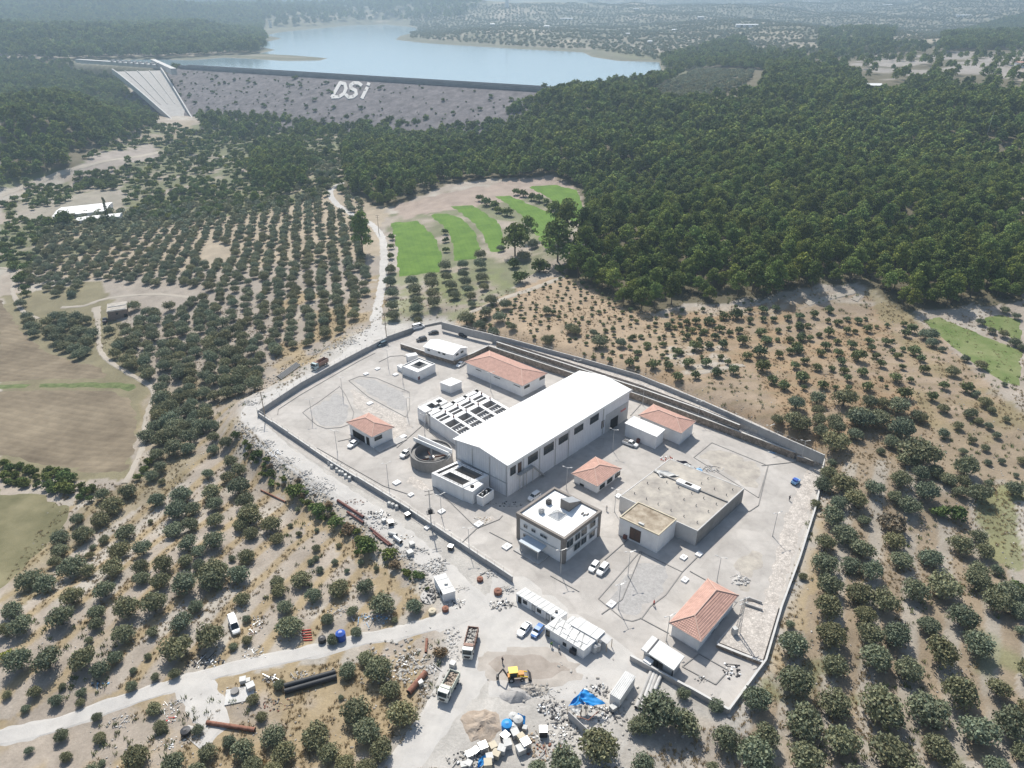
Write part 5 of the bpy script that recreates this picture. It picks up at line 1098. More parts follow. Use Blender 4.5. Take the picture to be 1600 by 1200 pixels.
def car(g, paint, kind='sedan'):
    L, W, Hb = {'sedan': (4.6, .9, .95), 'hatch': (4.2, .88, .98), 'suv': (4.6, .93, 1.1), 'van': (5.6, 1.0, 1.25), 'pickup': (5.3, .95, 1.1)}[kind]; h = L / 2; z0 = .28
    m = MB(); loft(m, [(-h, W * .9, W * .8, z0 + .1, Hb * .85), (-h + .25, W, W * .94, z0, Hb), (-h * .3, W, W * .95, z0, Hb), (h * .3, W, W * .95, z0, Hb), (h * .82, W * .97, W * .86, z0, Hb * .86), (h, W * .8, W * .7, z0 + .08, Hb * .66)])
    m.build('body', paint, g)
    r0, r1, r2, r3, ht = {'sedan': (-h + .35, -h + 1.1, .35, h - 1.45, 1.45), 'hatch': (-h + .1, -h + .6, .45, h - 1.15, 1.5), 'suv': (-h + .1, -h + .45, .5, h - 1.2, 1.72), 'van': (-h + .04, -h + .15, h - 1.9, h - 1.0, 2.35), 'pickup': (-.6, -.35, .75, 1.5, 1.75)}[kind]
    m = MB(); loft(m, [(r0, W * .86, W * .85, Hb - .04, Hb), (r1, W * .9, W * .74, Hb - .04, ht - .05), (r2, W * .9, W * .76, Hb - .04, ht - .03), (r3, W * .86, W * .84, Hb * .93 - .04, Hb * .95)]); m.build('windows', 'glass_dark', g)
    m = MB(); loft(m, [(r1 - .05, W * .76, W * .72, ht - .06, ht - .02), ((r1 + r2) / 2, W * .79, W * .76, ht - .04, ht + .03), (r2 + .08, W * .77, W * .72, ht - .06, ht - .01)]); m.build('roof', paint, g)
    m = MB()
    for s in (-1, 1):
        for x, xx in ((r1, r0 * .8 + r1 * .2), (0 if kind != 'van' else 1.2, 0 if kind != 'van' else 1.2), (r2, r3)): m.bar((x, s * W * .77, ht - .05), (xx if x != 0 else 0, s * W * .885, Hb), .07)
    if kind == 'van': m.box(r0 + .1, r2 - .9, -W * .87, W * .87, Hb, 1.95)
    m.build('pillars', paint, g)
    for s in (-1, 1):
        m = MB(); m.box(h - .16, h - .02, s * W * .62 - .17, s * W * .62 + .17, Hb * .62, Hb * .72); m.build('headlight', 'white_plastic', g)
        m = MB(); m.box(-h - .01, -h + .06, s * W * .68 - .12, s * W * .68 + .12, Hb * .72, Hb * .86); m.build('tail_light', 'red_paint', g)
    if kind == 'pickup': m = MB(); m.box(-h + .25, -.75, -W * .8, W * .8, Hb - .03, Hb + .02); m.build('load_bed', 'dark_metal', g)
    wheels(g, (-h * .58, h * .62), W * .86, .34 if kind not in ('van', 'suv', 'pickup') else .38)
for c_, r_, f_, pt, kd, lab in [
    ('7', (832, 412), (760, 498), 'car_white', 'sedan', 'white saloon car parked in the dusty yard left of the blue car'), ('7', (918, 430), (860, 500), 'car_blue', 'hatch', 'blue hatchback car parked beside the white saloon in the yard'),
    ('4', (772, 1083), (712, 1158), 'car_white', 'hatch', 'left one of two white cars parked below the office building'), ('4', (842, 1105), (775, 1185), 'car_white', 'suv', 'right one of two white cars parked below the office building'),
    ('4', (312, 548), (235, 600), 'car_white', 'suv', 'white car in the shade between the hall and the office building'), ('5', (235, 375), (312, 402), 'car_white', 'pickup', 'white pickup car at the left corner of the flat annexe'),
    ('1', (842, 975), (772, 1028), 'car_white', 'sedan', 'white car at the open bay of the red roofed garage'), ('1', (1052, 258), (990, 282), 'car_teal', 'suv', 'dark teal car parked against the left perimeter wall'),
    ('1', (1228, 1048), (1170, 1092), 'car_white', 'pickup', 'white pickup left of the round thickener tank'), ('1', (1430, 208), (1370, 215), 'car_black', 'sedan', 'black car behind the prefab building nearest the van'),
    ('1', (1340, 255), (1285, 268), 'car_black', 'suv', 'black car at the left end of the prefab building'), ('2', (350, 118), (392, 140), 'car_black', 'sedan', 'black car beside the silver one on the raised terrace'),
    ('2', (378, 98), (422, 120), 'car_silver', 'suv', 'silver car at the back of the raised terrace'), ('2', (375, 288), (328, 322), 'car_white', 'sedan', 'white car between the prefab terrace and the long red roof')]:
    car(place(c_, r_, f_, .8, 'parked_car', lab), pt, kd)
car(place('1', (1240, 180), (1340, 155), 1.0, 'parked_van', 'white minibus parked at the top corner of the perimeter wall', 'van'), 'car_white', 'van')
car(place('9', (405, 250), (440, 358), 1.0, 'parked_van', 'white van parked among the olive trees above the dirt road', 'van'), 'car_white', 'van')
def truck(g, cabm, bedm, load, L=7.6):
    h = L / 2
    m = MB(); m.box(-h, h, -.45, .45, .75, 1.05); m.build('chassis', 'dark_metal', g)
    m = MB(); loft(m, [(h - 2.0, 1.2, 1.15, .7, 2.9), (h - .5, 1.2, 1.12, .6, 2.95), (h - .12, 1.2, 1.12, .6, 1.9), (h, 1.15, 1.1, .6, 1.7)]); cb = m.build('cab', cabm, g)
    m = MB(); m.hexa([(h - .5, -1.02, 2.0), (h - .08, -1.02, 1.85), (h - .08, 1.02, 1.85), (h - .5, 1.02, 2.0), (h - .55, -1.0, 2.8), (h - .40, -1.0, 2.75), (h - .40, 1.0, 2.75), (h - .55, 1.0, 2.8)]); m.build('windscreen', 'glass_dark', cb)
    for s in (-1, 1):
        m = MB(); m.box(h - 1.5, h - .7, s * 1.19 - .02, s * 1.19 + .02, 1.9, 2.6); m.build('side_window', 'glass_dark', cb)
        m = MB(); m.box(h - .05, h + .03, s * .85 - .2, s * .85 + .2, .75, .95); m.build('headlight', 'white_plastic', cb)
        m = MB(); m.box(h - .35, h - .25, s * 1.35 - .12, s * 1.35 + .12, 1.9, 2.5); m.build('mirror', 'dark_metal', cb)
    m = MB(); m.box(h + .001, h + .05, -.7, .7, 1.05, 1.5); m.build('grille', 'dark_metal', cb)
    b0, b1 = -h - .1, h - 2.2; t = .1
    m = MB(); m.box(b0, b1, -1.22, 1.22, 1.1, 1.25); m.box(b0, b1, -1.22, -1.22 + t, 1.25, 2.6); m.box(b0, b1, 1.22 - t, 1.22, 1.25, 2.6); m.box(b0, b0 + t, -1.12, 1.12, 1.25, 2.5); m.box(b1 - t, b1, -1.12, 1.12, 1.25, 2.9)
    m.box(b1 - .1, b1 + .7, -1.1, 1.1, 2.96, 3.08)
    bd = m.build('tipper_body', bedm, g)
    m = MB()
    for k in range(7): x = b0 + .3 + k * (b1 - b0 - .6) / 6; m.box(x - .06, x + .06, -1.3, -1.221, 1.2, 2.6); m.box(x - .06, x + .06, 1.221, 1.3, 1.2, 2.6)
    m.build('body_ribs', bedm, bd)
    if load:
        m = MB(); r = random.Random(4)
        m.box(b0 + .15, b1 - .15, -1.1, 1.1, 1.26, 1.7)
        for k in range(60): m.blob((r.uniform(b0 + .4, b1 - .5), r.uniform(-.9, .9), 1.7 + r.uniform(0, .35)), r.uniform(.15, .4), r.uniform(.15, .4), .2, k)
        o = m.build('load', load, g)
    wheels(g, (h - 1.3, -h + .9, -h + 2.2), 1.05, .5, .3)
truck(place('7', (442, 470), (400, 640), 1.5, 'tipper_truck', 'brown tipper truck loaded with rubble in the yard', 'truck'), 'truck_white', 'tipper_brown', 'rock')
truck(place('7', (305, 790), (235, 920), 1.5, 'tipper_truck', 'white tipper truck with pale green empty body on the works road', 'truck'), 'truck_white', 'tipper_green', 'sand', 6.6)
truck(place('1', (630, 378), (492, 455), 1.5, 'tipper_truck', 'pale blue cabbed tipper truck parked outside the upper left wall', 'truck'), 'pale_teal', 'tipper_brown', None)
g = place('d', (650, 415), (660, 385), .8, 'parked_car', 'dark pickup standing at the corner of the brick hut', 'car'); car(g, 'car_black', 'pickup')
g = place('8', (772, 232), (865, 222), .8, 'backhoe_loader', 'yellow backhoe loader working in the middle of the yard', 'digger')
m = MB(); m.box(-1.6, 2.0, -.5, .5, .8, 1.3); m.box(.5, 1.9, -.5, .5, 1.3, 1.75); m.build('body', 'orange_paint', g)
m = MB(); loft(m, [(-1.2, .75, .65, 1.3, 2.7), (.45, .75, .65, 1.3, 2.7)]); cb = m.build('cab', 'glass_dark', g)
m = MB(); m.box(-1.4, .6, -.85, .85, 2.71, 2.88); m.build('cab_roof', 'yellow_paint', cb)
for x in (-1.2, .42):
    for s in (-.72, .72): m = MB(); m.bar((x, s, 1.3), (x, s * .93, 2.7), .1); m.build('cab_post', 'yellow_paint', cb)
m = MB()
for s in (-.7, .7): m.bar((1.0, s, 1.5), (2.9, s, .9), .18)
m.build('loader_arm', 'yellow_paint', g)
m = MB(); m.hexa([(2.8, -1.15, .15), (3.6, -1.15, .1), (3.6, 1.15, .1), (2.8, 1.15, .15), (2.75, -1.15, 1.1), (2.95, -1.15, 1.1), (2.95, 1.15, 1.1), (2.75, 1.15, 1.1)]); m.build('front_bucket', 'dark_metal', g)
m = MB(); m.bar((-1.6, 0, 1.0), (-2.6, .1, 3.3), .28); m.bar((-2.6, .1, 3.3), (-3.7, .1, 1.6), .22); m.build('rear_arm', 'dark_metal', g)
m = MB(); m.hexa([(-4.1, -.3, .6), (-3.5, -.3, .5), (-3.5, .5, .5), (-4.1, .5, .6), (-4.0, -.3, 1.5), (-3.5, -.3, 1.6), (-3.5, .5, 1.6), (-4.0, .5, 1.5)]); m.build('rear_bucket', 'dark_metal', g)
wheels(g, (1.5,), .85, .45, .3); wheels(g, (-.9,), .9, .7, .4)
# ------------------------------------------------------------------ people
def person(c, rz, top_, legs, lab, stride=.15):
    g = thing('person', lab, 'person', c, rz)
    V = [(0, 0, .95), (0, .1, .92), (.0 + stride, .11, .5), (stride * .6, .12, .06), (stride * .6 + .14, .12, .04), (0, -.1, .92), (-stride, -.11, .5), (-stride * 1.4, -.12, .06), (-stride * 1.4 + .14, -.12, .04),
         (0, 0, 1.2), (0, 0, 1.42), (0, .19, 1.42), (.03, .27, 1.14), (.14, .27, .9), (0, -.19, 1.42), (-.03, -.27, 1.14), (.1, -.28, .9), (.01, 0, 1.53), (.02, 0, 1.64), (.02, 0, 1.74)]
    E_ = [(0, 1), (1, 2), (2, 3), (3, 4), (0, 5), (5, 6), (6, 7), (7, 8), (0, 9), (9, 10), (10, 11), (11, 12), (12, 13), (10, 14), (14, 15), (15, 16), (10, 17), (17, 18), (18, 19)]
    Rr = [.14, .1, .07, .045, .04, .1, .07, .045, .04, .14, .14, .07, .05, .035, .07, .05, .035, .055, .095, .07]
    me = bpy.data.meshes.new('body'); me.from_pydata(V, E_, []); me.materials.append(M['skin']); o = bpy.data.objects.new('body', me); COL.objects.link(o); o.parent = g
    bm = bmesh.new(); bm.from_mesh(me); bm.verts.layers.skin.verify(); bm.to_mesh(me); bm.free()
    o.modifiers.new('skin', 'SKIN')
    for i, r in enumerate(Rr): me.skin_vertices[0].data[i].radius = (r, r)
    me.skin_vertices[0].data[0].use_root = True
    o.modifiers.new('sub', 'SUBSURF').levels = 1
    m = MB(); n = 12
    def tube(pts, rs):
        for (a, b), (r0, r1) in zip(zip(pts, pts[1:]), zip(rs, rs[1:])): m.cyl(a, b, r0, r1, n=n)
    tube([(0, 0, .88), (0, 0, 1.15), (0, 0, 1.48)], [.19, .185, .16]); tube([(0, .17, 1.44), (.03, .27, 1.14), (.1, .27, .98)], [.09, .075, .06]); tube([(0, -.17, 1.44), (-.03, -.27, 1.14), (.05, -.28, .98)], [.09, .075, .06]); m.build('shirt', top_, g)
    m = MB(); tube([(0, .1, .95), (stride, .11, .5), (stride * .6, .12, .1)], [.13, .1, .075]); tube([(0, -.1, .95), (-stride, -.11, .5), (-stride * 1.4, -.12, .1)], [.13, .1, .075]); m.build('trousers', legs, g)
    m = MB(); m.blob((.0, 0, 1.75), .11, .11, .1, 3, rough=.05); m.build('hair', 'dark_cloth', g)
    m = MB(); m.box(.11, .135, -.015, .015, 1.63, 1.68); m.box(.108, .12, -.05, -.02, 1.68, 1.7); m.box(.108, .12, .02, .05, 1.68, 1.7); m.build('face', 'skin', g)
    return g
PEOPLE = [('7', (645, 690), 1.0, 'dark_cloth', 'dark_cloth', 'person in dark clothes standing in the yard above the yellow digger'), ('7', (985, 580), 2.2, 'green_cloth', 'dark_cloth', 'person in a green top before the site office, left one'),
          ('7', (1038, 606), .3, 'white_plastic', 'dark_cloth', 'person in a white top before the site office, right one'), ('4', (838, 688), 1.4, 'white_plastic', 'grey_plaster', 'person in pale clothes walking right of the office building'),
          ('6', (362, 470), 2.8, 'red_paint', 'dark_cloth', 'person in red at the edge of the pale gravel bed'), ('5', (1318, 765), .6, 'dark_cloth', 'dark_cloth', 'person in dark clothes on the right side road')]

for c_, (x, y), a, t, l, lab in PEOPLE: person(P(*K(c_, x, y), .1), a, t, l, lab)
# ------------------------------------------------------------------ lamps and poles
def lamp(px, py, hgt=8.0, lab='', rz=None, up=0):
    c = P(px, py, up); g = thing('street_lamp', lab, 'street lamp', c, random.uniform(-.5, .5) if rz is None else rz, 'street lamps along the plant roads')
    m = MB(); m.cyl((0, 0, 0), (0, 0, hgt), .11, .06, n=8); m.build('pole', 'galvanised', g)
    m = MB(); m.box(-.2, .2, -.2, .2, 0, .12); m.build('base_plate', 'concrete', g)
    for s in (-1, 1):
        m = MB(); m.bar((0, 0, hgt - .05), (s * 1.2, 0, hgt + .25), .07); m.build('arm', 'galvanised', g)
        m = MB(); m.box(s * 1.2 - .3, s * 1.2 + .3, -.14, .14, hgt + .22, hgt + .34); m.build('lamp_head', 'white_plastic', g)
LAMPS = [(488, 655, 'in front of the left gravel bed'), (536, 620, 'between the two left gravel beds'), (607, 575, 'near the top of the left wall'), (637, 652, 'at the right end of the stone slope'), (527, 706, 'left of the red roofed garage'),
    (664, 680, 'at the left corner of the filter basins'), (767, 612, 'before the long red roof'), (901, 592, 'at the far right of the long red roof'), (885, 765, 'between hall and office building'), (957, 704, 'left of the flat annexe'),
    (960, 800, 'left of the tall box building'), (876, 897, 'at the front corner of the office'), (981, 900, 'at the left edge of the pale gravel bed'), (607, 758, 'by the left works wall'), (690, 808, 'before the settling basin'),
    (733, 862, 'above the works road wall'), (966, 952, 'at the lower end of the gravel bed'), (1120, 909, 'above the transformer building'), (1041, 1002, 'beside the gatehouse'),
    (1090, 658, 'behind the annexe'), (1004, 633, 'behind the right end of the hall'), (1197, 697, 'by the right end of the stone wall'), (1207, 838, 'beside the stone strip'), (1251, 722, 'at the far right corner'), (630, 600, 'at the pool house')]
for x, y, t in LAMPS: lamp(x, y, 8, 'tall double armed street lamp ' + t)
def pole(c, hgt, lab, tr=False, mt='wood', cross=2):
    g = thing('utility_pole', lab, 'utility pole', c, .3); m = MB(); m.cyl((0, 0, -.5), (0, 0, hgt), .19, .12, n=8); m.build('pole', mt, g)
    for k in range(cross): m = MB(); m.bar((-1.2, 0, hgt - .4 - k * 1.2), (1.2, 0, hgt - .4 - k * 1.2), .12); m.build('crossarm', 'dark_metal', g)
    for s in (-1.1, 0, 1.1): m = MB(); m.cyl((s, 0, hgt - .3), (s, 0, hgt), .07); m.build('insulator', 'white_plastic', g)
    if tr: m = MB(); m.box(-1.1, 1.1, -.8, .8, 5.2, 5.4); m.box(-.6, .6, -.4, .4, 5.4, 6.6); m.build('transformer_platform', 'dark_metal', g)
pole(P(674, 824, 0), 13, 'tall utility pole with a platform behind the works road wall', True, 'galvanised')
pole(P(415, 655, 0), 11, 'utility pole at the far left corner of the perimeter wall')
pole(gp(604, 528), 12, 'utility pole beside the gravel road at the top of the plant'); pole(gp(592, 365), 12, 'utility pole by the gravel road near the first green terrace')
pole(gp(1006, 190), 14, 'utility pole standing in the pine forest'); pole(gp(1540, 218), 22, 'pale pole standing at the right edge of the forest', False, 'galvanised')
c = P(*K('6', 945, 660), .95); g = thing('transformer_pole', 'lattice transformer pole with a white box on the raised rubble ground', 'utility pole', c, .4)
m = MB()
for a, b in ((-.4, -.4), (.4, -.4), (.4, .4), (-.4, .4)): m.bar((a, b, 0), (a * .4, b * .4, 11), .1)
for k in range(9):
    z = k * 1.2; f_ = 1 - .6 * z / 11; q4 = [(-.4 * f_, -.4 * f_), (.4 * f_, -.4 * f_), (.4 * f_, .4 * f_), (-.4 * f_, .4 * f_)]
    for i in range(4): m.bar((*q4[i], z), (q4[(i + 1) % 4][0] * .96, q4[(i + 1) % 4][1] * .96, z + 1.2), .05)
m.build('lattice', 'galvanised', g); m = MB(); m.bar((-1.5, 0, 10.6), (1.5, 0, 10.6), .14); m.bar((-1.2, 0, 9.2), (1.2, 0, 9.2), .14); m.build('crossarm', 'galvanised', g)
m = MB(); m.box(-1.6, -.5, -.5, .5, .2, 2.0); m.build('cabinet', 'white_plastic', g)
# ------------------------------------------------------------------ yard clutter
def at(c_, x, y, z=0):
    p = K(c_, x, y); q_ = ground_at(*p)[0]; return Vector(q_)
def crate(c_, x, y, s, mt, lab, name='crate', cat='crate', grp=None, hgt=None):
    c = at(c_, x, y); r = random.Random(int(x * 7 + y)); g = thing(name, lab, cat, c, r.uniform(0, 1.5), grp); hgt = hgt or s * r.uniform(.8, 1.1)
    m = MB(); m.box(-s / 2, s / 2, -s / 2, s / 2, .12, hgt, mi=0); m.build('body', mt, g)
    m = MB()
    for a in (-.4, 0, .4): m.box(a * s - .06, a * s + .06, -s / 2, s / 2, 0, .12)
    m.build('pallet', 'wood', g)
    m = MB(); m.box(-s / 2 - .03, s / 2 + .03, -s / 2 - .03, s / 2 + .03, hgt, hgt + .06); m.build('cover', mt if mt != 'dark_metal' else 'galvanised', g)
def bag(c_, x, y, lab, s=.95):
    c = at(c_, x, y); g = thing('big_bag', lab, 'sack', c, random.uniform(0, 1.5), 'white big bags set along the works road wall')
    m = MB(); h = s / 2; m.hexa([(-h, -h, 0), (h, -h, 0), (h, h, 0), (-h, h, 0), (-h * .9, -h * .85, s), (h * .9, -h * .9, s * .95), (h * .85, h * .9, s), (-h * .9, h * .9, s * 1.05)]); o = m.build('sack_body', 'white_plastic', g, bevel=.12)
    m = MB()
    for a in (-1, 1):
        for b in (-1, 1): m.bar((a * h * .8, b * h * .8, s * .9), (a * h * .5, b * h * .5, s * 1.25), .06)
    m.build('loop', 'white_plastic', g)
bg = [('e', 828, 562), ('e', 849, 590), ('e', 870, 578), ('e', 890, 618), ('e', 914, 640), ('e', 938, 645), ('e', 962, 670), ('e', 995, 692), ('e', 1326, 905), ('e', 1355, 915), ('e', 1387, 930)]
onm = ['topmost', 'second', 'third', 'fourth', 'fifth', 'sixth', 'seventh', 'last']
for i, (c_, x, y) in enumerate(bg): bag(c_, x, y, ('%s white big bag of the upper row against the works road wall' % onm[i]) if i < 8 else ('%s white bag of the lower three against the works road wall' % ['upper', 'middle', 'lower'][i - 8]), 1.15)
for c_, x, y, lab in (('f', 785, 238, 'dark grey bin against the works road wall below the white bags'), ('f', 1122, 490, 'dark grey bin against the wall near the orange post')): crate(c_, x, y, 1.3, 'dark_metal', lab, 'waste_bin', 'bin')
CRT = [(758, 618, 1.5, 'dark_metal', 'grey metal crate below the blue tarpaulin heap'), (820, 600, 1.5, 'white_plastic', 'white crate right of the grey metal crate'), (772, 668, 1.5, 'white_plastic', 'white crate in the middle of the stacked goods'),
       (737, 700, 1.5, 'white_plastic', 'white crate left of the middle crate'), (702, 728, 1.5, 'cream', 'cream crate near the bottom of the goods heap'), (660, 752, 1.3, 'white_plastic', 'white crate beside the lower blue sheet'), (620, 690, 1.6, 'galvanised', 'galvanised crate at the left of the goods heap'),
       (855, 700, 1.6, 'white_plastic', 'tall white crate at the right of the goods heap'), (885, 670, 1.7, 'galvanised', 'pale metal crate at the right end of the goods heap'), (858, 630, 1.4, 'cream', 'cream crate above the pale metal one'), (880, 560, .9, 'white_plastic', 'small white box alone above the goods heap'),
       (682, 682, 1.4, 'cream', 'cream box behind the white crates'), (572, 708, 1.3, 'galvanised', 'grey box left of the galvanised crate'), (535, 730, 1.3, 'galvanised', 'grey box at the left end of the goods heap'), (530, 785, 1.2, 'white_plastic', 'white box at the bottom edge beside the drums'),
       (497, 792, 1.1, 'white_plastic', 'white box at the bottom edge left of its twin'), (650, 790, 1.5, 'cream', 'cream crate at the bottom edge beside the blue sheet'), (1430, 440, 1.2, 'white_plastic', 'white box right of the blue shelter'), (995, 590, 1.6, 'dark_metal', 'dark box left of the grey sheets'), (230, 280, 1.0, 'white_plastic', 'white box beside the big rusty pipe'),
       (430, 165, 1.2, 'white_plastic', 'white box just above the white tipper truck')]
for x, y, s, mt, lab in CRT: crate('8', x, y, s, mt, lab)
for c_, x, y, s, mt, lab in (('9', 482, 665, 1.3, 'white_plastic', 'white crate at the roadside slab, upper left of three'), ('9', 512, 665, 1.0, 'white_plastic', 'small white crate at the roadside slab, upper right of three'), ('9', 530, 705, 1.6, 'white_plastic', 'larger white crate right of the roadside slab'),
    ('f', 820, 465, 1.3, 'white_plastic', 'white block below the two pale cylinders beside the works road'), ('f', 805, 535, 1.5, 'white_plastic', 'white board box among the roadside rubble'), ('f', 600, 280, 1.0, 'white_plastic', 'white box beside the red pipes'), ('f', 655, 300, 1.4, 'dark_metal', 'dark box at the edge of the works road'),
    ('7', 1410, 1020, .9, 'white_plastic', 'white box by the shelter corner'), ('6', 320, 850, 1.4, 'white_plastic', 'white cupboard under the gatehouse front'), ('2', 490, 155, 1.3, 'white_plastic', 'white box at the back of the raised terrace')): crate(c_, x, y, s, mt, lab)
m = MB(); c = at('9', 460, 745); m.box(-3, 3, -2, 2, .02, .25); o = m.build('concrete_slab', 'pale_concrete'); o.location = c; o.rotation_euler.z = .25; tag(o, 'square pale concrete slab beside the dirt road', 'slab')
m = MB(); c = at('9', 430, 730); m.cyl((0, 0, .25), (0, 0, .8), .9, n=16); o = m.build('concrete_ring', 'dark_concrete'); o.location = c; tag(o, 'dark concrete ring standing on the roadside slab', 'ring')
def drum(c_, x, y, r, h, mt, lab, name='storage_tank', lid=True):
    c = at(c_, x, y); g = thing(name, lab, 'tank', c); m = MB(); m.cyl((0, 0, 0), (0, 0, h * .85), r, n=18); m.cyl((0, 0, h * .85), (0, 0, h), r, r * .4, n=18); m.build('body', mt, g, smooth=False)
    m = MB(); m.cyl((0, 0, h), (0, 0, h + .12), r * .3, n=12); m.build('lid', mt, g); m = MB()
    for k in (.25, .5, .72): m.cyl((0, 0, h * k), (0, 0, h * k + .06), r + .03, n=18)
    m.build('hoop', mt, g)
drum('9', 1093, 395, 1.15, 2.4, 'blue_plastic', 'upright blue plastic tank above the dirt road')
drum('9', 975, 410, .9, 1.4, 'dark_metal', 'dark green drum left of the blue tank')
drum('8', 808, 500, .95, 1.6, 'white_plastic', 'white round tank at the left of the blue sheeted heap'); drum('8', 838, 525, 1.0, 1.9, 'white_plastic', 'white round tank at the front of the blue sheeted heap')
drum('8', 806, 560, .9, 1.3, 'white_plastic', 'low white round tank below the blue sheeted heap'); drum('8', 768, 550, 1.1, 1.7, 'blue_tarp', 'blue wrapped drum left of the white tanks')
drum('f', 1490, 835, 1.0, 1.2, 'rust', 'rusty round tank beside the rubble near the site cabins'); drum('f', 1080, 970, .8, 1.1, 'rust', 'rusty drum below the white container'); drum('f', 978, 985, .9, .9, 'cream', 'pale open concrete ring beside the dirt road', 'storage_tank')
drum('f', 1350, 735, .8, .9, 'rust', 'rust coloured drum above the rusty round tank'); drum('0', 1165, 985, 1.0, 1.3, 'dark_metal', 'dark drum on the pale track left of the lower olive'); drum('5', 467, 135, .9, 1.2, 'blue_plastic', 'small blue drum at the foot of the stone wall')
drum('5', 1250, 445, .9, 1.0, 'blue_tarp', 'blue sheeted drum among the bags along the stone wall')
drum('5', 640, 560, 1.0, 1.8, 'white_plastic', 'white tank beside the black sheet behind the reservoir'); drum('5', 668, 575, 1.0, 1.9, 'white_plastic', 'white tank nearest the earth roof behind the reservoir'); drum('5', 722, 590, 1.0, 1.7, 'light_blue', 'pale blue tank right of the white tanks behind the reservoir')
c = P(*K('5', 1358, 655), 0); g = thing('concrete_mixer', 'small blue and white machine on the right side road', 'machine', c, .7); m = MB(); m.box(-1.3, 1.3, -.8, .8, .5, 1.3); m.build('body', 'light_blue', g); m = MB(); m.box(-1.0, .2, -.7, .7, 1.3, 1.9); m.build('hopper', 'blue_plastic', g); wheels(g, (-.9, .9), .8, .35)
def pipe(pts, r, mt, lab, name='pipe', n=12, hollow=True, grp=None):
    A = at(*pts[0]); B = at(*pts[1]); g = thing(name, lab, 'pipe', A, 0, grp); d = (B - A); zz = Vector((0, 0, r + .05))
    m = MB(); m.cyl(zz, d + zz, r, n=n, caps=False); m.build('tube', mt, g, smooth=True); u = d.normalized() * .02
    m = MB(); m.cyl(zz - u, zz, r * .85, n=n); m.cyl(d + zz, d + zz + u, r * .85, n=n); m.build('open_end', 'dark_void', g)
    for k in (.0, .985): m = MB(); m.cyl(d * k + zz, d * (k + .015) + zz, r * 1.08, n=n); m.build('collar', mt, g)
pipe([('9', 740, 700), ('9', 1060, 612)], .6, 'black_pipe', 'upper one of the two long black pipes beside the dirt road'); pipe([('9', 742, 735), ('9', 1066, 642)], .6, 'black_pipe', 'lower one of the two long black pipes beside the dirt road')
for k, (a, b) in enumerate((((345, 935), (238, 1190)), ((368, 940), (268, 1200)), ((388, 945), (292, 1200)), ((410, 968), (325, 1165)))): pipe([('6', *a), ('6', *b)], .42, 'grey_plaster' if k % 2 else 'concrete', ['leftmost', 'second', 'third', 'rightmost'][k] + ' long grey pipe leaning below the gatehouse', grp='long grey pipes below the gatehouse')
pipe([('e', 895, 872), ('e', 1110, 1012)], .4, 'red_pipe', 'thick dark red pipe beside the works road'); pipe([('e', 975, 968), ('e', 1110, 1058)], .35, 'red_pipe', 'thinner dark red pipe just left of the thick one')
pipe([('f', 492, 332), ('f', 660, 465)], .28, 'red_pipe', 'long thin red pipe farther down the works road, upper one'); pipe([('f', 515, 368), ('f', 640, 468)], .28, 'red_pipe', 'long thin red pipe farther down the works road, lower one')
pipe([('8', 262, 215), ('8', 155, 342)], .65, 'rust', 'thick rusty pipe left of the white tipper truck'); pipe([('9', 255, 925), ('9', 556, 970)], .45, 'rust', 'long rusty pipe lying in the lower left grove')
pipe([('8', 268, 0), ('8', 262, 85)], .3, 'rust', 'short dark pipe left of the loaded tipper')
pipe([('e', 255, 782), ('e', 460, 880)], .22, 'rust', 'thin dark pipe lying on the slope below the left corner')
for k, (dx, dy) in enumerate(((0, 0), (7, 5), (14, 10), (20, 16), (26, 22))): pipe([('1', 250 + dx, 528 + dy - 12), ('1', 392 + dx, 418 + dy - 5)], .28, 'pipe_grey', ['first', 'second', 'third', 'fourth', 'fifth'][k] + ' grey pipe of the bundle behind the parked tipper, counted from the grove', grp='grey pipes in a bundle outside the wall')
for k in range(5): pipe([('9', 845 + k * 3, 345 + k * 15), ('9', 905 + k * 2, 338 + k * 16)], .12, 'red_paint', 'thin bright red pipe in the stack right of a big olive', grp='bright red pipes right of a big olive', n=6)
pipe([('f', 640, 378), ('f', 700, 395)], .55, 'white_plastic', 'pale cylinder beside the works road, upper one'); pipe([('f', 680, 408), ('f', 735, 450)], .6, 'galvanised', 'pale cylinder beside the works road, lower one')
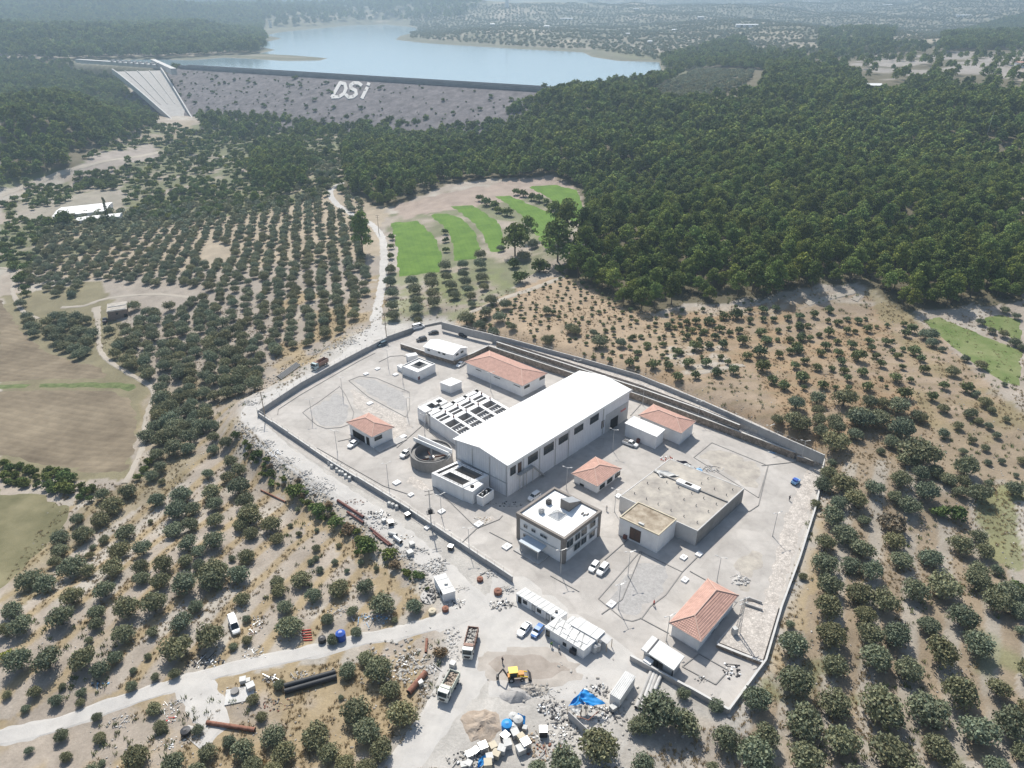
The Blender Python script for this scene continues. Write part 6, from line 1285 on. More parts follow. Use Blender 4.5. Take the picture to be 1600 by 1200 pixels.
# piles
def heap(c_, x, y, rx, ry, h, mt, lab, name='gravel_heap', n=0, rock='rock', seed=1, rs=.35, cat='heap', lump=1.0):
    c = at(c_, x, y); r = random.Random(seed); K_ = 22; vs = []; RR = 8
    for i in range(RR + 1):
        f = i / RR
        for j in range(K_):
            t = 2 * math.pi * j / K_; q_ = 1 + .18 * min(lump, 1) * (vnoise(np.float64(j * .8 + seed), np.float64(seed * 1.7), 3) - .5) * 2
            X, Y = f * rx * q_ * math.cos(t), f * ry * q_ * math.sin(t); z = h * (1 - f) ** .9 * (1 + .6 * lump * (float(vnoise(np.float64(X * .9 + seed * 9), np.float64(Y * .9), 5)) - .5)) - .05
            vs.append((X, Y, z))
    fs = [(i * K_ + j, i * K_ + (j + 1) % K_, (i + 1) * K_ + (j + 1) % K_, (i + 1) * K_ + j) for i in range(RR) for j in range(K_)]
    m = MB(); 
    if h > 0: m.add(vs, [f[::-1] for f in fs], 0)
    for k in range(n):
        f = r.random() ** .6; t = r.random() * 6.28; X, Y = f * rx * math.cos(t), f * ry * math.sin(t); z = h * (1 - f) + float(hf(c.x + X, c.y + Y)) - c.z; s = rs * r.uniform(.3, 1.0)
        if r.random() < .10: 
            a = r.random() * 3.14; L = s * r.uniform(2, 4); m.bar((X - L * math.cos(a), Y - L * math.sin(a), z + s * .4), (X + L * math.cos(a), Y + L * math.sin(a), z + s * .5 + r.uniform(0, .4)), s * .35, mi=1 + r.randrange(3))
        else: m.blob((X, Y, z + s * .3), s, s * r.uniform(.6, 1), s * .6, seed * 100 + k, 1 + r.randrange(3) % 3)
    rk = rock if isinstance(rock, (list, tuple)) else (rock, 'white_plaster', 'concrete')
    o = m.build(name, [mt, *rk]); o.location = c; tag(o, lab, cat, kind='stuff' if n else None); return o
heap('8', 610, 530, 4.3, 3.9, 1.3, 'sand', 'round brown sand heap at the bottom of the yard', 'sand_heap', seed=3, lump=2.2)
heap('7', 745, 920, 3.4, 2.2, 1.6, 'gravel', 'pale grey gravel heap in front of the digger', seed=4)
heap('7', 860, 885, 3.6, 1.6, .9, 'grey_soil', 'dark stone heap right of the pale gravel heap', n=110, rock=('grey_soil', 'dark_concrete', 'rock'), seed=5)
DK = ('dark_metal', 'rock', 'galvanised'); PL = ('rock', 'pale_concrete', 'concrete'); WD = ('wood', 'rock', 'white_plaster')
HEAPS = [('7', 635, 290, 2.8, 2.4, .9, DK, 'dark scrap heap left of the site cabins'), ('7', 680, 185, 2.2, 1.5, .8, PL, 'white rubble above the rusty tank'), ('7', 575, 75, 3, 1.5, .6, PL, 'pale rubble against the works road wall'), ('7', 170, 35, 3.6, 2, .8, PL, 'white block rubble above the white container'),
    ('7', 295, 510, 2.2, 3.2, .7, PL, 'grey rubble left of the loaded tipper'), ('7', 310, 620, 1.6, 3.0, .5, PL, 'rubble strip behind the grey bush'), ('7', 320, 285, 2.2, 1.6, .4, DK, 'scattered scrap right of the white container'), ('7', 145, 740, 1.8, 1.2, .6, PL, 'pale stones above the rusty pipe'), ('7', 110, 840, 2, 2, .5, PL, 'pale stones beside the rusty pipe'),
    ('8', 1040, 430, 3.4, 2.0, .8, DK, 'dark scrap left of the blue shelter'), ('8', 1100, 500, 3.0, 2.0, .7, DK, 'mixed scrap below the blue shelter'), ('8', 1000, 340, 3, 1.2, .5, PL, 'tyres and stones above the scrap'), ('8', 1330, 310, 2.6, 1.6, 1.0, DK, 'brown scrap behind the blue shelter'), ('8', 1360, 470, 3.0, 2.2, 1.0, DK, 'dark scrap right of the blue shelter'),
    ('8', 950, 605, 1.6, 1.4, .7, WD, 'yellowish wood scrap above the grey boxes'), ('8', 1060, 590, 3, 1.6, .4, ('galvanised', 'concrete', 'rock'), 'grey sheets and scrap in the lower yard'), ('8', 1180, 600, 3, 2, .5, DK, 'scrap metal below the shelter leg'), ('8', 1020, 690, 4, 2.4, .6, ('rust', 'wood', 'concrete'), 'rusty scrap at the bottom of the yard'),
    ('8', 460, 740, 2.2, 1.8, .7, DK, 'dark scrap at the left end of the goods heap'), ('8', 600, 770, 2.5, 1.6, .7, PL, 'white goods under the blue sheet'), ('8', 130, 150, 2.6, 2.2, .7, DK, 'dark scrap left of the rusty pipe'), ('8', 110, 210, 3.0, 2.4, .5, WD, 'timber heap left of the rusty pipe'), ('8', 185, 85, 1.4, .8, .4, DK, 'grey sheet scrap above the timber'),
    ('f', 545, 225, 4, 2, .8, DK, 'dark rubble right of the red pipes'), ('f', 590, 300, 4, 2, .7, PL, 'rubble below the dark rubble heap'), ('f', 1020, 590, 2.6, 1.6, .9, PL, 'white blocks above the container'), ('f', 1000, 645, 3.4, 1.8, .8, PL, 'white blocks just above the container roof'), ('f', 860, 510, 4, 1.6, .6, PL, 'stone rubble beside the works road'), ('f', 770, 540, 3, 1.6, .6, PL, 'pale debris above the last bush'),
    ('f', 900, 640, 4, 1.8, .4, PL, 'thin rubble left of the white blocks'), ('f', 770, 410, 3, 1.4, .4, ('wood', 'rock', 'galvanised'), 'planks beside the works road'), ('f', 960, 855, 2.4, 2.6, .8, ('black_pipe', 'dark_metal', 'black_pipe'), 'stack of black drums left of the white container'), ('f', 1160, 920, 2.4, 1.4, .4, DK, 'scrap right of the container'), ('f', 1210, 800, 1.8, 1.2, .5, PL, 'white stones right of the container'),
    ('e', 750, 780, 5, 3, .9, PL, 'cream stone heap on the road shoulder'), ('e', 625, 640, 2.2, 1.5, .8, PL, 'white blocks on the road shoulder'), ('e', 365, 470, 3.6, 1.6, .6, ('white_plaster', 'galvanised', 'rock'), 'white and lilac sheets near the wall corner'), ('e', 690, 720, 5, 3, .5, PL, 'stone rubble above the cream stone heap'), ('e', 450, 540, 6, 2, .5, PL, 'long strip of rubble below the road'), ('e', 270, 400, 5, 2.4, .6, PL, 'rubble slope at the left corner'),
    ('e', 190, 270, 4, 1.6, .4, PL, 'stones at the bend of the works road'), ('e', 150, 50, 5, 2, .6, PL, 'white stones outside the left wall'), ('e', 1030, 880, 4, 1.6, .5, ('rust', 'rock', 'rock'), 'brown stones beside the red pipe'), ('1', 620, 300, 9, 3, .5, PL, 'long stony bank beside the parked tipper'), ('1', 720, 260, 8, 3, .5, PL, 'stony bank near the gravel road'),
    ('9', 250, 540, 4.6, 1.8, .6, ('black_pipe', 'galvanised', 'dark_metal'), 'dark sheets and bars under the olive by the road'), ('9', 555, 465, 2.4, 1.2, .5, ('galvanised', 'galvanised', 'rock'), 'grey sheets stacked above the dirt road'), ('9', 550, 505, 3, .9, .3, WD, 'boards beside the dirt road'), ('9', 565, 310, 1.8, 3.4, .4, ('galvanised', 'concrete', 'rust'), 'rows of short pipes right of the white van'),
    ('9', 1080, 215, 3, 2, .4, PL, 'white scrap between two olives'), ('9', 1290, 270, 5, 2.2, .5, ('white_plaster', 'light_blue', 'rock'), 'white and blue sheets in the grove edge'), ('9', 690, 800, 4, 1.8, .4, ('dark_metal', 'wood', 'rust'), 'dark timbers between two bushes'), ('9', 650, 650, 1.6, 1.2, .7, DK, 'scrap beside the bush at the road'), ('9', 850, 620, 3, 1.2, .4, PL, 'white stones above the black pipes'), ('9', 1275, 480, 1.6, 1.2, .4, PL, 'pale rings behind the olive'),
    ('0', 1060, 820, 2.6, 2, .3, ('galvanised', 'concrete', 'rock'), 'grey slabs beside the track'), ('0', 770, 905, 3, 1.8, .4, PL, 'pale stone heap in the lower left grove'), ('0', 620, 680, 2.6, .9, .4, ('light_blue', 'dark_metal', 'rock'), 'blue grey scrap under an olive'), ('0', 1060, 900, 1.4, 1.2, .3, ('red_paint', 'white_plaster', 'rock'), 'red scrap beside the track'), ('0', 1060, 1050, 4, 1.6, .2, WD, 'sticks on the pale ground'),
    ('5', 590, 600, 3.2, 1.6, .4, ('white_plastic', 'white_plaster', 'white_plaster'), 'white sheets heaped on the reservoir corner'), ('5', 520, 500, 2.2, 2.6, .7, ('red_paint', 'white_plaster', 'rust'), 'red and white scrap behind the reservoir'), ('5', 800, 560, 4.2, 1.8, .6, PL, 'white bags and boards behind the reservoir'), ('5', 1120, 390, 5, 1.2, .5, PL, 'white debris along the stone wall'), ('5', 1240, 450, 3.4, 1.0, .6, ('light_blue', 'white_plaster', 'white_plastic'), 'blue and white bags along the stone wall'),
    ('5', 920, 325, 4, .8, .4, PL, 'pale debris at the foot of the stone wall'), ('5', 800, 275, 4, .8, .4, PL, 'pale debris right of the annexe'), ('6', 960, 300, 2.6, 2, .8, PL, 'pale grey heap beside the stone strip'), ('6', 900, 930, 2, 2.4, .6, ('white_plaster', 'dark_metal', 'dark_metal'), 'white cabinets in the lower right corner'), ('6', 690, 985, 1.6, 1, .4, DK, 'dark scrap in the lower right corner'), ('6', 1000, 560, 2.4, 2, .2, ('rock', 'dark_metal', 'rock'), 'stones around the transformer'),
    ('3', 780, 860, 3, 1.4, .3, ('cream', 'white_plaster', 'wood'), 'yellow boards at the corner of the pitched bank'), ('3', 980, 740, 4, 1.4, .5, DK, 'dark machinery parts in the shade of the hall'), ('3', 800, 720, 3, 2, .4, ('dark_metal', 'rock', 'grey_soil'), 'rubble in the shade below the pit')]
for i, hh in enumerate(HEAPS):
    rx, ry, h = hh[3:6]; heap(hh[0], hh[1], hh[2], rx, ry, 0 if h < .75 or hh[0] in 'e1' else h * .35, 'road_dust', hh[7], 'rubble_heap', n=int(14 + rx * ry * 6), rock=hh[6], seed=10 + i, rs=.30 if h < .6 else .42, lump=.6)
# black sheet and blue sheets
def tarp(c_, pts, zs, mt, lab, name='tarpaulin', sag=.4, div=14, thick=.05):
    Q = [P(*K(c_, x, y), z) for (x, y), z in zip(pts, zs)]; o_ = Q[0].copy(); o_.z = 0; vs = []
    for i in range(div + 1):
        for j in range(div + 1):
            a, b = i / div, j / div; p = Q[0].lerp(Q[1], a).lerp(Q[3].lerp(Q[2], a), b) - o_
            p.z += -sag * math.sin(a * math.pi) * math.sin(b * math.pi) + (float(vnoise(np.float64(a * 7 + b * 3), np.float64(b * 3 - a), 8)) - .5) * sag * 1.6; vs.append(p)
    n = div + 1; m = MB(); m.add(vs + [v - Vector((0, 0, thick)) for v in vs], [(i * n + j, (i + 1) * n + j, (i + 1) * n + j + 1, i * n + j + 1) for i in range(div) for j in range(div)] + [(n * n + i * n + j, n * n + i * n + j + 1, n * n + (i + 1) * n + j + 1, n * n + (i + 1) * n + j) for i in range(div) for j in range(div)])
    return Q, o_, m
g = thing('tarpaulin_shelter', 'bright blue tarpaulin shelter on poles over the yard clutter', 'shelter', P(*K('7', 1230, 1000), 0)); GO = g.location.copy()
for pts, zs, mt in ((((1208, 866), (1362, 978), (1235, 985), (1180, 930)), (4.2, 2.6, 3.4, 4.0), 'blue_tarp'), (((1208, 866), (1182, 925), (1225, 975), (1098, 992)), (4.2, 4.0, 3.2, 2.4), 'blue_tarp'), (((1108, 1003), (1195, 990), (1190, 1025), (1165, 1062)), (2.3, 2.8, 2.5, 2.2), 'white_plastic')):
    Q, o_, m = tarp('7', pts, zs, mt, ''); m.v = [tuple(Vector(v) + o_ - GO) for v in m.v]; m.build('sheet', mt, g, smooth=True)
    for q_ in Q: pm = MB(); p = q_ - GO; pm.bar((p.x, p.y, 0), (p.x, p.y, q_.z - .05), .1); pm.build('post', 'wood', g)
m = MB(); A_, B_2 = P(*K('7', 1105, 1030), 2.2) - GO, P(*K('7', 1235, 1150), 2.2) - GO; m.bar(A_ - Vector((0, 0, 1.1)), B_2 - Vector((0, 0, 1.1)), .15, 2.2); m.build('side_wall', 'grey_plaster', g)
A_, B_2 = P(*K('7', 1240, 1090), 2.6) - GO, P(*K('7', 1310, 1030), 2.6) - GO
for p, q_ in ((A_, B_2), (P(*K('7', 1160, 1060), 2.3) - GO, A_)): m = MB(); m.bar(p, q_, .12); m.build('beam', 'rust', g)
for c_, pts, zs, mt, lab in (('8', ((835, 455), (885, 480), (880, 545), (842, 500)), (1.6, 1.3, .3, 1.2), 'blue_tarp', 'blue sheet heaped beside the white round tanks'), ('8', ((590, 745), (650, 705), (660, 760), (585, 800)), (1.0, 1.2, .5, .4), 'blue_tarp', 'blue sheet over the goods at the bottom edge'),
    ('5', ((545, 500), (640, 510), (720, 560), (600, 560)), (1.8, 1.9, .6, .9), 'dark_cloth', 'black sheet draped over the goods behind the reservoir'), ('5', ((430, 560), (520, 575), (600, 600), (470, 610)), (5.7, 5.6, 5.6, 5.5), 'white_plastic', 'white sheet lying on the corner of the earth roof')):
    Q, o_, m = tarp(c_, pts, zs, mt, lab, sag=.35); o = m.build('tarpaulin', mt, None, smooth=True); o.location = o_; tag(o, lab, 'tarpaulin')
# ------------------------------------------------------------------ trees and shrubs
def leafmesh(name, lobes, size, mt, seed, flat=.0):
    r = np.random.default_rng(seed); pos = []; out = []
    for (cx, cyy, cz, rx, ry, rz, n) in lobes:
        d = r.normal(size=(n, 3)); d /= np.linalg.norm(d, axis=1)[:, None]; d[:, 2] = np.where(d[:, 2] < -.35, -d[:, 2] * .6, d[:, 2])
        rad = r.uniform(.62, 1.04, n) ** .8; bump = 1 + .16 * np.sin(d[:, 0] * 7 + seed) * np.sin(d[:, 1] * 6 + 2 * seed) + .1 * np.sin(d[:, 2] * 9)
        p = d * (rad * bump)[:, None] * np.array([rx, ry, rz]) + np.array([cx, cyy, cz]); pos.append(p); out.append(d)
    p = np.concatenate(pos); d = np.concatenate(out); n = len(p)
    nrm = d * .9 + r.normal(size=(n, 3)) * .75 + np.array([0, 0, flat]); nrm /= np.linalg.norm(nrm, axis=1)[:, None]
    t = np.cross(nrm, r.normal(size=(n, 3))); t /= np.linalg.norm(t, axis=1)[:, None] + 1e-9; b = np.cross(nrm, t)
    s = size * r.uniform(.55, 1.35, n)[:, None]; a = s * r.uniform(.5, .9, n)[:, None]
    v = np.stack([p - t * s, p - b * a, p + t * s, p + b * a], 1).reshape(-1, 3)
    me = bpy.data.meshes.new(name); me.vertices.add(4 * n); me.vertices.foreach_set('co', v.ravel().astype(np.float32))
    me.loops.add(4 * n); me.loops.foreach_set('vertex_index', np.arange(4 * n, dtype=np.int32)); me.polygons.add(n)
    me.polygons.foreach_set('loop_start', np.arange(0, 4 * n, 4, dtype=np.int32)); me.polygons.foreach_set('loop_total', np.full(n, 4, np.int32)); me.update(calc_edges=True)
    tone = r.uniform(.72, 1.28, n); hue = r.uniform(-.08, .08, n)
    col = np.stack([tone * (1 + hue), tone, tone * (1 - hue), np.ones(n)], 1).repeat(4, 0)
    ca_ = me.color_attributes.new('tone', 'FLOAT_COLOR', 'POINT'); ca_.data.foreach_set('color', col.ravel())
    me.materials.append(M[mt]); return me
def trunkmesh(name, pts, mt='bark'):
    m = MB()
    for a, b, r0, r1 in pts: m.cyl(a, b, r0, r1, n=7)
    return m.mesh(name, mt)
# unit trees: crown about 1 across
def olive_proto(i, nl=2300, mt='olive_leaf', sz=.036, flat=.95):
    r = random.Random(100 + i); L = []; k = r.randint(6, 9)
    for j in range(k):
        a = 6.28 * j / k + r.uniform(-.4, .4); q = r.uniform(.15, .25); s = r.uniform(.23, .30)
        L.append((q * math.cos(a), q * math.sin(a), .29 + r.uniform(-.07, .12), s, s * r.uniform(.85, 1.1), s * flat * r.uniform(.9, 1.1), nl // (k + 2)))
    L.append((0, 0, .36, .37, .37, .30, 2 * nl // (k + 2)))
    T = [((0, 0, -.1), (.01, 0, .16), .045, .035)] + [((.01, 0, .15), (.16 * math.cos(a), .16 * math.sin(a), .42), .028, .012) for a in (0.3, 2.3, 4.4)]
    return leafmesh('crown', L, sz, mt, 10 + i), trunkmesh('trunk', T)
def pine_proto(i, nl=1700, mt='pine_leaf', sz=.042):      # crown 1 across, about 1.7 high
    r = random.Random(300 + i); L = []; H = r.uniform(1.15, 1.5)
    for j in range(12):
        f = j / 11; z = .42 + f * (H - .62); w = (.34 * (1 - f * f) ** .5 + .06); a = j * 2.4 + r.uniform(-.5, .5); q = w * r.uniform(.55, 1.0)
        s = r.uniform(.19, .27) * (1.08 - .18 * f); L.append((q * math.cos(a), q * math.sin(a), z, s, s, s * .72, nl // 13))
    L.append((0, 0, .45 + .5 * (H - .5), .26, .26, .42, nl // 14 * 2))
    T = [((0, 0, -.15), (.02, .01, H * .8), .035, .012)] + [((0, 0, .35 + .15 * k), (.25 * math.cos(k * 2.1), .25 * math.sin(k * 2.1), .5 + .17 * k), .014, .006) for k in range(5)]
    return leafmesh('crown', L, sz, mt, 40 + i, .35), trunkmesh('trunk', T)
def bush_proto(i, mt='bush_leaf', nl=600, sz=.06):
    r = random.Random(500 + i); L = [(r.uniform(-.22, .22), r.uniform(-.22, .22), .22 + r.uniform(0, .14), .28, .26, .24, nl // 6) for _ in range(6)]
    T = [((0, 0, -.1), (.1 * math.cos(a), .1 * math.sin(a), .3), .02, .01) for a in (0, 2.1, 4.2)]
    return leafmesh('crown', L, sz, mt, 70 + i), trunkmesh('trunk', T)
OL = [olive_proto(i) for i in range(7)]; YO = [olive_proto(20 + i, 420, 'young_leaf', .075, 1.25) for i in range(4)]
PI = [pine_proto(i) for i in range(7)]; BU = [bush_proto(i) for i in range(4)]; DB = [bush_proto(20 + i, 'dry_leaf') for i in range(2)]; LB = [bush_proto(30, 'lime_leaf')]
PO = []
for i in range(2):
    L = [(random.uniform(-.05, .05), random.uniform(-.05, .05), .5 + .28 * k, .20 - .012 * k, .20 - .012 * k, .24, 100) for k in range(9)]; PO.append((leafmesh('crown', L, .06, 'bush_leaf', 90 + i), trunkmesh('trunk', [((0, 0, -.1), (0, 0, 2.2), .04, .01)])))
KIND = {'olive': (OL, 'olive_tree', 'tree'), 'young': (YO, 'young_olive_tree', 'tree'), 'pine': (PI, 'pine_tree', 'tree'), 'bush': (BU, 'shrub', 'shrub'), 'dry': (DB, 'shrub', 'shrub'), 'lime': (LB, 'shrub', 'shrub'), 'poplar': (PO, 'poplar_tree', 'tree')}
TR = []     # (kind, x, y, z, crown width, seed, region, explicit)
def put(kind, x, y, z, d, region, ex=0): TR.append((kind, x, y, z, d, region, ex))
def lst(c_, L, kind='olive', region=''):
    a = np.array([K(c_, x, y) for x, y, d in L]); s = CR[c_][2] if isinstance(CR[c_], tuple) else 1
    d_px = np.array([d for _, _, d in L]) * s
    g0 = ground_at(a[:, 0], a[:, 1]); 
    for it in range(2):
        dm = d_px / pxm(g0[:, 0], g0[:, 1], g0[:, 2]); up = dm * {'olive': .36, 'young': .5, 'pine': .85, 'bush': .3, 'dry': .3, 'lime': .3, 'poplar': 1.2}[kind]
        g0 = ground_at(a[:, 0], a[:, 1], up)
    for p, d in zip(g0, dm): put(kind, p[0], p[1], float(hf(p[0], p[1])), float(d) * (1.2 if kind == 'young' else .98), region, 1)
CR.update({'g': (1000, 900, .375), 'h': (1200, 640, .25), 'i': (1200, 380, .25), 'j': (860, 300, .25), 'k': (500, 260, .25), 'l': (0, 660, .25), 'm': (200, 240, .25), 'n': (0, 60, .25)})
R1 = 'in the lower left grove'; R2 = 'in the grove between the left fields and the works road'; R3 = 'in the grove right of the plant'; R4 = 'on the brown slope behind the plant'; R5 = 'in the grove left of the gravel road'; R6 = 'below the green terraces'
lst('0', [(170, 30, 170), (280, 50, 150), (70, 210, 140), (130, 310, 150), (30, 340, 110), (450, 130, 140), (375, 260, 160), (600, 230, 110), (600, 300, 90), (650, 90, 140), (880, 10, 110), (790, 200, 170), (960, 170, 170), (770, 360, 150), (720, 510, 100), (1000, 30, 130), (1150, 50, 170), (1320, 20, 170), (1220, 190, 110), (1510, 140, 100), (1130, 290, 150), (950, 350, 80), (925, 500, 50), (1100, 450, 190), (1310, 380, 180), (1540, 270, 60), (1540, 400, 70), (1455, 440, 60), (1090, 610, 80), (970, 630, 60), (830, 590, 50), (820, 690, 80), (510, 520, 180), (620, 580, 130), (510, 730, 70), (555, 400, 55), (290, 530, 180), (110, 530, 180), (215, 720, 90), (390, 690, 50), (350, 780, 90), (45, 740, 60), (155, 830, 60), (500, 790, 60), (960, 830, 100), (605, 880, 70), (620, 1010, 90), (1000, 940, 100), (1235, 960, 80), (380, 1000, 100), (180, 1090, 60), (410, 1130, 80), (635, 1170, 50), (850, 1130, 180), (1080, 1160, 150), (1290, 1100, 120), (1430, 1040, 90), (1520, 1090, 150), (1580, 770, 90), (1220, 1220, 130), (560, 1230, 120), (1700, 1230, 150)], 'olive', R1)
lst('0', [(35, 490, 100)], 'lime', R1)
lst('9', [(700, 90, 100), (690, 40, 100), (740, 190, 100), (770, 310, 180), (840, 20, 130), (920, 120, 110), (1075, 70, 140), (1240, 70, 110), (1345, 170, 170), (1005, 270, 90), (1160, 220, 80), (1550, 190, 110), (1040, 400, 80), (1185, 350, 80), (1240, 510, 110), (1130, 590, 120), (1320, 580, 200), (1400, 710, 130), (1470, 860, 200), (1180, 850, 200), (1250, 970, 180), (1340, 1080, 160), (930, 1000, 180), (670, 1000, 160), (730, 1100, 160), (1010, 1110, 140), (1110, 1180, 140), (700, 680, 80), (590, 880, 80), (1090, 760, 40), (540, 1190, 150), (240, 500, 0.1), (1240, 1210, 150)], 'olive', R1)
lst('7', [(215, 620, 110)], 'dry', R1); lst('8', [(1350, 660, 260), (1130, 770, 210), (960, 800, 120), (1575, 540, 120)], 'olive', 'below the blue tarpaulin shelter')
lst('l', [(980, 480, 110), (940, 620, 40), (780, 680, 140), (740, 800, 140), (890, 790, 120), (700, 910, 150), (880, 900, 110), (450, 900, 180), (550, 930, 100), (340, 870, 90), (370, 800, 110), (365, 710, 120), (510, 700, 140), (620, 600, 120), (480, 600, 90), (700, 510, 140), (800, 430, 110), (640, 450, 100), (560, 830, 60), (580, 780, 45), (650, 730, 70), (1130, 450, 140), (1100, 550, 150), (1200, 540, 110), (1080, 670, 130), (1190, 640, 110), (1170, 750, 130), (1160, 860, 100), (1240, 800, 100), (1240, 890, 90), (1020, 890, 130), (1320, 430, 130), (1300, 320, 80), (1340, 510, 110), (1340, 610, 120), (1330, 740, 140), (1330, 920, 180), (1440, 240, 90), (1420, 340, 90), (1490, 300, 100), (1490, 400, 150), (1530, 490, 120), (1560, 590, 150), (1500, 640, 110), (1570, 690, 100), (1540, 830, 110), (1490, 950, 140), (1450, 850, 50), (1330, 20, 90), (1330, 90, 80), (1330, 170, 80), (1410, 120, 90)], 'olive', R2)
lst('l', [(1000, 100, 120), (1080, 80, 120), (1180, 90, 120), (1150, 30, 100), (1230, 50, 90), (980, 200, 100), (1080, 160, 130), (1170, 160, 100), (950, 330, 90), (1000, 280, 90), (1010, 370, 50)], 'olive', 'in the dense thicket beside the farm track')
lst('l', [(35, 250, 80), (20, 330, 90), (90, 320, 80), (140, 360, 80), (175, 290, 90), (230, 340, 60), (230, 390, 60), (290, 330, 90), (300, 390, 90), (380, 340, 110), (400, 410, 120), (500, 390, 70), (500, 460, 70), (565, 420, 80), (560, 480, 60), (860, 340, 60), (900, 290, 70), (930, 240, 80), (60, 290, 90), (120, 270, 80), (200, 310, 80), (260, 370, 90), (340, 400, 100), (340, 310, 90), (440, 350, 90), (440, 420, 90), (530, 430, 80), (160, 380, 80), (60, 370, 70), (100, 370, 70), (420, 300, 70), (380, 380, 110), (300, 300, 80)], 'bush', 'in the dark hedge between the two left fields')
lst('e', [(60, 620, 110), (60, 740, 160), (130, 850, 130), (150, 960, 170), (340, 1060, 180), (60, 1060, 130), (180, 1130, 120), (390, 1180, 120), (560, 940, 50), (500, 1070, 50), (570, 1140, 60), (720, 1110, 50), (30, 520, 110)], 'olive', R2)
lst('e', [(530, 780, 170), (740, 950, 130), (870, 1040, 150), (640, 880, 90), (340, 640, 90), (345, 720, 80), (230, 470, 110), (120, 380, 70), (40, 320, 90), (440, 690, 70)], 'bush', 'on the slope below the works road')
lst('f', [(220, 280, 130), (470, 470, 200), (400, 430, 100), (640, 520, 130), (850, 690, 90), (60, 170, 110)], 'bush', 'on the bank beside the works road')
lst('e', [(985, 1100, 130), (560, 700, 60)], 'dry', 'on the bank beside the works road'); lst('f', [(325, 330, 130), (690, 610, 110), (170, 140, 70)], 'dry', 'on the bank beside the works road')
lst('f', [(240, 790, 170), (470, 770, 170), (590, 910, 200), (840, 920, 160), (50, 850, 120), (215, 590, 60), (350, 980, 100), (150, 1040, 110), (540, 640, 50), (420, 590, 60), (245, 460, 50), (390, 1120, 100), (70, 480, 70), (100, 650, 70), (30, 590, 60), (190, 1180, 70), (680, 1040, 60), (310, 660, 50), (70, 560, 60)], 'olive', R1)
lst('g', [(640, 285, 130), (650, 440, 150), (490, 510, 120), (530, 670, 120), (690, 610, 170), (700, 760, 140), (360, 670, 120), (480, 750, 160), (320, 540, 70), (190, 610, 130), (80, 560, 170), (20, 620, 100), (20, 790, 110), (180, 490, 60), (790, 40, 110), (790, 130, 120), (800, 240, 140), (810, 370, 110), (820, 530, 140), (840, 690, 150), (920, 70, 120), (940, 160, 100), (1020, 110, 120), (960, 240, 110), (985, 340, 140), (1010, 540, 190), (1050, 730, 180), (1070, 240, 120), (1120, 390, 120), (1200, 550, 160), (1250, 720, 140), (1150, 60, 120), (1205, 200, 100), (1270, 40, 150), (1350, 170, 130), (1260, 320, 140), (1340, 490, 160), (1410, 290, 120), (1410, 650, 150), (1490, 110, 120), (1550, 60, 120), (1590, 140, 90), (1495, 470, 100), (1550, 620, 150), (1600, 740, 100), (1410, 20, 110), (1490, 800, 110), (1590, 230, 60), (625, 200, 40), (300, 800, 60), (900, 840, 140), (1160, 850, 150), (1350, 860, 150), (640, 880, 140), (1640, 400, 130), (1640, 560, 130)], 'olive', R3)
lst('h', [(200, 90, 150), (320, 60, 100), (330, 130, 100), (430, 110, 110), (310, 0, 90), (580, 60, 170), (430, 200, 180), (550, 150, 110), (700, 50, 150), (840, 120, 170), (960, 50, 90), (1100, 150, 80), (710, 260, 60), (950, 260, 250), (780, 200, 120), (870, 310, 130), (830, 430, 140), (380, 390, 110), (350, 470, 120), (470, 460, 160), (550, 560, 150), (440, 580, 120), (410, 660, 160), (300, 590, 70), (670, 490, 120), (790, 540, 90), (880, 590, 150), (990, 510, 150), (960, 400, 120), (1050, 390, 100), (1130, 430, 120), (1240, 360, 160), (1220, 450, 100), (1200, 510, 90), (1320, 520, 150), (1380, 460, 60), (600, 690, 80), (490, 780, 160), (360, 830, 130), (590, 870, 150), (355, 960, 160), (520, 970, 130), (650, 1010, 150), (790, 820, 130), (840, 940, 140), (1020, 920, 150), (1210, 850, 150), (1320, 790, 110), (1360, 890, 120), (1320, 1010, 150), (220, 1040, 60), (1430, 1000, 80), (1540, 500, 120), (1280, 190, 60), (1360, 240, 60), (1430, 160, 60), (1190, 100, 70), (1320, 70, 60), (1380, 100, 60), (1490, 60, 50), (1380, 330, 50), (1460, 320, 50), (1550, 410, 40), (1590, 320, 70), (1220, 260, 60), (400, 330, 60)], 'olive', R3)
lst('h', [(1180, 650, 150), (1070, 630, 110), (1420, 1120, 90), (1560, 1110, 100)], 'bush', R3); lst('h', [(780, 710, 170)], 'dry', R3)
lst('i', [(480, 970, 150), (310, 970, 110), (180, 1000, 110), (640, 990, 110), (720, 1000, 90), (820, 1010, 150), (590, 1080, 170), (170, 1100, 150), (310, 1040, 90), (930, 1070, 90), (1100, 1030, 80), (1270, 1060, 90), (1360, 990, 90), (1300, 940, 60), (1400, 1040, 60), (1190, 1140, 70), (420, 1100, 110), (1235, 720, 60), (1335, 760, 80), (1480, 880, 40), (1330, 490, 60), (1400, 545, 55), (1475, 565, 70), (1545, 615, 75), (1590, 650, 60), (1485, 415, 60), (1555, 455, 55), (1030, 570, 90), (980, 570, 90), (1030, 620, 80), (1090, 660, 50), (1155, 800, 90), (60, 1100, 80)], 'olive', R4)
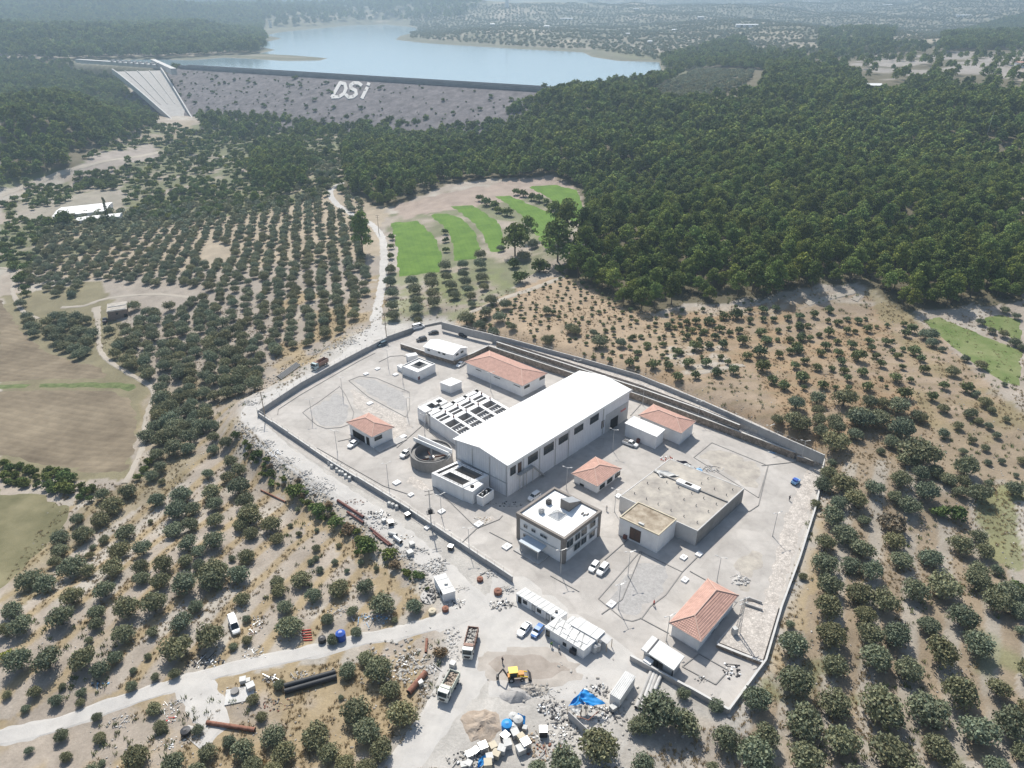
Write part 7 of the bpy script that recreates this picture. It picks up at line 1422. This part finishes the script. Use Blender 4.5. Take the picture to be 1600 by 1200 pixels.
lst('i', [(35, 470, 40), (125, 460, 45), (200, 450, 50), (290, 440, 50), (385, 410, 50), (375, 480, 35), (440, 490, 50), (500, 470, 35), (565, 480, 45), (610, 470, 25), (625, 530, 50), (495, 540, 45), (545, 550, 30), (680, 520, 25), (745, 510, 30), (65, 540, 40), (130, 530, 30), (195, 510, 45), (250, 510, 35), (385, 550, 60), (5, 600, 40), (60, 600, 30), (140, 600, 45), (205, 590, 50), (265, 590, 40), (320, 570, 35), (435, 610, 45), (525, 630, 55), (635, 605, 50), (365, 635, 60), (330, 680, 50), (190, 660, 60), (70, 690, 50), (440, 680, 50), (570, 700, 80), (650, 650, 45), (680, 700, 45), (740, 610, 55), (780, 610, 25), (780, 670, 35), (815, 700, 50), (845, 660, 35), (920, 665, 75), (960, 715, 50), (980, 780, 60), (840, 770, 40), (710, 750, 50), (595, 800, 60), (460, 735, 50), (480, 790, 55), (500, 840, 45), (400, 780, 40), (310, 770, 55), (170, 760, 50), (215, 830, 80), (345, 880, 60), (225, 900, 35), (425, 900, 35), (505, 900, 40), (625, 890, 60), (705, 840, 30), (800, 835, 65), (890, 850, 40), (740, 895, 25), (860, 560, 50), (1100, 885, 55), (1245, 900, 70), (1030, 955, 60), (860, 930, 80), (900, 530, 60), (850, 500, 40), (100, 880, 70), (30, 850, 60)], 'young', R4)
lst('j', [(495, 1060, 60), (605, 950, 45), (520, 905, 40), (645, 1070, 65), (740, 1080, 60), (865, 1060, 65), (975, 1060, 60), (1065, 1030, 40), (1110, 1060, 40), (1040, 1120, 65), (1145, 1110, 60), (910, 1140, 55), (800, 1150, 60), (1230, 1020, 55), (1330, 1080, 80), (1435, 1010, 60), (1310, 990, 80), (1205, 920, 70), (1350, 920, 60), (990, 955, 50), (905, 955, 70), (800, 990, 55), (1080, 950, 55), (1180, 860, 50), (1165, 760, 70), (1085, 770, 50), (995, 800, 60), (1245, 740, 35), (1250, 800, 40), (1330, 730, 50), (1410, 720, 45), (1330, 790, 40), (1400, 790, 50), (1485, 780, 50), (1560, 760, 50), (1560, 840, 50), (1430, 860, 50), (1320, 870, 60), (1570, 900, 50), (1505, 920, 50), (1540, 960, 60), (850, 810, 40), (910, 800, 50), (890, 860, 40), (855, 900, 40), (930, 920, 35), (20, 750, 35), (700, 950, 35), (680, 910, 25), (735, 830, 50), (700, 1020, 30), (540, 1000, 40), (1030, 900, 45), (960, 870, 40), (1120, 880, 40), (1060, 850, 45), (1500, 990, 50), (1590, 1050, 50)], 'young', R4)
lst('j', [(150, 860, 90), (310, 930, 120), (440, 940, 80), (270, 880, 60)], 'olive', R4)
lst('k', [(440, 640, 80), (440, 720, 100), (450, 790, 90), (450, 870, 90), (455, 930, 90), (570, 710, 90), (590, 770, 90), (600, 840, 90), (600, 890, 90), (690, 690, 90), (700, 730, 100), (700, 790, 90), (710, 850, 90), (780, 620, 90), (790, 690, 80), (820, 740, 90), (840, 800, 80), (890, 610, 80), (895, 670, 80), (910, 720, 80), (925, 770, 70), (945, 810, 70), (1000, 550, 80), (1000, 610, 90), (1010, 690, 90), (1025, 750, 70), (1070, 830, 90), (1160, 860, 90), (1035, 910, 90), (915, 950, 120), (1120, 940, 90), (1000, 990, 90), (1080, 1030, 80), (1200, 1000, 60), (950, 860, 60), (615, 960, 60), (1420, 900, 70), (1570, 1010, 90), (1420, 1080, 80), (1330, 480, 80), (1270, 560, 90), (1130, 510, 60)], 'olive', R6)
lst('k', [(1220, 160, 60), (1270, 170, 70), (1320, 190, 70), (1370, 200, 70), (1410, 220, 60), (1450, 250, 70), (1000, 200, 60), (1040, 220, 80), (1090, 240, 80), (1120, 270, 70), (1170, 280, 90), (1545, 270, 90), (450, 440, 60), (445, 560, 60), (780, 410, 50), (785, 460, 50), (785, 520, 50), (1370, 620, 140), (1210, 600, 100), (1500, 640, 80), (440, 500, 50)], 'bush', 'between the green terraces')
lst('k', [(1250, 690, 120)], 'bush', 'below the green terraces')
lst('k', [(1220, 420, 170), (1490, 430, 200), (1550, 250, 130), (255, 430, 140), (1300, 380, 110), (1440, 400, 110)], 'pine', 'standing alone beside the green terraces')
lst('j', [(100, 190, 130), (30, 130, 100), (220, 300, 150), (120, 370, 130)], 'pine', 'standing alone beside the green terraces')
# trees of the near groves first, then the filled ones; too-close doubles are dropped
def dedupe():
    global TR
    out = []; cell = {}
    for t in TR:
        k = (int(t[1] // 6), int(t[2] // 6)); ok = True
        for i in (-1, 0, 1):
            for j in (-1, 0, 1):
                for o in cell.get((k[0] + i, k[1] + j), ()):
                    if math.hypot(o[1] - t[1], o[2] - t[2]) < .40 * min(4.5, (o[4] + t[4]) / 2): ok = False
        if ok: out.append(t); cell.setdefault(k, []).append(t)
    TR = out
dedupe()
KEEP = [[(395, 640), (600, 505), (690, 495), (1040, 585), (1295, 700), (1200, 1050), (1140, 1125), (960, 1040), (980, 1130), (880, 1200), (620, 1200), (700, 1080), (690, 990), (640, 850), (470, 740)],
        [(590, 505), (615, 500), (615, 380), (560, 325), (540, 280), (505, 285), (505, 320), (575, 360), (588, 430)]]
def fill(poly, sp, kind, dmin, dmax, region, ang=0, jit=.3, prob=1, seed=0, avoid=(), far=False):
    r = np.random.default_rng(seed); g_ = ground_at([p[0] for p in poly], [p[1] for p in poly])
    x0, x1, y0, y1 = g_[:, 0].min() - 20, g_[:, 0].max() + 20, g_[:, 1].min() - 20, g_[:, 1].max() + 20
    cx, cy_ = (x0 + x1) / 2, (y0 + y1) / 2; R_ = math.hypot(x1 - x0, y1 - y0) / 2
    spx, spy = sp if isinstance(sp, tuple) else (sp, sp)
    a, b = np.meshgrid(np.arange(-R_, R_, spx), np.arange(-R_, R_, spy)); a = a.ravel() + r.uniform(-jit, jit, a.size) * spx; b = b.ravel() + r.uniform(-jit, jit, b.size) * spy
    t = math.radians(ang); X = cx + a * math.cos(t) - b * math.sin(t); Y = cy_ + a * math.sin(t) + b * math.cos(t)
    k = (Y > 60) & (Y < 8000); X, Y = X[k], Y[k]; Z = hf(X, Y); px_, py_ = toPx(X, Y, Z)
    k = inpoly(px_, py_, poly) & (r.random(len(X)) < prob)
    for av in list(avoid): k &= ~inpoly(px_, py_, av)
    if kind != 'shore': k &= (lake_sd(X, Y) > 4) | (Y < 800)
    for x, y, z in zip(X[k], Y[k], Z[k]): put(kind, float(x), float(y), float(z), float(r.uniform(dmin, dmax)), region)
T5A = [[(a + (a - 740) * .04, b + (b - 360) * .08) for a, b in t] for t in T5]
roadA = [[(586, 500), (612, 500), (612, 372), (545, 330), (530, 285), (510, 285), (510, 320), (570, 355), (584, 400)]]
FLD = [[(0, 455), (45, 515), (110, 560), (188, 580), (240, 610), (238, 640), (210, 755), (110, 735), (0, 712)], [(0, 758), (120, 785), (112, 810), (30, 910), (0, 925)]]
HUT = [[(155, 455), (205, 455), (215, 510), (160, 510)]]
fill([(60, 350), (130, 335), (560, 300), (575, 365), (582, 430), (570, 475), (540, 520), (440, 560), (330, 490), (215, 465), (100, 470), (40, 440)], (7.3, 5.8), 'olive', 4.4, 6.3, R5, 14, .21, .92, 1, roadA + HUT + [[(150, 440), (310, 452), (310, 470), (100, 485)], [(315, 385), (345, 375), (365, 400), (320, 415)]])
fill([(215, 480), (330, 490), (430, 560), (400, 610), (330, 640), (310, 700), (230, 690), (235, 600), (180, 560), (165, 520)], 6.4, 'olive', 5.2, 7.2, 'in the dense thicket beside the farm track', 20, .3, .93, 2, HUT)
fill([(30, 470), (60, 500), (145, 500), (150, 560), (185, 582), (120, 560), (70, 545), (40, 510)], 6.5, 'olive', 5.5, 7, 'along the edge of the left field', 0, .35, .95, 3, HUT)
fill([(20, 340), (80, 345), (55, 430), (60, 470), (30, 460), (20, 420), (0, 410), (0, 360)], 7, 'bush', 5, 8, 'at the far left edge', 0, .35, .8, 4)
fill([(500, 255), (545, 250), (520, 300), (470, 320), (450, 300)], 6, 'olive', 4, 5.5, 'in the small grove at the bend of the gravel road', 0, .25, .75, 5)
fill([(880, 428), (1020, 495), (1100, 480), (1180, 470), (1100, 560), (1000, 585), (850, 540), (760, 515), (720, 500), (800, 465)], (4.6, 5.6), 'young', 1.4, 2.6, R4, 30, .2, .82, 6)
# mixed valley scrub
VAL = [(60, 335), (0, 330), (0, 315), (110, 300), (130, 270), (240, 250), (310, 180), (420, 185), (560, 200), (545, 250), (500, 255), (450, 300), (380, 330), (250, 345), (190, 345)]
BARE = [[(20, 318), (195, 290), (200, 345), (70, 350)], [(110, 260), (245, 225), (255, 248), (190, 262), (120, 285)], [(180, 110), (255, 110), (320, 205), (280, 210)]]
fill(VAL, 7.5, 'bush', 4, 8, 'in the green valley below the dam', 0, .45, .66, 7, BARE); fill([(0, 262), (110, 262), (180, 215), (260, 195), (330, 205), (330, 245), (250, 232), (180, 236), (90, 268), (0, 300)], 8, 'bush', 4, 9, 'in the green valley below the dam', 0, .45, .6, 57); fill(VAL, 26, 'pine', 5, 7.5, 'in the green valley below the dam', 10, .45, .6, 8, BARE); fill(VAL, 24, 'lime', 4, 7, 'in the green valley below the dam', 10, .45, .7, 48, BARE)
fill([(200, 340), (250, 300), (420, 290), (480, 240), (560, 240), (540, 300), (440, 330), (250, 350)], 9, 'bush', 5, 9, 'in the green valley below the dam', 10, .45, .7, 9, BARE)
fill([(395, 230), (470, 220), (480, 290), (430, 310), (390, 280)], 6.5, 'pine', 5.5, 7.5, 'in the dark clump in the valley', 10, .4, .9, 19)
fill([(110, 272), (180, 265), (180, 300), (115, 300)], 7.5, 'bush', 6, 9, 'in the clump above the greenhouse', 10, .4, .9, 29)
fill([(40, 290), (110, 295), (110, 322), (40, 330)], 7.5, 'bush', 5, 7, 'in the clump above the greenhouse', 10, .4, .8, 30)
lst('n', [(665, 1090, 60), (690, 1085, 50)], 'poplar', 'in front of the greenhouse'); lst('n', [(400, 1120, 150), (300, 1150, 110), (480, 1130, 120), (570, 1140, 90), (640, 1140, 80)], 'bush', 'in front of the greenhouse')
LH = [(0, 95), (112, 100), (125, 118), (175, 118), (215, 165), (250, 195), (190, 220), (115, 240), (110, 262), (50, 280), (0, 295)]
fill(LH, 7.6, 'pine', 6.5, 9, 'on the wooded hill left of the spillway', 12, .4, .95, 10)
PH = [(545, 300), (535, 240), (570, 195), (700, 180), (860, 150), (1000, 130), (1160, 95), (1330, 120), (1480, 135), (1600, 150), (1620, 470), (1530, 470), (1420, 490), (1335, 440), (1250, 462), (1130, 470), (1000, 490), (960, 470), (885, 435), (910, 385), (905, 300), (870, 275), (700, 285), (600, 325)]
CLEAR = [[(1340, 118), (1420, 126), (1400, 150), (1350, 146)], [(1480, 118), (1600, 128), (1600, 152), (1500, 148)], [(600, 205), (690, 200), (690, 215), (610, 218)], [(1000, 150), (1090, 105), (1200, 110), (1180, 150), (1080, 165)], [(1520, 210), (1600, 240), (1600, 262), (1510, 225)], [(700, 190), (830, 180), (820, 192), (700, 205)], [(580, 200), (680, 195), (700, 205), (580, 212)]]
fill(PH, 7.0, 'pine', 5.6, 9.6, 'in the pine forest above the plant', 23, .45, .93, 11, T5A + CLEAR)
for kd, sp0, pr in (('lime', 38, .35), ('bush', 17, .5), ('dry', 60, .4)): fill(PH, sp0, kd, 4, 7.5, 'in the pine forest above the plant', 5, .45, pr, 61 + int(sp0), T5A + CLEAR)
fill([(1000, 150), (1090, 110), (1180, 112), (1160, 140), (1080, 160)], 7, 'olive', 5, 6.5, 'on the clearing in the forest', 5, .2, .9, 12)
fill([(1160, 85), (1600, 60), (1620, 150), (1480, 135), (1330, 122), (1160, 98)], 12, 'pine', 7, 10, 'behind the forest', 0, .45, .38, 13, [[(1330, 92), (1600, 78), (1600, 125), (1330, 120)]])
fill([(1340, 95), (1600, 80), (1600, 130), (1340, 120)], 17, 'pine', 6, 9, 'in the quarry', 0, .45, .35, 14)
fill([(310, 182), (420, 188), (560, 188), (700, 180), (760, 160), (860, 140), (870, 165), (760, 192), (560, 212), (330, 225)], 9, 'pine', 6, 9.5, 'at the foot of the dam', 0, .45, .7, 15)
for k in range(480):
    t, s = random.random(), -random.uniform(12, 150); p = DAM0 + dax * (t * DAML) + dnor * s
    zz = np.interp(-s, [8, 40, 80, 120, 170], [38.5, 29, 17, 4, -12]); put('bush', p.x, p.y, float(zz) - .3, random.choice((1.5, 2, 2, 2.5, 3, 3.5, 6)), 'on the dam face')
fill([(268, 108), (300, 112), (302, 142), (275, 140), (262, 125)], 7, 'pine', 7, 9, 'beside the spillway', 0, .4, .95, 16)
# far land
PEN = [(200, 84), (300, 55), (400, 60), (425, 70), (400, 82), (330, 86), (240, 90)]
fill([(0, 0), (420, 0), (410, 55), (425, 72), (400, 84), (240, 92), (0, 96)], 13, 'pine', 10, 16, 'far hills', 0, .45, .9, 17)
fill([(395, 0), (760, 0), (720, 30), (540, 36), (430, 44)], 22, 'pine', 12, 22, 'far hills', 0, .45, .55, 18)
fill([(640, 10), (900, 5), (1160, 60), (1160, 95), (1030, 95), (925, 78), (800, 72), (640, 60)], (15, 13), 'olive', 6, 9, 'far groves', 0, .4, .72, 20)
fill([(1030, 95), (1160, 60), (1180, 95), (1080, 112), (1030, 112)], 9, 'pine', 7, 10, 'lake shore', 0, .4, .8, 24)
fill([(900, 0), (1600, 0), (1600, 40), (1400, 90), (1160, 95), (1100, 60)], (17, 12), 'olive', 6, 9, 'far groves', 20, .2, .7, 21)
fill([(1470, 60), (1600, 25), (1600, 75), (1470, 82)], 9, 'pine', 8, 11, 'wooded knoll at the right edge', 0, .4, .9, 22)
fill([(1280, 50), (1400, 45), (1390, 85), (1280, 80)], 14, 'pine', 8, 12, 'far', 0, .4, .7, 23)
if True:
    _av = KEEP[0]
    kept = []
    xs = np.array([t[1] for t in TR]); ys = np.array([t[2] for t in TR]); zs = np.array([t[3] for t in TR]); pxx, pyy = toPx(xs, ys, zs); ins = inpoly(pxx, pyy, [(400, 648), (600, 520), (690, 505), (1040, 598), (1285, 714), (1195, 1035), (1140, 1112), (985, 1028), (800, 905), (640, 798)])
    insY = inpoly(pxx, pyy, [(400, 660), (640, 810), (800, 915), (960, 1030), (930, 1060), (860, 1100), (700, 1140), (620, 1200), (600, 1200), (690, 1100), (715, 1060), (700, 1005), (690, 950), (640, 880), (480, 745)])
    TR = [t for t, a, b in zip(TR, ins, insY) if not a and not (b and not t[6])]
for q_, kd in (('bush', 60), ('dry', 25)):
    _r = random.Random(kd)
    for k in range(kd):
        t = _r.random(); x, y = (385 + 290 * t + _r.gauss(-14, 7), 690 + 215 * t + _r.gauss(10, 6)); p = gp(x, y); put(q_, p.x, p.y, p.z, _r.uniform(.9, 2.6), 'on the bank beside the works road')
dedupe()
# ---- individuals and masses
def wpx_of(t): return t[4] * pxm(t[1], t[2], t[3])
GROUPN = {'olive': 'grey green olive trees of the groves', 'young': 'young olive trees planted in rows', 'pine': 'pine trees of the forest', 'bush': 'green shrubs of the valley and banks', 'dry': 'dry brown shrubs', 'lime': 'yellow green shrubs', 'poplar': 'slim poplars by the greenhouse'}
LM = []
for o in list(COL.objects):
    if o.parent is None and o.get('category') and o.get('category') not in ('tree', 'shrub', 'crate', 'car', 'heap', 'street lamp', 'person', 'manhole', 'wall') and o.type in ('EMPTY', 'MESH'): LM.append((o.location.x, o.location.y, o['label']))
used = {}
def in_view(t):
    a, b = toPx(np.float64(t[1]), np.float64(t[2]), np.float64(t[3] + t[4] * .4)); w = wpx_of(t) * .5
    return -w < a < 1600 + w and -w < b < 1200 + w * 1.6
ADJ = {'olive': 'grey green olive tree', 'young': 'thin young olive tree', 'pine': 'dark green pine tree', 'bush': 'dark green shrub', 'dry': 'dry brown leafless shrub', 'lime': 'bright yellow green shrub', 'poplar': 'slim tall poplar'}
solo = []; mass = []
for kind in KIND:
    L = sorted([t for t in TR if t[0] == kind and in_view(t)], key=lambda t: -wpx_of(t)); 
    lim = 295 if kind in ('olive', 'young', 'pine') else 200
    solo += [(t, i) for i, t in enumerate(L[:lim])]; mass += L[lim:]
    mass += [t for t in TR if t[0] == kind and not in_view(t)]
rr = random.Random(3)
qs = {}
for kind in KIND: qs[kind] = sorted(t[4] for t, i in solo if t[0] == kind)
cand = {}
for t, i in solo:
    q_ = qs[t[0]]; rank = q_.index(t[4]) / max(1, len(q_)); size = 'small' if rank < .25 else 'large' if rank > .75 else 'middle sized'
    near = None
    if LM:
        d_, lb = min((math.hypot(a - t[1], b - t[2]), l) for a, b, l in LM); near = None
        if d_ < 24:
            lx_, ly_, _ = min(LM, key=lambda q2: math.hypot(q2[0] - t[1], q2[1] - t[2])); u0, v0 = toPx(np.float64(lx_), np.float64(ly_), np.float64(t[3])); u1, v1 = toPx(np.float64(t[1]), np.float64(t[2]), np.float64(t[3])); dx_, dy_ = float(u1 - u0), float(v1 - v0)
            near = (('right of' if dx_ > 0 else 'left of') if abs(dx_) > abs(dy_) else ('just below' if dy_ > 0 else 'just above')) + ' the ' + lb
    cand[id(t)] = (size, near)
ext = {}; byg = {}
for t, i in solo: byg.setdefault((t[0], t[5]), []).append(t)
for (kd, rg), L in byg.items():
    if len(L) < 4: continue
    pr = {id(t): toPx(np.float64(t[1]), np.float64(t[2]), np.float64(t[3])) for t in L}
    for wd_, key in (('leftmost', lambda t: pr[id(t)][0]), ('rightmost', lambda t: -pr[id(t)][0]), ('uppermost', lambda t: pr[id(t)][1]), ('lowest', lambda t: -pr[id(t)][1]), ('widest', lambda t: -wpx_of(t)), ('tiniest', lambda t: wpx_of(t))):
        o = sorted(L, key=key)
        for j, od in ((0, ''), (1, 'second ')):
            if id(o[j]) not in ext: ext[id(o[j])] = od + wd_ + ' ' + ADJ[kd] + ' ' + rg
BANDS = [(480, 'the gravel road bend'), (525, 'the brick hut'), (570, 'the white prefab building'), (615, 'the filter basins'), (660, 'the long white hall roof'), (705, 'the round thickener tank'), (750, 'the settling basin'), (800, 'the covered reservoir'), (850, 'the office building'), (905, 'the two white cars'), (955, 'the site cabins'), (1010, 'the site office'), (1060, 'the yellow digger'), (1110, 'the blue shelter'), (1160, 'the sand heap'), (1900, 'the bottom edge of the photo')]
ORD = ['first', 'second', 'third', 'fourth', 'fifth', 'sixth', 'seventh', 'eighth', 'ninth', 'tenth', 'eleventh', 'twelfth', 'thirteenth', 'fourteenth', 'fifteenth', 'sixteenth', 'seventeenth', 'eighteenth', 'nineteenth', 'twentieth']
SIDE = {R1: 'lower left grove', R2: 'left grove', R3: 'right grove', R4: 'brown slope', R5: 'road grove', R6: 'terrace grove', 'in the dense thicket beside the farm track': 'track thicket'}
bnd = {}
for t, i in solo:
    if t[5] in SIDE and t[0] in ('olive', 'young', 'bush'):
        u, v = toPx(np.float64(t[1]), np.float64(t[2]), np.float64(t[3])); bnd.setdefault((t[0], t[5], [n_ for y_, n_ in BANDS if v < y_][0]), []).append((float(u), t))
plc = {}
for (kd, rg, bn), L in bnd.items():
    L.sort(key=lambda q_: q_[0])
    for j, (u, t) in enumerate(L):
        w_ = {'olive': 'olive tree', 'young': 'young olive', 'bush': 'shrub'}[kd]
        if j < 20 or len(L) - j <= 20: plc[id(t)] = '%s, %s, level with %s, %s from the %s' % (w_, SIDE[rg], bn, ORD[j] if j < 20 else ORD[len(L) - 1 - j], 'left' if j < 20 else 'right')
ctr = {}
for t, i in solo: ctr.setdefault((t[0], cand[id(t)][1]), []).append(t)
for t, i in solo:
    protos, nm, cat = KIND[t[0]]; cr, tk = protos[rr.randrange(len(protos))]; size, near = cand[id(t)]
    lab = '%s %s %s' % (size, ADJ[t[0]], t[5]); grp = GROUPN[t[0]] + ', ' + size + ', ' + t[5]
    if near and len(ctr[(t[0], near)]) == 1:
        lab = '%s %s' % (ADJ[t[0]], near); grp = GROUPN[t[0]]
    elif id(t) in ext: lab = ext[id(t)]; grp = GROUPN[t[0]]
    elif id(t) in plc: lab = plc[id(t)]; grp = GROUPN[t[0]]
    e = thing(nm, ' '.join(lab.split()[:16]), cat, (t[1], t[2], t[3]), rr.uniform(0, 6.28), grp); s = t[4] / .93; e.scale = (s * rr.uniform(.93, 1.07), s * rr.uniform(.93, 1.07), s * (rr.uniform(.88, 1.12) if t[0] != 'pine' else rr.uniform(.85, 1.35)))
    for n_, me_ in (('crown', cr), ('trunk', tk)): o = bpy.data.objects.new(n_, me_); COL.objects.link(o); o.parent = e
print('trees', len(TR), 'solo', len(solo))
def scatter(name, label, items, protos):
    n = len(items)
    if not n: return
    pc = bpy.data.collections.new(name + '_kinds')
    for i, (cr, tk) in enumerate(protos):
        me_ = cr if True else None; o = bpy.data.objects.new('%s_kind' % name, me_); pc.objects.link(o)
    me = bpy.data.meshes.new(name); me.from_pydata([(t[1], t[2], t[3]) for t in items], [], [])
    a = me.attributes.new('size', 'FLOAT', 'POINT'); a.data.foreach_set('value', [t[4] / .93 for t in items])
    a = me.attributes.new('turn', 'FLOAT', 'POINT'); a.data.foreach_set('value', RNG.uniform(0, 6.28, n).astype(np.float32))
    a = me.attributes.new('pick', 'INT', 'POINT'); a.data.foreach_set('value', RNG.integers(0, len(protos), n).astype(np.int32))
    o = bpy.data.objects.new(name, me); COL.objects.link(o); tag(o, label, 'trees' if 'shrub' not in name else 'shrubs', None, 'stuff')
    ng = bpy.data.node_groups.new(name, 'GeometryNodeTree'); ng.interface.new_socket('Geometry', in_out='INPUT', socket_type='NodeSocketGeometry'); ng.interface.new_socket('Geometry', in_out='OUTPUT', socket_type='NodeSocketGeometry')
    N = ng.nodes; gi = N.new('NodeGroupInput'); go = N.new('NodeGroupOutput'); ip = N.new('GeometryNodeInstanceOnPoints'); ci = N.new('GeometryNodeCollectionInfo')
    ci.inputs['Collection'].default_value = pc; ci.inputs['Separate Children'].default_value = True; ci.inputs['Reset Children'].default_value = True; ip.inputs['Pick Instance'].default_value = True
    def na(nm_, ty): x = N.new('GeometryNodeInputNamedAttribute'); x.data_type = ty; x.inputs[0].default_value = nm_; return [s_ for s_ in x.outputs if s_.enabled and s_.name == 'Attribute'][0]
    L_ = ng.links; L_.new(gi.outputs[0], ip.inputs['Points']); L_.new(ci.outputs[0], ip.inputs['Instance']); L_.new(na('pick', 'INT'), ip.inputs['Instance Index']); L_.new(na('size', 'FLOAT'), ip.inputs['Scale'])
    cx = N.new('ShaderNodeCombineXYZ'); L_.new(na('turn', 'FLOAT'), cx.inputs[2]); er = N.new('FunctionNodeEulerToRotation'); L_.new(cx.outputs[0], er.inputs[0]); L_.new(er.outputs[0], ip.inputs['Rotation'])
    L_.new(ip.outputs[0], go.inputs[0]); o.modifiers.new('scatter', 'NODES').node_group = ng
LOW = {'olive': [olive_proto(50 + i, 330, 'olive_leaf', .085) for i in range(4)], 'pine': [pine_proto(50 + i, 420, 'pine_leaf', .085) for i in range(5)], 'bush': [bush_proto(50 + i, nl=260, sz=.09) for i in range(3)], 'young': YO, 'dry': DB, 'poplar': PO, 'lime': LB}
nm_ = {'olive': ('olive_trees', 'grey green olive trees of the more distant groves'), 'pine': ('pine_forest', 'dense dark pine forest covering the hills around the dam'), 'bush': ('valley_shrubs', 'green shrubs and low trees along the valley and dam'), 'young': ('young_olives', 'rows of small young olive trees'), 'dry': ('dry_shrubs', 'dry shrubs'), 'poplar': ('poplars', 'poplars'), 'lime': ('lime_shrubs', 'shrubs')}
for kind in KIND:
    T = [t for t in mass if t[0] == kind]
    if kind == 'pine':
        scatter('pine_forest', 'dense green pine forest rising above the plant', [t for t in T if t[2] < 520], PI); T = [t for t in T if t[2] >= 520]; scatter('distant_pine_forest', nm_[kind][1], T, LOW['pine'])
    elif kind == 'olive':
        scatter('olive_trees', 'olive trees of the middle distance grove', [t for t in T if t[2] < 450], OL); T = [t for t in T if t[2] >= 450]; scatter('distant_olive_trees', nm_[kind][1], T, LOW['olive'])
    else: scatter(nm_[kind][0], nm_[kind][1], T, LOW[kind])
# ---- dry grass tufts and stones on the near ground
tm = MB()
r = random.Random(8)
for k in range(14): a = r.uniform(0, 6.28); p = Vector((r.uniform(-.3, .3), r.uniform(-.3, .3), 0)); t_ = p + Vector((math.cos(a) * .2, math.sin(a) * .2, r.uniform(.25, .55))); w = Vector((-math.sin(a), math.cos(a), 0)) * .05; tm.add([p - w, p + w, t_], [(0, 1, 2)])
mat('dry_grass', (.36, .275, .15), .95, .2, .6, rnd=.2); mat('weed', (.16, .19, .07), .9, .25, .6, rnd=.3)
tuft = (tm.mesh('tuft', 'dry_grass'), None); weed = (tm.mesh('weed_tuft', 'weed'), None)
pm_ = MB(); pm_.blob((0, 0, .1), .3, .25, .2, 3); stone = (pm_.mesh('stone', 'rock'), None)
n = 60000; yy = RNG.uniform(80, 330, n); xx = RNG.uniform(-.95, .95, n) * yy; zz = hf(xx, yy); px_, py_ = toPx(xx, yy, zz)
sp_ = fbm(xx / 14, yy / 14, 4, 41); s2 = np.sin((xx * .93 - yy * .36) / 8 * 2 * math.pi)
outp = ~inpoly(px_, py_, [(375, 655), (470, 590), (600, 505), (690, 500), (1290, 712), (1195, 1045), (1140, 1120), (960, 1200), (590, 1200), (700, 1080), (690, 950), (450, 730)]) & ~inpoly(px_, py_, [(0, 450), (240, 600), (205, 760), (110, 740), (0, 925)])
rdm = segdist(px_, py_, [(740, 950), (690, 972), (640, 985), (560, 1000), (480, 1020), (380, 1040), (280, 1068), (180, 1100), (80, 1135), (-40, 1160)]) > 22
k = outp & rdm & (sp_ + .12 * s2 > .5)
scatter('dry_grass', 'tufts of straw coloured dry grass between the trees', [('g', a, b, c_, float(RNG.uniform(.5, 1.3))) for a, b, c_ in zip(xx[k], yy[k], zz[k])], [tuft])
k = outp & rdm & (sp_ < .42) & (RNG.random(n) < .12)
scatter('ground_weeds', 'small green weeds on the pale soil', [('g', a, b, c_, float(RNG.uniform(1.0, 2.2))) for a, b, c_ in zip(xx[k], yy[k], zz[k])], [weed])
k = outp & rdm & (RNG.random(n) < .10)
scatter('field_stones', 'loose pale stones scattered over the grove soil', [('g', a, b, c_, float(RNG.uniform(.25, .9))) for a, b, c_ in zip(xx[k], yy[k], zz[k])], [stone])
for o in COL.objects:
    if o.name.startswith(('dry_grass', 'ground_weeds', 'field_stones')): o['category'] = o.name.split('_')[1]
# rubble along the outer side of the works road
rp = []
for (ax, ay), (bx, by) in zip(*(lambda q_: (q_, q_[1:]))([(378, 655), (395, 690), (440, 725), (500, 765), (560, 805), (620, 850), (660, 890), (690, 930)])):
    for k in range(90):
        t = random.random(); x, y = ax + (bx - ax) * t - 4 + random.gauss(0, 7), ay + (by - ay) * t + 6 + random.gauss(0, 6); rp.append((x, y))
for k in range(260): t = random.random(); rp.append((385 + 215 * t + random.gauss(0, 7), 622 - 110 * t + random.gauss(-8, 6)))
for k in range(260): rp.append((random.gauss(950, 60), random.gauss(1120, 38)))
for k in range(200): rp.append((random.gauss(640, 26), random.gauss(1040, 26)))
g_ = ground_at([a for a, b in rp], [b for a, b in rp])
scatter('roadside_rubble', 'broken stones and concrete rubble along the works road and yard', [('g', *p, float(random.uniform(.3, 1.5))) for p in g_], [stone])
# ------------------------------------------------------------------ air
hz = MB(); hz.box(-16000, 16000, -200, 12000, -60, 700); ho = hz.build('haze', 'glass_dark'); ho.data.materials.clear()
hm = bpy.data.materials.new('haze_air'); hm.use_nodes = True; nt = hm.node_tree; nt.nodes.clear(); out = nt.nodes.new('ShaderNodeOutputMaterial'); pv = nt.nodes.new('ShaderNodeVolumePrincipled')
pv.inputs['Color'].default_value = (.58, .79, 1.0, 1); pv.inputs['Density'].default_value = 0.00021; pv.inputs['Anisotropy'].default_value = .4; nt.links.new(pv.outputs[0], out.inputs['Volume'])
ho.data.materials.append(hm); tag(ho, 'pale summer haze over the whole valley', 'haze', None, 'stuff')
